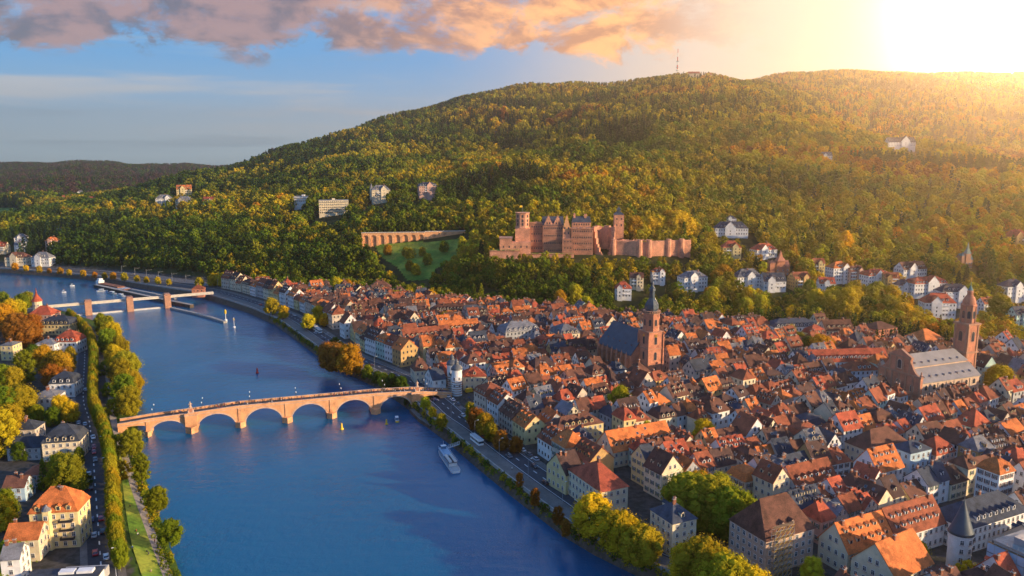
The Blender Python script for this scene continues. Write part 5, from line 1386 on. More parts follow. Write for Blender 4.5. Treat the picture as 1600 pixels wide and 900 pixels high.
# ------------------------------------------------------------ foliage
def leafmat(name, col, var=.3):
    m = bpy.data.materials.new(name); m.use_nodes = True; nt = m.node_tree; nt.nodes.clear(); MATS[name] = m
    out = nt.nodes.new('ShaderNodeOutputMaterial'); df = nt.nodes.new('ShaderNodeBsdfDiffuse'); tr = nt.nodes.new('ShaderNodeBsdfTranslucent'); mx = nt.nodes.new('ShaderNodeMixShader'); mx.inputs[0].default_value = .28
    v = coord(nt, 'Object'); oi = nt.nodes.new('ShaderNodeObjectInfo'); rn = S(nt, oi.outputs['Random'])
    k = (noise(nt, v, .45, 3, .6).step(.3, .7) - .5) * (2 * var) + 1.0 + (rn - .5) * .45
    alt = tuple(c * f for c, f in zip(col, (1.35, .95, .8)))
    base = cmix(nt, (rn * 7.31).m('FRACT'), col, alt)
    vm = nt.nodes.new('ShaderNodeVectorMath'); vm.operation = 'SCALE'; nt.links.new(base.k, vm.inputs[0]); nt.links.new(k.k, vm.inputs['Scale'])
    nt.links.new(vm.outputs[0], df.inputs[0]); nt.links.new(vm.outputs[0], tr.inputs[0])
    nt.links.new(df.outputs[0], mx.inputs[1]); nt.links.new(tr.outputs[0], mx.inputs[2]); nt.links.new(mx.outputs[0], out.inputs[0])
    return m
LC = {'hill shade brown': (.085, .062, .055), 'dark green': (.060, .115, .012), 'green': (.145, .215, .014), 'olive': (.28, .27, .018), 'yellow green': (.46, .42, .02), 'yellow': (.62, .46, .02), 'orange': (.50, .25, .018), 'rust': (.26, .125, .02), 'golden': (.45, .29, .018), 'conifer green': (.032, .068, .020)}  # first tone carries the shade of the far hill in its colour
for k, c in LC.items(): leafmat('leaves ' + k, c)
def crown_mesh(seed, nclump, nleaf, leaf, kind='round', core=True):
    """unit tree: height 1, crown radius given by kind"""
    r = random.Random(seed); b = MB()
    rx, z0, z1 = {'round': (.40, .18, 1.0), 'tall': (.27, .12, 1.0), 'wide': (.50, .16, .95), 'conifer': (.22, .06, 1.0), 'bush': (.55, 0, 1.0), 'plane': (.42, .22, 1.0)}[kind]
    cl = []
    for i in range(nclump):
        t = (i + r.random()) / nclump; z = z0 + (z1 - z0) * t
        if kind == 'conifer': rad = rx * (1 - t) ** .85 + .01
        else: rad = rx * math.sqrt(max(.02, 1 - ((t - .42) / .60) ** 2)) if t > .42 else rx * (.62 + .38 * math.sqrt(max(0, 1 - ((.42 - t) / .42) ** 2)))
        a = i * 2.39996 + r.uniform(-.3, .3); q = r.uniform(.45, .95) if kind != 'conifer' else r.uniform(.5, .9)
        cs = (.27 if kind not in ('conifer',) else .22) * rx * r.uniform(.7, 1.45) * (1.2 if kind != 'conifer' else (1.5 - t))
        cl.append((rad * q * math.cos(a), rad * q * math.sin(a), z - cs * .4, cs))
    for x, y, z, cs in cl:
        if core:       # inner solid lump of the clump
            base = len(b.v); n = 6; rows_ = [(-.55, .45), (0, .66), (.5, .45)]
            for h, q in rows_:
                for k in range(n):
                    a = 2 * math.pi * k / n + h; rr = cs * q * r.uniform(.8, 1.1); b.v.append((x + rr * math.cos(a), y + rr * math.sin(a), z + cs * h * .85))
            b.v.append((x, y, z + cs * .66)); b.v.append((x, y, z - cs * .7))
            for j in range(2):
                for k in range(n):
                    k2 = (k + 1) % n; b.f.append((base + j * n + k, base + j * n + k2, base + (j + 1) * n + k2, base + (j + 1) * n + k)); b.m.append('L')
            for k in range(n):
                k2 = (k + 1) % n; b.f.append((base + 2 * n + k, base + 2 * n + k2, base + 3 * n)); b.m.append('L'); b.f.append((base + k2, base + k, base + 3 * n + 1)); b.m.append('L')
        for _ in range(nleaf):
            while True:
                d = Vector((r.uniform(-1, 1), r.uniform(-1, 1), r.uniform(-.7, 1)))
                if .2 < d.length < 1: break
            d.normalize(); q = r.uniform(.55, 1.25); c = Vector((x, y, z)) + Vector((d.x, d.y, d.z * .85)) * cs * q
            nn = (d + Vector((r.uniform(-.7, .7), r.uniform(-.7, .7), r.uniform(-.3, .8)))).normalized()
            u = nn.orthogonal().normalized(); u.rotate(Matrix.Rotation(r.uniform(0, 6.28), 3, nn)); w = nn.cross(u); s_ = leaf * r.uniform(.6, 1.3)
            b.quad([c - u * s_, c - w * s_ * .6, c + u * s_, c + w * s_ * .6], 'L')
    return b
def bld_crown(b, lm, name='crown'):
    me = bpy.data.meshes.new(name); me.from_pydata([tuple(v) for v in b.v], [], b.f); me.materials.append(MATS[lm]); me.update(); return me
NEAR = {'round': [crown_mesh(s, 60, 95, .021, 'round') for s in (1, 2, 3)], 'tall': [crown_mesh(s, 56, 80, .017, 'tall') for s in (4, 5)], 'wide': [crown_mesh(s, 74, 95, .021, 'wide') for s in (6, 7)],
        'conifer': [crown_mesh(8, 60, 26, .018, 'conifer')], 'plane': [crown_mesh(s, 60, 90, .021, 'plane') for s in (9, 10)], 'bush': [crown_mesh(11, 30, 30, .04, 'bush')]}
LEAFCACHE = {}
def crown_for(kind, i, colr):
    k = (kind, i % len(NEAR[kind]), colr)
    if k not in LEAFCACHE: LEAFCACHE[k] = bld_crown(NEAR[kind][k[1]], 'leaves ' + colr)
    return LEAFCACHE[k]
tb = MB().tube((0, 0, -.05), (0, 0, .35), .022, 'bark', 7, .014).tube((0, 0, .25), (.12, .05, .6), .012, 'bark', 5, .005).tube((0, 0, .28), (-.12, .07, .62), .012, 'bark', 5, .005).tube((0, 0, .33), (.02, -.12, .66), .011, 'bark', 5, .004).tube((0, 0, .34), (0, .02, .8), .012, 'bark', 5, .004)
for a in (1, 2.6, 4.4): tb.tube((.03 * math.cos(a), .03 * math.sin(a), .4), (.22 * math.cos(a), .22 * math.sin(a), .62), .007, 'bark', 4, .003)
TRUNK = tb.mesh('trunk')
NT = [0]; TREES = []
def tree(x, y, z, h, kind, colr, look=None, noun='tree', name='tree', wid=1.0, group=None, label=None):
    o = empty(name, (x, y, z), R.uniform(0, 6.28)); i = R.randrange(5)
    c = inst('crown', crown_for(kind, i, colr), o); c.scale = (h * wid, h * wid, h); t = inst('trunk', TRUNK, o); t.scale = (h, h, h)
    if label: tag(o, label, 'tree', group)
    else: tag(o, None, 'tree', group); later(o, look or f'{colr} leafy tree', noun, (x, y, z + h * .55))
    NT[0] += 1; TREES.append((x, y)); return o
def tpx(px, row, hpx, kind, colr, z=5.0, **kw):     # row = foot of the trunk
    p = ground(px, row, z) if z is not None else hillpt(px, row)
    return tree(p.x, p.y, p.z - .1, m2(hpx, p) * 1.05, kind, colr, **kw)
# avenue of pollarded trees beside the left road
av = smooth_line(gl([(190, 890), (184, 868), (179, 816), (176, 760), (168, 703), (158, 674), (148, 646), (146, 616), (147, 588), (147, 560), (140, 534), (124, 516), (108, 504)]), 6)
acc = 0; pos = []
for a, b_ in zip(av[:-1], av[1:]):
    L_ = (b_ - a).length
    while acc < L_: pos.append(a.lerp(b_, acc / L_)); acc += 6.0
    acc -= L_
for i, p in enumerate(pos):
    if p.y < 232: continue
    tree(p.x, p.y, 5, R.uniform(10.5, 12), 'plane', R.choice(['olive', 'olive', 'green']), look='clipped avenue tree', group='avenue trees beside the left road', wid=.56)
for px, row, h, k, c in [(268, 853, 42, 'round', 'olive'), (246, 798, 38, 'round', 'olive'), (222, 752, 44, 'tall', 'olive'), (206, 712, 42, 'round', 'yellow green'),
    (203, 648, 44, 'round', 'yellow green'), (196, 630, 44, 'round', 'yellow green'), (203, 615, 38, 'wide', 'olive'), (188, 600, 40, 'round', 'olive'), (197, 588, 40, 'wide', 'yellow green'), (180, 575, 36, 'round', 'yellow green'), (188, 560, 34, 'round', 'olive'), (170, 550, 36, 'round', 'green'), (176, 540, 36, 'round', 'yellow green'), (164, 528, 28, 'round', 'green'), (170, 518, 24, 'round', 'yellow green'), (158, 512, 22, 'round', 'green'), (178, 645, 22, 'bush', 'olive'), (170, 618, 20, 'bush', 'green'), (164, 585, 20, 'bush', 'olive'),
    (190, 745, 26, 'bush', 'olive'), (184, 705, 26, 'bush', 'green'),
    # gardens of the left bank
    (110, 770, 66, 'round', 'olive'), (98, 762, 60, 'round', 'olive'), (70, 765, 54, 'conifer', 'green'), (40, 775, 30, 'round', 'dark green'), (8, 715, 82, 'tall', 'yellow green'), (18, 690, 62, 'round', 'yellow green'), (10, 660, 60, 'round', 'green'), (30, 655, 60, 'wide', 'olive'), (6, 610, 44, 'round', 'green'), (40, 600, 58, 'tall', 'green'), (22, 610, 40, 'round', 'olive'), (90, 590, 46, 'round', 'golden'), (100, 592, 44, 'round', 'golden'), (70, 580, 44, 'round', 'golden'), (84, 608, 42, 'round', 'rust'), (104, 604, 34, 'round', 'rust'), (112, 572, 34, 'tall', 'yellow green'), (110, 548, 30, 'tall', 'yellow green'), (40, 545, 50, 'wide', 'rust'), (28, 530, 46, 'wide', 'rust'), (52, 528, 40, 'round', 'rust'), (8, 520, 48, 'round', 'golden'), (16, 505, 40, 'round', 'yellow green'), (30, 500, 34, 'round', 'yellow green'), (12, 488, 30, 'conifer', 'dark green'), (36, 485, 28, 'round', 'yellow green'), (44, 478, 24, 'round', 'yellow green'), (5, 480, 26, 'round', 'green'), (12, 900, 60, 'bush', 'green'), (3, 830, 60, 'round', 'yellow green'), (10, 810, 50, 'round', 'green'), (32, 720, 32, 'round', 'dark green'), (100, 690, 30, 'round', 'green'), (112, 700, 26, 'tall', 'green'), (96, 650, 36, 'round', 'yellow green'), (110, 660, 36, 'round', 'yellow green'), (84, 665, 32, 'round', 'olive'), (58, 660, 30, 'round', 'green'), (105, 520, 24, 'round', 'green'), (55, 570, 34, 'round', 'dark green'), (130, 760, 26, 'bush', 'dark green'), (125, 725, 30, 'tall', 'green')]:
    c = {'yellow green': R.choice(['yellow green', 'olive', 'green']), 'olive': R.choice(['olive', 'green'])}.get(c, c)
    tpx(px, row, h * (.9 if px < 130 else 1), k, c, z=4.2 if px > 180 else 5.0, look=f'{c} {"clipped bush" if k == "bush" else "conifer" if k == "conifer" else "garden tree" if px < 130 else "waterside tree"}', noun='tree')
# right bank and town trees
for px, row, h, k, c in [(548, 585, 46, 'round', 'orange'), (524, 578, 42, 'wide', 'rust'), (512, 570, 34, 'round', 'rust'), (498, 505, 26, 'round', 'yellow green'), (482, 515, 24, 'round', 'yellow green'), (508, 510, 20, 'round', 'yellow'), (425, 492, 26, 'round', 'olive'), (443, 498, 20, 'round', 'yellow green'), (524, 545, 18, 'bush', 'dark green'), (532, 550, 16, 'bush', 'dark green'),
    (575, 590, 20, 'round', 'green'), (600, 605, 22, 'round', 'olive'), (612, 608, 24, 'round', 'dark green'), (628, 612, 24, 'round', 'dark green'), (590, 600, 20, 'round', 'dark green'), (665, 640, 20, 'round', 'yellow green'), (690, 668, 22, 'round', 'olive'), (676, 652, 16, 'round', 'yellow green'),
    (735, 660, 32, 'tall', 'olive'), (745, 672, 34, 'round', 'rust'), (758, 680, 34, 'round', 'golden'), (768, 690, 28, 'round', 'olive'), (783, 703, 30, 'round', 'rust'), (806, 708, 26, 'round', 'rust'), (836, 790, 28, 'tall', 'rust'), (812, 760, 22, 'tall', 'rust'), (872, 820, 30, 'tall', 'rust'), (884, 838, 28, 'tall', 'rust'),
    (925, 832, 62, 'wide', 'yellow green'), (967, 858, 62, 'wide', 'yellow green'), (1002, 878, 60, 'wide', 'olive'), (940, 838, 48, 'round', 'olive'), (1095, 915, 78, 'wide', 'olive'), (1135, 945, 82, 'wide', 'yellow green'), (1070, 905, 56, 'round', 'yellow green'), (1175, 955, 70, 'round', 'yellow green'), (1268, 910, 40, 'round', 'yellow green'),
    (968, 648, 44, 'round', 'yellow green'), (1010, 706, 48, 'tall', 'yellow green'), (1098, 697, 42, 'round', 'yellow green'), (1075, 815, 78, 'wide', 'olive'), (1108, 822, 80, 'wide', 'olive'), (1142, 838, 78, 'wide', 'green'), (1090, 795, 60, 'round', 'orange'), (1122, 800, 60, 'round', 'olive'), (1160, 830, 58, 'round', 'green'), (1420, 888, 50, 'wide', 'olive'), (1560, 612, 42, 'wide', 'yellow green'), (1552, 608, 30, 'round', 'green'), (1280, 562, 38, 'round', 'golden'), (1288, 560, 34, 'round', 'orange'), (1262, 556, 30, 'round', 'dark green'), (1248, 545, 26, 'round', 'olive'), (1232, 538, 30, 'round', 'olive'), (695, 512, 24, 'round', 'olive'), (703, 508, 22, 'round', 'yellow green'), (686, 510, 20, 'round', 'olive'), (560, 530, 24, 'round', 'olive'), (570, 528, 20, 'round', 'olive'), (772, 512, 18, 'wide', 'yellow green'), (1510, 905, 30, 'bush', 'yellow green'), (600, 520, 20, 'round', 'golden'), (614, 524, 18, 'round', 'olive'), (540, 500, 22, 'tall', 'green'), (673, 478, 24, 'round', 'yellow')]:
    tpx(px, row, h, k, c, look=f'{c} {"riverside" if px < 1010 and row > 560 and px < 900 + (row - 780) else "courtyard"} tree')
# hill-foot and castle park trees
for px, row, h, k, c in [(1058, 376, 46, 'wide', 'yellow'), (1074, 376, 34, 'round', 'yellow'), (1044, 374, 42, 'round', 'golden'), (1030, 374, 36, 'round', 'yellow'), (1018, 374, 34, 'round', 'yellow'), (1004, 374, 32, 'round', 'yellow green'), (992, 374, 34, 'round', 'golden'), (1320, 400, 38, 'tall', 'yellow'), (1310, 404, 26, 'round', 'yellow'), (1460, 372, 34, 'wide', 'golden'), (870, 320, 12, 'round', 'orange'), (634, 400, 13, 'bush', 'olive'), (641, 403, 15, 'bush', 'yellow green'), (660, 401, 14, 'round', 'olive'), (694, 395, 18, 'round', 'green'), (606, 399, 16, 'round', 'golden'), (668, 415, 18, 'round', 'olive'), (650, 432, 18, 'round', 'yellow green'), (640, 424, 16, 'round', 'olive'),
    (1538, 440, 62, 'conifer', 'dark green'), (1545, 452, 60, 'conifer', 'dark green'), (1236, 400, 32, 'conifer', 'green'), (1495, 465, 40, 'conifer', 'conifer green'), (1560, 502, 40, 'round', 'olive'), (1570, 510, 36, 'round', 'olive'), (1410, 505, 32, 'wide', 'yellow'), (1375, 480, 26, 'round', 'orange'), (1374, 500, 24, 'round', 'orange'), (1320, 500, 48, 'round', 'yellow green'), (1300, 498, 44, 'round', 'yellow green'), (1272, 490, 36, 'round', 'yellow green'), (1350, 495, 30, 'round', 'green'), (1390, 500, 36, 'round', 'olive'), (1335, 488, 40, 'tall', 'yellow green'), (1190, 490, 28, 'round', 'yellow green'), (1165, 492, 26, 'round', 'yellow green'), (1130, 450, 34, 'round', 'orange'), (1120, 455, 30, 'round', 'golden'), (1106, 478, 28, 'tall', 'orange'), (875, 492, 38, 'tall', 'golden'), (898, 488, 38, 'tall', 'yellow green'), (916, 492, 28, 'round', 'yellow green'), (740, 478, 34, 'conifer', 'dark green'), (752, 480, 36, 'conifer', 'green'), (620, 475, 22, 'wide', 'yellow green'), (640, 474, 22, 'wide', 'yellow green'), (655, 474, 22, 'wide', 'green'), (545, 458, 20, 'round', 'orange'), (534, 456, 18, 'round', 'yellow'), (526, 458, 24, 'round', 'yellow green'), (410, 448, 18, 'round', 'yellow'), (352, 448, 22, 'wide', 'yellow'), (335, 447, 20, 'wide', 'yellow green'), (312, 450, 16, 'round', 'yellow green'), (385, 452, 14, 'wide', 'yellow')]:
    tpx(px, row, h, k, c, z=None, look=f'{c} {"conifer" if k == "conifer" else "tree"} at the hill foot' if row > 440 else f'{c} {"conifer" if k == "conifer" else "tree"} on the wooded slope')
# small autumn trees in a line behind the far river wall
for i in range(15):
    px = 20 + i * 17 + R.uniform(-4, 4); row = 424 + (px / 330) * 32 - 1.5
    p = ground(px, row, 5)
    tree(p.x, p.y + 8, 5, R.uniform(6, 9), 'round', R.choice(['yellow', 'golden', 'orange', 'yellow green', 'olive']), look='small autumn tree', noun='small tree', group='small trees lining the far river road')

# ------------------------------------------------------------ forest
def forest_ok(x, y):
    for hx, hy, rr, y0 in HCLEAR:
        if abs(x - hx) < rr and hy - 45 - (y0 > 900) * 45 < y < hy + rr: return False
        if (x - hx) ** 2 + (y - hy) ** 2 < rr * rr: return False
    return True
rng = np.random.default_rng(5); pts = []
yy = 470.0
while yy < 3500:
    sp = min(15.5, max(7.4, yy * .0082)); x0, x1 = -1.0 * yy * .70 - 40, yy * .70 + 40
    n = int((x1 - x0) / sp); xs = x0 + (np.arange(n) + rng.uniform(-.42, .42, n)) * sp; ys = yy + rng.uniform(-.42, .42, n) * sp
    pts.append(np.stack([xs, ys, np.full(n, sp)], 1)); yy += sp * .9
pts = np.concatenate(pts)
fy = foot(pts[:, 0], pts[:, 1]); d = pts[:, 1] - fy
_dep = pts[:, 1] * CP + (CAMH - 5) * SP; _px = 800 + F * pts[:, 0] / _dep; _row = 450 - F * (pts[:, 1] * SP + (5 - CAMH) * CP) / _dep
park = (_px > 395) & (_row < np.interp(_px, [380, 480, 560, 760, 900, 1050, 1330, 1360, 1600], [462, 478, 470, 486, 498, 512, 520, 546, 552]) - 3) & (seg_dist(pts[:, 0], pts[:, 1], RBw) > 48) & (rng.random(len(d)) < .8)
park &= np.array([clear(x, y, 4) for x, y in pts[:, :2]])
keep = (d > rng.uniform(0, 10, len(d))) | park; pts = pts[keep]; d = d[keep]
zs = terr(pts[:, 0], pts[:, 1])
dep = pts[:, 1] * CP + (CAMH - zs) * SP; pxs = 800 + F * pts[:, 0] / dep; rws = 450 - F * (pts[:, 1] * SP + (zs - CAMH) * CP) / dep
m = (pxs > -60) & (pxs < 1660)
# far-left valley is thinner; castle, meadow and field stay open
m &= ~in_poly(pts[:, 0], pts[:, 1], MEADOW_P) & ~in_poly(pts[:, 0], pts[:, 1] + 14, MEADOW_P) & ~in_poly(pts[:, 0], pts[:, 1] + 28, MEADOW_P)  & ~in_poly(pts[:, 0], pts[:, 1], FIELD_P)
m &= ~((pxs > 776) & (pxs < 1086) & (pts[:, 1] > 738) & (pts[:, 1] < 812) & ~((pxs > 985) & (pts[:, 1] > 790)))
m &= ~((pxs > 562) & (pxs < 735) & (pts[:, 1] > 846) & (pts[:, 1] < 892))
m &= ~((pxs > 1090) & (d > 0) & (d < 60) & (rng.random(len(d)) < .25))
pts, zs, pxs, rws, d = pts[m], zs[m], pxs[m], rws[m], d[m]
ok = np.array([forest_ok(x, y) for x, y in pts[:, :2]]); pts, zs, pxs, rws, d = pts[ok], zs[ok], pxs[ok], rws[ok], d[ok]
# hide what the camera (even a step aside) can never see: back slopes far below the sight line
KINDS = ['round', 'tall', 'wide', 'conifer']; COLS = list(LC)
def lownoise(x, y, s, ph=0):
    return (np.sin(x / s + ph + 1.7 * np.sin(y / s * .7 + ph)) + np.sin(y / s * 1.3 - ph + 1.3 * np.sin(x / s * .9)) ) / 2
X_, Y_ = pts[:, 0], pts[:, 1]; N = len(pts)
n1 = lownoise(X_, Y_, 70, 1); n2 = lownoise(X_, Y_, 33, 4); n3 = lownoise(X_, Y_, 150, 2); u_ = rng.random(N)
warm = n1 * .42 + n2 * .26 + n3 * .18 + (u_ - .5) * .62 + np.clip((pxs - 900) / 1500, -.28, .34) + np.clip((Y_ - 900) / 6000, 0, .15)  # random autumn tones, plus golden light put into the leaves towards the right
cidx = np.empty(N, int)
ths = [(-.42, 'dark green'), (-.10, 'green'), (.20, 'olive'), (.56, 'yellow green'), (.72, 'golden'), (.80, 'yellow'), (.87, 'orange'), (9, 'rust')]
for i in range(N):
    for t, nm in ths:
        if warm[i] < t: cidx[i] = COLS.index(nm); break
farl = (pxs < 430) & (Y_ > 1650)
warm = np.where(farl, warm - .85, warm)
con = (lownoise(X_, Y_, 95, 7) + lownoise(X_, Y_, 41, 3) * .4 > .72) | (rng.random(N) < .05) | ((rws < 240) & (Y_ > 1500) & (rng.random(N) < .45))
kidx = rng.choice([0, 0, 0, 1, 1, 2], N); kidx[con] = 3; cidx[con] = np.where(rng.random(con.sum()) < .6, COLS.index('conifer green'), COLS.index('dark green'))
hts = pts[:, 2] * (1.25 + 1.35 * rng.random(N) ** 1.6 + .25 * lownoise(X_, Y_, 50, 9)); hts = np.where(kidx == 1, hts * 1.12, hts); hts = np.where(kidx == 3, hts * 1.3, hts); hts = np.where(kidx == 2, hts * .9, hts)
hts = np.where(d < 25, np.minimum(hts, 12), hts); hts = np.minimum(hts, 25)
kidx[farl & (rng.random(N) < .4)] = 3; _u = rng.random(N); cidx = np.where(farl, np.where(_u < .5, COLS.index('hill shade brown'), np.where(_u < .75, COLS.index('dark green'), COLS.index('conifer green'))), cidx)  # far-left hill: shade and haze put into darker crown colours
# the largest-looking ones become individual trees
scr = hts / Y_ - 1e-5 * 0
vis = (pxs > 0) & (pxs < 1600) & (rws > 200)
order = np.argsort(-np.where(vis, scr, 0)); nind = max(0, 298 - NT[0]); sel = set(order[:nind].tolist())
for i in sel:
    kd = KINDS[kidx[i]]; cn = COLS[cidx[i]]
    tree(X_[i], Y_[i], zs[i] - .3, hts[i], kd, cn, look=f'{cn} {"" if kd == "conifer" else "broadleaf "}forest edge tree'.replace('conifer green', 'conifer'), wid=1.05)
msk = np.ones(N, bool); msk[list(sel)] = False
FARP = {k: [crown_mesh(s, 20, 14, .045, k) for s in ss] for k, ss in (('round', (21, 22)), ('tall', (23,)), ('wide', (24,)), ('conifer', (25,)))}
pc = bpy.data.collections.new('forest tree kinds'); protos = []; pmap = {}
for k in KINDS:
    for vi, bm_ in enumerate(FARP[k]):
        for cn in COLS:
            o = bpy.data.objects.new(f'{len(protos):03d}', bld_crown(bm_, 'leaves ' + cn)); pc.objects.link(o); pmap.setdefault((k, cn), []).append(len(protos)); protos.append(o)
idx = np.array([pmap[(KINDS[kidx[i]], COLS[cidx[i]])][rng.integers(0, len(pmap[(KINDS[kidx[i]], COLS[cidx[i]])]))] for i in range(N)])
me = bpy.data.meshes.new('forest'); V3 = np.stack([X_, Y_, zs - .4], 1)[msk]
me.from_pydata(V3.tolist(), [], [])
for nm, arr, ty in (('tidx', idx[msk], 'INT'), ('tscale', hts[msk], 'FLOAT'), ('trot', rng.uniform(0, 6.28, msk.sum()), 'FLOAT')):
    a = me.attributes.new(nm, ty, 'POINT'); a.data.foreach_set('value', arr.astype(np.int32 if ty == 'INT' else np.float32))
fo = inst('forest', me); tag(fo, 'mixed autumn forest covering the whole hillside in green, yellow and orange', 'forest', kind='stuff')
ng = bpy.data.node_groups.new('forest scatter', 'GeometryNodeTree'); ng.interface.new_socket('Geometry', in_out='INPUT', socket_type='NodeSocketGeometry'); ng.interface.new_socket('Geometry', in_out='OUTPUT', socket_type='NodeSocketGeometry')
gi = ng.nodes.new('NodeGroupInput'); go = ng.nodes.new('NodeGroupOutput'); ip = ng.nodes.new('GeometryNodeInstanceOnPoints'); ci = ng.nodes.new('GeometryNodeCollectionInfo')
ci.inputs['Collection'].default_value = pc; ci.inputs['Separate Children'].default_value = True; ci.inputs['Reset Children'].default_value = True
def named(nm, ty):
    n = ng.nodes.new('GeometryNodeInputNamedAttribute'); n.data_type = ty; n.inputs['Name'].default_value = nm; return n.outputs['Attribute']
ng.links.new(gi.outputs[0], ip.inputs['Points']); ng.links.new(ci.outputs[0], ip.inputs['Instance']); ip.inputs['Pick Instance'].default_value = True
ng.links.new(named('tidx', 'INT'), ip.inputs['Instance Index'])
cx_ = ng.nodes.new('ShaderNodeCombineXYZ'); ng.links.new(named('trot', 'FLOAT'), cx_.inputs[2]); ng.links.new(cx_.outputs[0], ip.inputs['Rotation'])
ng.links.new(named('tscale', 'FLOAT'), ip.inputs['Scale']); ng.links.new(ip.outputs[0], go.inputs[0])
md = fo.modifiers.new('scatter', 'NODES'); md.node_group = ng
print('forest points', msk.sum(), 'individual trees', NT[0])

# scrub along the two water edges (uncountable)
low = crown_mesh(31, 9, 12, .11, 'bush'); sb = MB(); rs = random.Random(3)
def scrub(px_, py_, z_, h_):
    M = xf(px_, py_, z_, rs.uniform(0, 6.28), h_)
    i = len(sb.v); sb.v += [tuple(M @ Vector(v)) for v in low.v]; sb.f += [tuple(i + k for k in f) for f in low.f]; sb.m += [rs.choice(['leaves dark green', 'leaves green', 'leaves olive'])] * len(low.f)
acc = 0.0
for a, b_, n_ in zip(RRs[:-1], RRs[1:], norms(RRs)):
    L_ = (b_ - a).length
    if a.y > 640 or a.y < 225: continue
    while acc < L_:
        p = a.lerp(b_, acc / L_) + n_ * rs.uniform(-2.6, -1.0); scrub(p.x, p.y, 1.2 if rs.random() < .5 else 3.0, rs.uniform(1.6, 3.2)); acc += 1.3
    acc -= L_
lbl = smooth_line([Vector((p.x, p.y)) for p in LBw], 3); acc = 0.0
for a, b_, n_ in zip(lbl[:-1], lbl[1:], norms(lbl)):
    L_ = (b_ - a).length
    if a.y > 640 or a.y < 225: continue
    while acc < L_:
        p = a.lerp(b_, acc / L_) + n_ * rs.uniform(.5, 4.5); scrub(p.x, p.y, lz(p.x, p.y) - .1, rs.uniform(1.2, 2.6)); acc += 1.4
    acc -= L_
o = sb.build('bank_scrub'); tag(o, 'low green scrub growing along both river banks', 'scrub', kind='stuff')
# ------------------------------------------------------------ vehicles
CARC = {'white': (.75, .75, .74), 'silver': (.45, .46, .48), 'black': (.015, .015, .018), 'dark blue': (.02, .05, .16), 'red': (.5, .02, .02), 'grey': (.15, .155, .16)}
for k, c in CARC.items(): mat('car ' + k, c, .3, .03, spec=.6)
mat('tyre', (.015, .015, .015), .9, .1); mat('tail light', (.5, .01, .01), .3, .05)
wm_ = MB(); 
def disc(b, r, y0, y1, m, n=12):
    p0 = [(r * math.cos(2 * math.pi * k / n), y0, r * math.sin(2 * math.pi * k / n)) for k in range(n)]; p1 = [(p[0], y1, p[2]) for p in p0]
    b.quad(p0, m).quad(p1[::-1], m)
    for k in range(n): b.quad([p0[(k + 1) % n], p0[k], p1[k], p1[(k + 1) % n]], m)
disc(wm_, .33, -.11, .11, 'tyre'); disc(wm_, .2, -.13, .13, 'grey metal'); WHEEL = wm_.mesh('wheel')
def car_meshes(c):
    m = 'car ' + c; b = MB()
    prof = [(-2.15, .35), (-2.2, .75), (-2.0, .92), (-1.75, .95), (1.0, .98), (2.0, .82), (2.2, .6), (2.18, .35)]
    for s_ in (-1, 1):
        q = [(x, s_ * .88, z) for x, z in prof]; b.quad(q[::-1] if s_ < 0 else q, m)
    for (x0, z0), (x1, z1) in zip(prof, prof[1:] + prof[:1]): b.quad([(x0, -.88, z0), (x0, .88, z0), (x1, .88, z1), (x1, -.88, z1)], m)
    b.quad([(-1.35, -.66, 1.45), (.35, -.66, 1.45), (.35, .66, 1.45), (-1.35, .66, 1.45)], m)
    for x in (2.19,):
        for y in (-.65, .65): b.box(x - .02, x + .02, y - .15, y + .15, .6, .75, 'frame white')
    for y in (-.65, .65): b.box(-2.22, -2.17, y - .15, y + .15, .65, .82, 'tail light')
    body = b.mesh('body'); g_ = MB()
    lo = [(-1.85, -.8, .94), (1.05, -.8, .97), (1.05, .8, .97), (-1.85, .8, .94)]; hi = [(-1.4, -.65, 1.44), (.38, -.65, 1.44), (.38, .65, 1.44), (-1.4, .65, 1.44)]
    for i in range(4): j = (i + 1) % 4; g_.quad([lo[i], lo[j], hi[j], hi[i]], 'glass')
    return body, g_.mesh('windows')
CARM = {c: car_meshes(c) for c in CARC}
def car(x, y, ang, c, group, noun='car', z=5.04, look=None):
    o = empty('parked_car' if 'parked' in group else 'car', (x, y, z), ang); inst('body', CARM[c][0], o); inst('windows', CARM[c][1], o)
    for wx in (-1.35, 1.4):
        for wy in (-.8, .8): inst('wheel', WHEEL, o, (wx, wy, .33))
    tag(o, None, 'car', group); later(o, look or f'{c} car', noun, (x, y, z + .7)); return o
def along(line, dist):
    for a, b_ in zip(line[:-1], line[1:]):
        L_ = (b_ - a).length
        if dist < L_: d_ = (b_ - a).normalized(); return a + d_ * dist, d_
        dist -= L_
    return line[-1], (line[-1] - line[-2]).normalized()
def put(line, px, row, off, c, group, flip=False):
    p = ground(px, row, 5).to_2d(); best = min(range(len(line) - 1), key=lambda i: (line[i] - p).length); d_ = (line[best + 1] - line[best]).normalized()
    car(p.x, p.y, math.atan2(d_.y, d_.x) + (math.pi if flip else 0), c, group)
for px, row, c, fl in [(147, 838, 'silver', 0), (143, 814, 'dark blue', 0), (142, 764, 'black', 0), (139, 742, 'silver', 0), (138, 703, 'grey', 1), (146, 685, 'white', 1), (133, 664, 'silver', 0), (134, 610, 'white', 0), (130, 528, 'silver', 1)]:
    put(LROAD, px, row, 0, c, 'cars driving on the left bank road', fl)
for px, row, c, fl in [(158, 812, 'red', 0), (149, 866, 'red', 0), (161, 832, 'black', 0), (166, 872, 'white', 0), (153, 897, 'grey', 0), (147, 700, 'red', 1), (147, 708, 'red', 1), (149, 720, 'grey', 1)] :
    put(LROAD, px, row, 0, c, 'cars parked along the left bank road', fl)
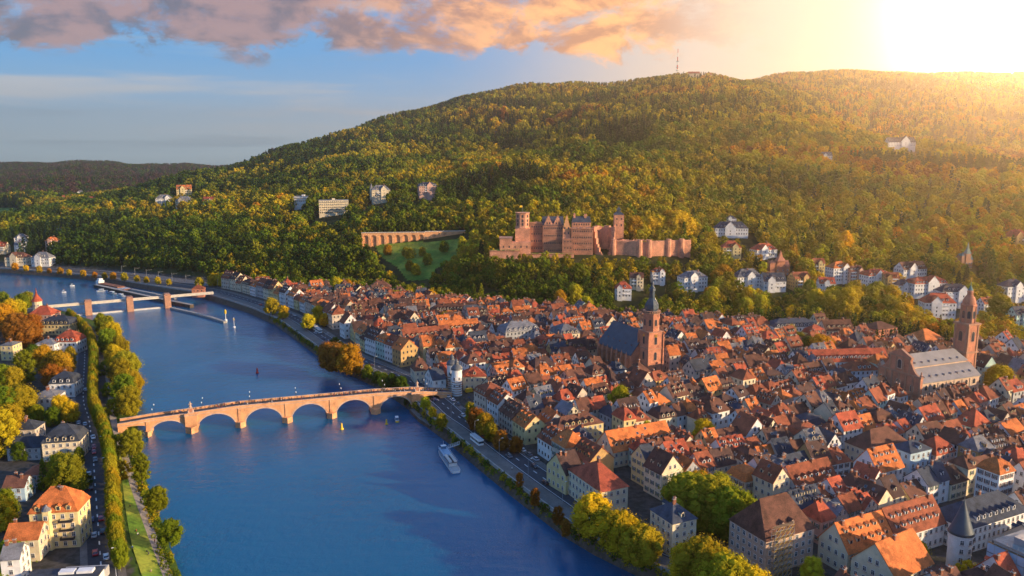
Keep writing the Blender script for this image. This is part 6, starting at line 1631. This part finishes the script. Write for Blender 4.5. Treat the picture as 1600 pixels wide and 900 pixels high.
for i in range(11):
    p, d_ = along(LROAD, 118 + i * 9.3 + R.uniform(-1, 1)); n_ = Vector((-d_.y, d_.x)); q = p + n_ * 4.5
    if q.y > 330: car(q.x, q.y, math.atan2(d_.y, d_.x), R.choice(['dark blue', 'black', 'grey', 'silver', 'white']), 'cars parked along the left bank road', z=5.15)
L2 = [p for p in RRs if 235 < p.y < 700]; n2_ = norms(L2); tot = sum((b_ - a).length for a, b_ in zip(L2[:-1], L2[1:]))
dd_ = 6.0
while dd_ < tot - 5:
    p, d_ = along(L2, dd_); n_ = Vector((-d_.y, d_.x)); lane = R.choice((-12.8, -17.2)); q = p + n_ * lane
    car(q.x, q.y, math.atan2(d_.y, d_.x) + (math.pi if lane < -15 else 0), R.choice(list(CARC)), 'cars driving on the right bank road')
    dd_ += R.uniform(14, 34)
dd_ = 30.0
while dd_ < 260:
    if R.random() < .7:
        p, d_ = along(L2, dd_); n_ = Vector((-d_.y, d_.x)); q = p + n_ * -21.6
        car(q.x, q.y, math.atan2(d_.y, d_.x), R.choice(['black', 'silver', 'white', 'grey', 'dark blue']), 'cars parked along the right bank road', z=5.15)
    dd_ += 6.4
# buses and trams
def bus(px, row, n, lab, c='white paint', ang=None, cat='bus'):
    p = ground(px, row, 5); best = min(range(len(L2) - 1), key=lambda i: (L2[i] - p.to_2d()).length); d_ = (L2[best + 1] - L2[best]).normalized()
    o = empty('tram' if n > 1 else 'bus', (p.x, p.y, 5.04), math.atan2(d_.y, d_.x))
    for i in range(n):
        x = i * 10.6; MB().box(x - 5, x + 5, -1.25, 1.25, .35, 1.3, c).box(x - 5, x + 5, -1.25, 1.25, 2.3, 3.1, c).box(x - 4.6, x + 4.6, -1, 1, 3.1, 3.35, 'wall grey').build('carriage' if n > 1 else 'body', o)
        b = MB().box(x - 4.95, x + 4.95, -1.22, 1.22, 1.3, 2.3, 'glass')
        for k in range(7): b.box(x - 4.8 + k * 1.55, x - 4.65 + k * 1.55, -1.26, 1.26, 1.3, 2.3, c)
        b.build('windows', o)
        for wx in (-3.2, 3.2):
            for wy in (-1.1, 1.1): inst('wheel', WHEEL, o, (x + wx, wy, .35))
    tag(o, lab, cat)
bus(498, 519, 3, 'white three-car tram on the riverside road beyond the bridge', cat='tram')
bus(745, 692, 1, 'white bus on the riverside road beside the moored excursion boat')
mat('bus yellow', (.7, .42, .03), .4, .05)
p = ground(734, 613, 5); o = empty('delivery_van', (p.x, p.y, 5.04), .6); MB().box(-2.6, 1.2, -1, 1, .4, 2.4, 'bus yellow').box(1.2, 2.5, -.95, .95, .4, 1.3, 'bus yellow').build('body', o); MB().box(1.15, 2.1, -.9, .9, 1.3, 2.1, 'glass').build('windscreen', o)
for wx in (-1.7, 1.6):
    for wy in (-.9, .9): inst('wheel', WHEEL, o, (wx, wy, .33))
tag(o, 'yellow van standing on the square right of the bridge gate', 'van')
# ------------------------------------------------------------ street lamps, signs, benches
lb = MB().tube((0, 0, 0), (0, 0, 8), .09, 'grey metal', 6, .06).tube((0, 0, 8), (1.4, 0, 8.5), .05, 'grey metal', 5).mesh('pole'); lh = MB().box(1.2, 2.0, -.16, .16, 8.42, 8.58, 'white paint').mesh('lamp_head')
def lamp(x, y, z, ang, group, s_=1.0):
    o = empty('street_lamp', (x, y, z), ang); a = inst('pole', lb, o); c = inst('lamp_head', lh, o); o.scale = (s_, s_, s_); tag(o, None, 'street lamp', group); later(o, 'slim grey street lamp', 'lamp', (x, y, z + 8 * s_))
dd_ = 10
while dd_ < 440:
    p, d_ = along(L2, dd_); n_ = Vector((-d_.y, d_.x)); q = p + n_ * -9.2; lamp(q.x, q.y, 5, math.atan2(-n_.y, -n_.x), 'lamps along the right bank road'); dd_ += 27
dd_ = 25
while dd_ < 330:
    p, d_ = along(LROAD, dd_); n_ = Vector((-d_.y, d_.x)); q = p + n_ * -5.6; lamp(q.x, q.y, 5.1, math.atan2(n_.y, n_.x), 'lamps along the left bank road'); dd_ += 29
Lbr = S1 - S0
bl = MB().tube((0, 0, 0), (0, 0, 4), .08, 'dark metal', 6, .05).lathe([(.14, 4), (.26, 4.5), (.05, 4.8)], 'white paint', 6).mesh('lamp_post')
for i in range(7):
    for y_ in (.05, BW - .05):
        s_ = S0 + 16 + i * (Lbr - 30) / 6; p = bw(s_, y_, zdeck(s_) + 1.15); o = inst('street_lamp', bl, None, p); tag(o, None, 'street lamp', 'lanterns on the bridge parapets'); later(o, 'small lantern on the ' + ('near' if y_ < 1 else 'far') + ' bridge parapet', 'lantern', p)
# catenary masts at the railway
cm = MB().tube((0, 0, 0), (0, 0, 9), .14, 'grey metal', 6, .1).tube((0, 0, 7.5), (0, 6, 7.8), .06, 'grey metal', 4).tube((0, 0, 8.7), (0, 6, 7.8), .04, 'grey metal', 4).mesh('catenary_mast')
L3 = FR; dd_ = 8
while dd_ < 330:
    p, d_ = along(L3, dd_); n_ = Vector((-d_.y, d_.x)); q = p + n_ * -27.5; o = inst('catenary_mast', cm, None, (q.x, q.y, 5), math.atan2(d_.y, d_.x) + math.pi); tag(o, None, 'mast', 'railway masts beside the far river road'); later(o, 'thin railway mast', 'railway mast', (q.x, q.y, 10)); dd_ += 24
# ------------------------------------------------------------ people (small in the picture): one continuous skinned body per pose
def skinned(verts, edges, rad, name='body'):
    me = bpy.data.meshes.new(name); me.from_pydata(verts, edges, []); o = bpy.data.objects.new(name, me); COL.objects.link(o)
    md = o.modifiers.new('s', 'SKIN'); md2 = o.modifiers.new('u', 'SUBSURF'); md2.levels = 1
    for i, r_ in enumerate(rad): me.skin_vertices[0].data[i].radius = (r_, r_)
    me.skin_vertices[0].data[0].use_root = True
    dg = bpy.context.evaluated_depsgraph_get(); e_ = o.evaluated_get(dg); m_ = bpy.data.meshes.new_from_object(e_); bpy.data.objects.remove(o); return m_
def person_pose(stride=.2, arm=.15, sit=False):
    hz = .92 if not sit else .22
    v = [(0, 0, hz), (0, 0, hz + .3), (0, 0, hz + .52), (0, 0, hz + .62), (0, .01, hz + .72)]; e_ = [(0, 1), (1, 2), (2, 3), (3, 4)]; r_ = [.15, .14, .13, .055, .10]
    v.append((0, .01, hz + .80)); e_.append((4, 5)); r_.append(.075)
    for s_, st in ((-1, stride), (1, -stride)):
        i = len(v)
        if not sit: v += [(s_ * .1, 0, hz - .05), (s_ * .1, st * .5, .48), (s_ * .1, st, .08), (s_ * .1, st + .14, .04)]
        else: v += [(s_ * .12, .05, hz - .05), (s_ * .16, .42, hz + .22), (s_ * .16, .62, .06), (s_ * .16, .74, .05)]
        e_ += [(0, i), (i, i + 1), (i + 1, i + 2), (i + 2, i + 3)]; r_ += [.095, .065, .045, .035]
        i = len(v); v += [(s_ * .2, 0, hz + .5), (s_ * .24, -st * arm * 2, hz + .24), (s_ * .24, -st * arm * 4 + .08, hz + .02), (s_ * .24, -st * arm * 4 + .1, hz - .06)]
        e_ += [(2, i), (i, i + 1), (i + 1, i + 2), (i + 2, i + 3)]; r_ += [.06, .045, .035, .03]
    return skinned(v, e_, r_)
mat('skin', (.45, .25, .17), .6, .05); mat('hair', (.04, .025, .015), .8, .1)
CL = {'dark': (.02, .02, .03), 'red': (.4, .03, .03), 'blue': (.04, .1, .3), 'beige': (.4, .32, .22), 'white': (.7, .7, .68), 'grey': (.15, .15, .16)}
for k, c in CL.items(): mat('coat ' + k, c, .9, .1)
mat('trousers', (.03, .035, .06), .9, .1)
PM = {}
for pi, (st, sit) in enumerate(((.22, False), (.08, False), (-.18, False), (0, True))):
    base = person_pose(st, .3, sit)
    hz = .22 if sit else .92
    for cn in CL:
        m_ = base.copy()
        for q in ('skin', 'coat ' + cn, 'trousers', 'hair'): m_.materials.append(MATS[q])
        for pl in m_.polygons:
            c = pl.center; z = c.z
            pl.material_index = (3 if (z > hz + .84 or (z > hz + .7 and c.y < -.01)) else 0) if z > hz + .62 else (0 if (abs(c.x) > .2 and z < hz + .02 and z > .1 and not sit) else (1 if z > hz - .02 and not (sit and c.y > .12) else 2))
        PM[(pi, cn)] = m_
def person(x, y, z, ang, pi, cn, group, label=None, scale=1.0):
    o = inst('person', PM[(pi, cn)], None, (x, y, z), ang); o.scale = (scale,) * 3; tag(o, label, 'person', group); return o
span_names = ['left end ramp', 'first wide arch from the left', 'second wide arch from the left', 'third wide arch from the left', 'fourth wide arch from the left', 'fifth wide arch from the left', 'rightmost river arch', 'right end of the bridge']
rp = random.Random(11)
for i in range(230):
    t = rp.random() ** .6; s_ = S0 + 12 + t * (Lbr - 16); y_ = rp.uniform(.8, BW - .8)
    k = sum(1 for q in piers if q[0] < s_); nm = span_names[min(k, 7)]; cn = rp.choice(['dark', 'dark', 'grey', 'red', 'blue', 'beige', 'white'])
    p = bw(s_, y_, zdeck(s_) + .02)
    person(p.x, p.y, p.z, math.atan2(e.y, e.x) + rp.choice((-1, 1)) * math.pi / 2 + rp.uniform(-.4, .4), rp.choice((0, 1, 2)), cn, f'pedestrians in {cn} coats above the {nm}', f'pedestrian in {cn} coat on the bridge above the {nm}', rp.uniform(.95, 1.08))
for i, (px, row, pi, cn, lab) in enumerate([(203, 789, 3, 'dark', 'person in dark clothes sitting on the lawn, topmost one'), (213, 827, 3, 'red', 'person in red top sitting in the middle of the lawn'), (215, 832, 3, 'white', 'person in white top sitting in the middle of the lawn'), (229, 857, 3, 'dark', 'person in dark clothes sitting on the lower lawn, right'), (232, 860, 3, 'grey', 'person in grey top sitting on the lower lawn, right'), (207, 857, 3, 'blue', 'person in blue top sitting on the lower lawn, left'), (236, 889, 3, 'beige', 'person in beige top sitting at the lowest end of the lawn'), (219, 776, 0, 'dark', 'walker in dark coat on the riverside path, upper one'), (241, 838, 1, 'red', 'walker in red coat on the riverside path, lower one')]):
    p = ground(px, row, 4.6); person(p.x, p.y, lz(p.x, p.y) + .12, R.uniform(-3, 3), pi, cn, None, lab)
for i, (px, row) in enumerate([(725, 625), (728, 628), (733, 624), (740, 630), (738, 634), (746, 628), (752, 642), (800, 735), (818, 752), (835, 768), (760, 655), (764, 660), (905, 825), (985, 868), (1012, 885), (1035, 893), (742, 622), (731, 634)]):
    cn = rp.choice(list(CL)); p = ground(px, row, 5.05); o = person(p.x, p.y, 5.1, rp.uniform(-3, 3), rp.choice((0, 1, 2)), cn, 'walkers on the right bank'); later(o, f'walker in {cn} coat', 'walker', p)
# parasols on the square by the gate
for k, (px, row, m_) in enumerate([(748, 634, 'red paint'), (756, 640, 'white paint'), (764, 646, 'white paint')]):
    p = ground(px, row, 5); o = empty('parasol', p); MB().tube((0, 0, 0), (0, 0, 2.6), .05, 'timber').build('pole', o); MB().lathe([(1.9, 2.3), (.1, 3.1)], m_, 8).build('canopy', o); tag(o, ('red cafe parasol' if k == 0 else 'white cafe parasol, ' + ('upper' if k == 1 else 'lower') + ' of two') + ' right of the bridge gate', 'parasol', 'cafe parasols')

# ------------------------------------------------------------ labels for everything placed in loops
LM = [('bridge gate', 712, 600), ('spired church', 1000, 550), ('grey-roofed church', 1450, 590), ('cone-roofed tower', 1495, 840), ('brown-roofed hall', 1205, 820), ('slate corner house', 1050, 830), ('excursion boat', 702, 715),
      ('burst castle tower', 944, 385), ('arcade wall', 615, 370), ('weir', 200, 478), ('orange mansard villa', 72, 820), ('slate mansard villa', 88, 690), ('grey palace', 880, 525), ('orange riverside tree', 548, 562), ('tall white house', 1562, 750), ('pale blue townhouse', 1442, 725), ('long yellow house', 895, 675),
      ('turreted stone villa', 1217, 415), ('long white hotel', 1445, 455), ('domed tower', 1517, 520), ('half-timbered villa', 595, 450), ('concave tram', 505, 520), ('white school wing', 1260, 512), ('cargo barge', 176, 450), ('left monument', 298, 640), ('right monument', 652, 605), ('long orange roof', 1000, 710), ('meadow', 650, 400), ('cream row houses', 690, 530), ('wide white manor', 1141, 360), ('sheeted building', 1590, 860), ('red-gabled villa', 100, 525), ('conical red turret', 60, 475)]
LM = [(n if n != 'concave tram' else 'white tram', x, y) for n, x, y in LM]
ORD = ['nearest', 'second', 'third', 'fourth', 'fifth', 'sixth', 'seventh', 'eighth', 'ninth', 'tenth', 'eleventh', 'twelfth', 'thirteenth', 'fourteenth', 'fifteenth', 'sixteenth', 'seventeenth', 'eighteenth', 'nineteenth', 'twentieth', 'twenty-first', 'twenty-second', 'twenty-third', 'twenty-fourth', 'twenty-fifth', 'twenty-sixth', 'twenty-seventh', 'twenty-eighth', 'twenty-ninth', 'thirtieth']
SEC = ['right of', 'upper right of', 'above', 'upper left of', 'left of', 'lower left of', 'below', 'lower right of']
buck = {}
for it in PENDING:
    o, look, noun, q = it
    nm, lx, ly = min(LM, key=lambda l: (l[1] - q[0]) ** 2 + (l[2] - q[1]) ** 2 * 1.5)
    a = math.degrees(math.atan2(-(q[1] - ly), q[0] - lx)) % 360; s_ = int((a + 22.5) // 45) % 8
    buck.setdefault((look, nm, s_), []).append((math.hypot(q[0] - lx, q[1] - ly), it))
for (look, nm, s_), L_ in buck.items():
    L_.sort(key=lambda t: t[0])
    for i, (_, (o, lk, noun, q)) in enumerate(L_):
        if len(L_) == 1: o['label'] = f'{lk}, alone {SEC[s_]} the {nm}'
        else: o['label'] = f'{lk}, {ORD[min(i, 29)]} {SEC[s_]} the {nm}'
# ------------------------------------------------------------ world
SUN_AZ = math.atan2(-.31, .95)      # direction towards the sun in the xy plane
SUN_EL = math.radians(13.5)
wd = bpy.data.worlds.new('World'); sc.world = wd; wd.use_nodes = True; nt = wd.node_tree; nt.nodes.clear()
out = nt.nodes.new('ShaderNodeOutputWorld'); bg = nt.nodes.new('ShaderNodeBackground'); nt.links.new(bg.outputs[0], out.inputs[0])
sky = nt.nodes.new('ShaderNodeTexSky'); sky.sky_type = 'NISHITA'; sky.sun_disc = False; sky.sun_elevation = SUN_EL; sky.sun_rotation = math.pi / 2 - SUN_AZ
g_ = coord(nt, 'Generated'); sp = nt.nodes.new('ShaderNodeSeparateXYZ'); nt.links.new(g_.k, sp.inputs[0]); dx, dy, dz = (S(nt, sp.outputs[i]) for i in range(3))
gd = Vector(ray(1740, -30)).normalized()
dot = dx * gd.x + dy * gd.y + dz * gd.z
# base gradient: pale near the horizon, blue higher (values for background strength 1)
lowc = (.48, .66, .78); midc = (.085, .38, .80); topc = (.02, .22, .72)
c = cmix(nt, dz.step(-.02, .12), lowc, midc); c = cmix(nt, dz.step(.17, .30), c, (.03, .36, 1.0)); c = cmix(nt, dz.step(.45, .85), c, topc)
# thin pale streaks low in the sky
st = noise(nt, vscale(nt, g_, (1.6, 1.6, 22)), 1.6, 5, .55)
c = cmix(nt, st.step(.46, .66) * dz.step(.005, .05) * .8, c, (.60, .60, .64))
st2 = noise(nt, vscale(nt, g_, (1.3, 1.3, 26)), 2.1, 4, .5)
c = cmix(nt, st2.step(.56, .75) * .45, c, (.22, .36, .50))
# warm side
c = cmix(nt, dot.step(.74, .955) * .9, c, (.74, .64, .60))
c = cmix(nt, dot.step(.80, 1.0) * .95, c, (.98, .80, .62))
c = cmix(nt, 1.0, c, cmix(nt, ((dot - .90) / .10).m('MAXIMUM', 0).m('POWER', 20.0), (0, 0, 0), (90, 56, 28)), 'ADD')
# clouds: a long band across the top
cl = noise(nt, vscale(nt, g_, (1.0, 1.0, 1.9)), 12.0, 10, .66, dist=.35); cl2 = noise(nt, vscale(nt, g_, (1, 1, 1.8)), 26, 6, .6); big = noise(nt, vscale(nt, g_, (1, 1, 2.5)), 3.2, 3, .5)
edge = dz + (big - .5) * .085 + (cl - .5) * .07
band = edge.step(.104, .124) * (dz * -1.0).step(-.235, -.185)
dens = (cl * .85 + cl2 * .3 + band * .20).step(.58, .78) * band
dens = dens * (dot * -1.0).step(-.962, -.88)
shade = noise(nt, vscale(nt, g_, (1, 1, 2.2)), 12, 6, .6, dist=.4)
warmf = dot.step(.62, .86)
cdark = cmix(nt, warmf, (.13, .10, .15), (.70, .28, .12)); clit = cmix(nt, warmf, (.44, .24, .23), (1.5, .66, .20))
cc = cmix(nt, (shade * .75 + cl2 * .25).step(.42, .58), cdark, clit)
c = cmix(nt, dens * .95, c, cc)
# below the horizon: dull land colour
c = cmix(nt, (dz * -1.0).step(.0, .06), c, (.10, .11, .09))
vm = nt.nodes.new('ShaderNodeVectorMath'); vm.operation = 'SCALE'; nt.links.new(sky.outputs[0], vm.inputs[0]); vm.inputs['Scale'].default_value = .02
fin = cmix(nt, 1.0, c, S(nt, vm.outputs[0]), 'ADD')
nt.links.new(fin.k, bg.inputs['Color']); bg.inputs['Strength'].default_value = .58
sl = bpy.data.lights.new('sun', 'SUN'); sl.energy = 5.0; sl.angle = math.radians(.6); sl.color = (1, .74, .45); so_ = bpy.data.objects.new('sun', sl); COL.objects.link(so_)
sd = Vector((math.cos(SUN_AZ) * math.cos(SUN_EL), math.sin(SUN_AZ) * math.cos(SUN_EL), math.sin(SUN_EL))); so_.rotation_euler = sd.to_track_quat('Z', 'Y').to_euler(); so_.location = (0, 0, 300)
# ------------------------------------------------------------ haze
HAZE = True
if HAZE:
    hm = bpy.data.materials.new('haze'); hm.use_nodes = True; nt = hm.node_tree; nt.nodes.clear(); MATS['haze'] = hm
    o_ = nt.nodes.new('ShaderNodeOutputMaterial'); pv = nt.nodes.new('ShaderNodeVolumePrincipled'); pv.inputs['Color'].default_value = (.97, .84, .70, 1); pv.inputs['Density'].default_value = .00013; pv.inputs['Anisotropy'].default_value = .84
    nt.links.new(pv.outputs[0], o_.inputs['Volume'])
    hz_ = MB().box(-5500, 5500, -80, 6990, -6, 470, 'haze').build('haze'); hz_['kind'] = 'stuff'; hz_['label'] = 'thin warm evening haze filling the valley'
# ------------------------------------------------------------ camera
cd = bpy.data.cameras.new('camera'); cam = bpy.data.objects.new('camera', cd); COL.objects.link(cam); sc.camera = cam
cd.sensor_width = 36; cd.lens = F / 1600 * 36; cd.clip_start = 1; cd.clip_end = 20000
cam.location = (0, 0, CAMH); cam.rotation_euler = (math.pi / 2 - P, 0, 0)
sc.view_settings.view_transform = 'Standard'; sc.view_settings.look = 'None'; sc.view_settings.gamma = 1; sc.view_settings.exposure = .75
sc.render.engine = 'CYCLES'; sc.cycles.max_bounces = 5; sc.cycles.volume_bounces = 0; sc.cycles.diffuse_bounces = 2; sc.cycles.transparent_max_bounces = 4
sc.cycles.use_denoising = True
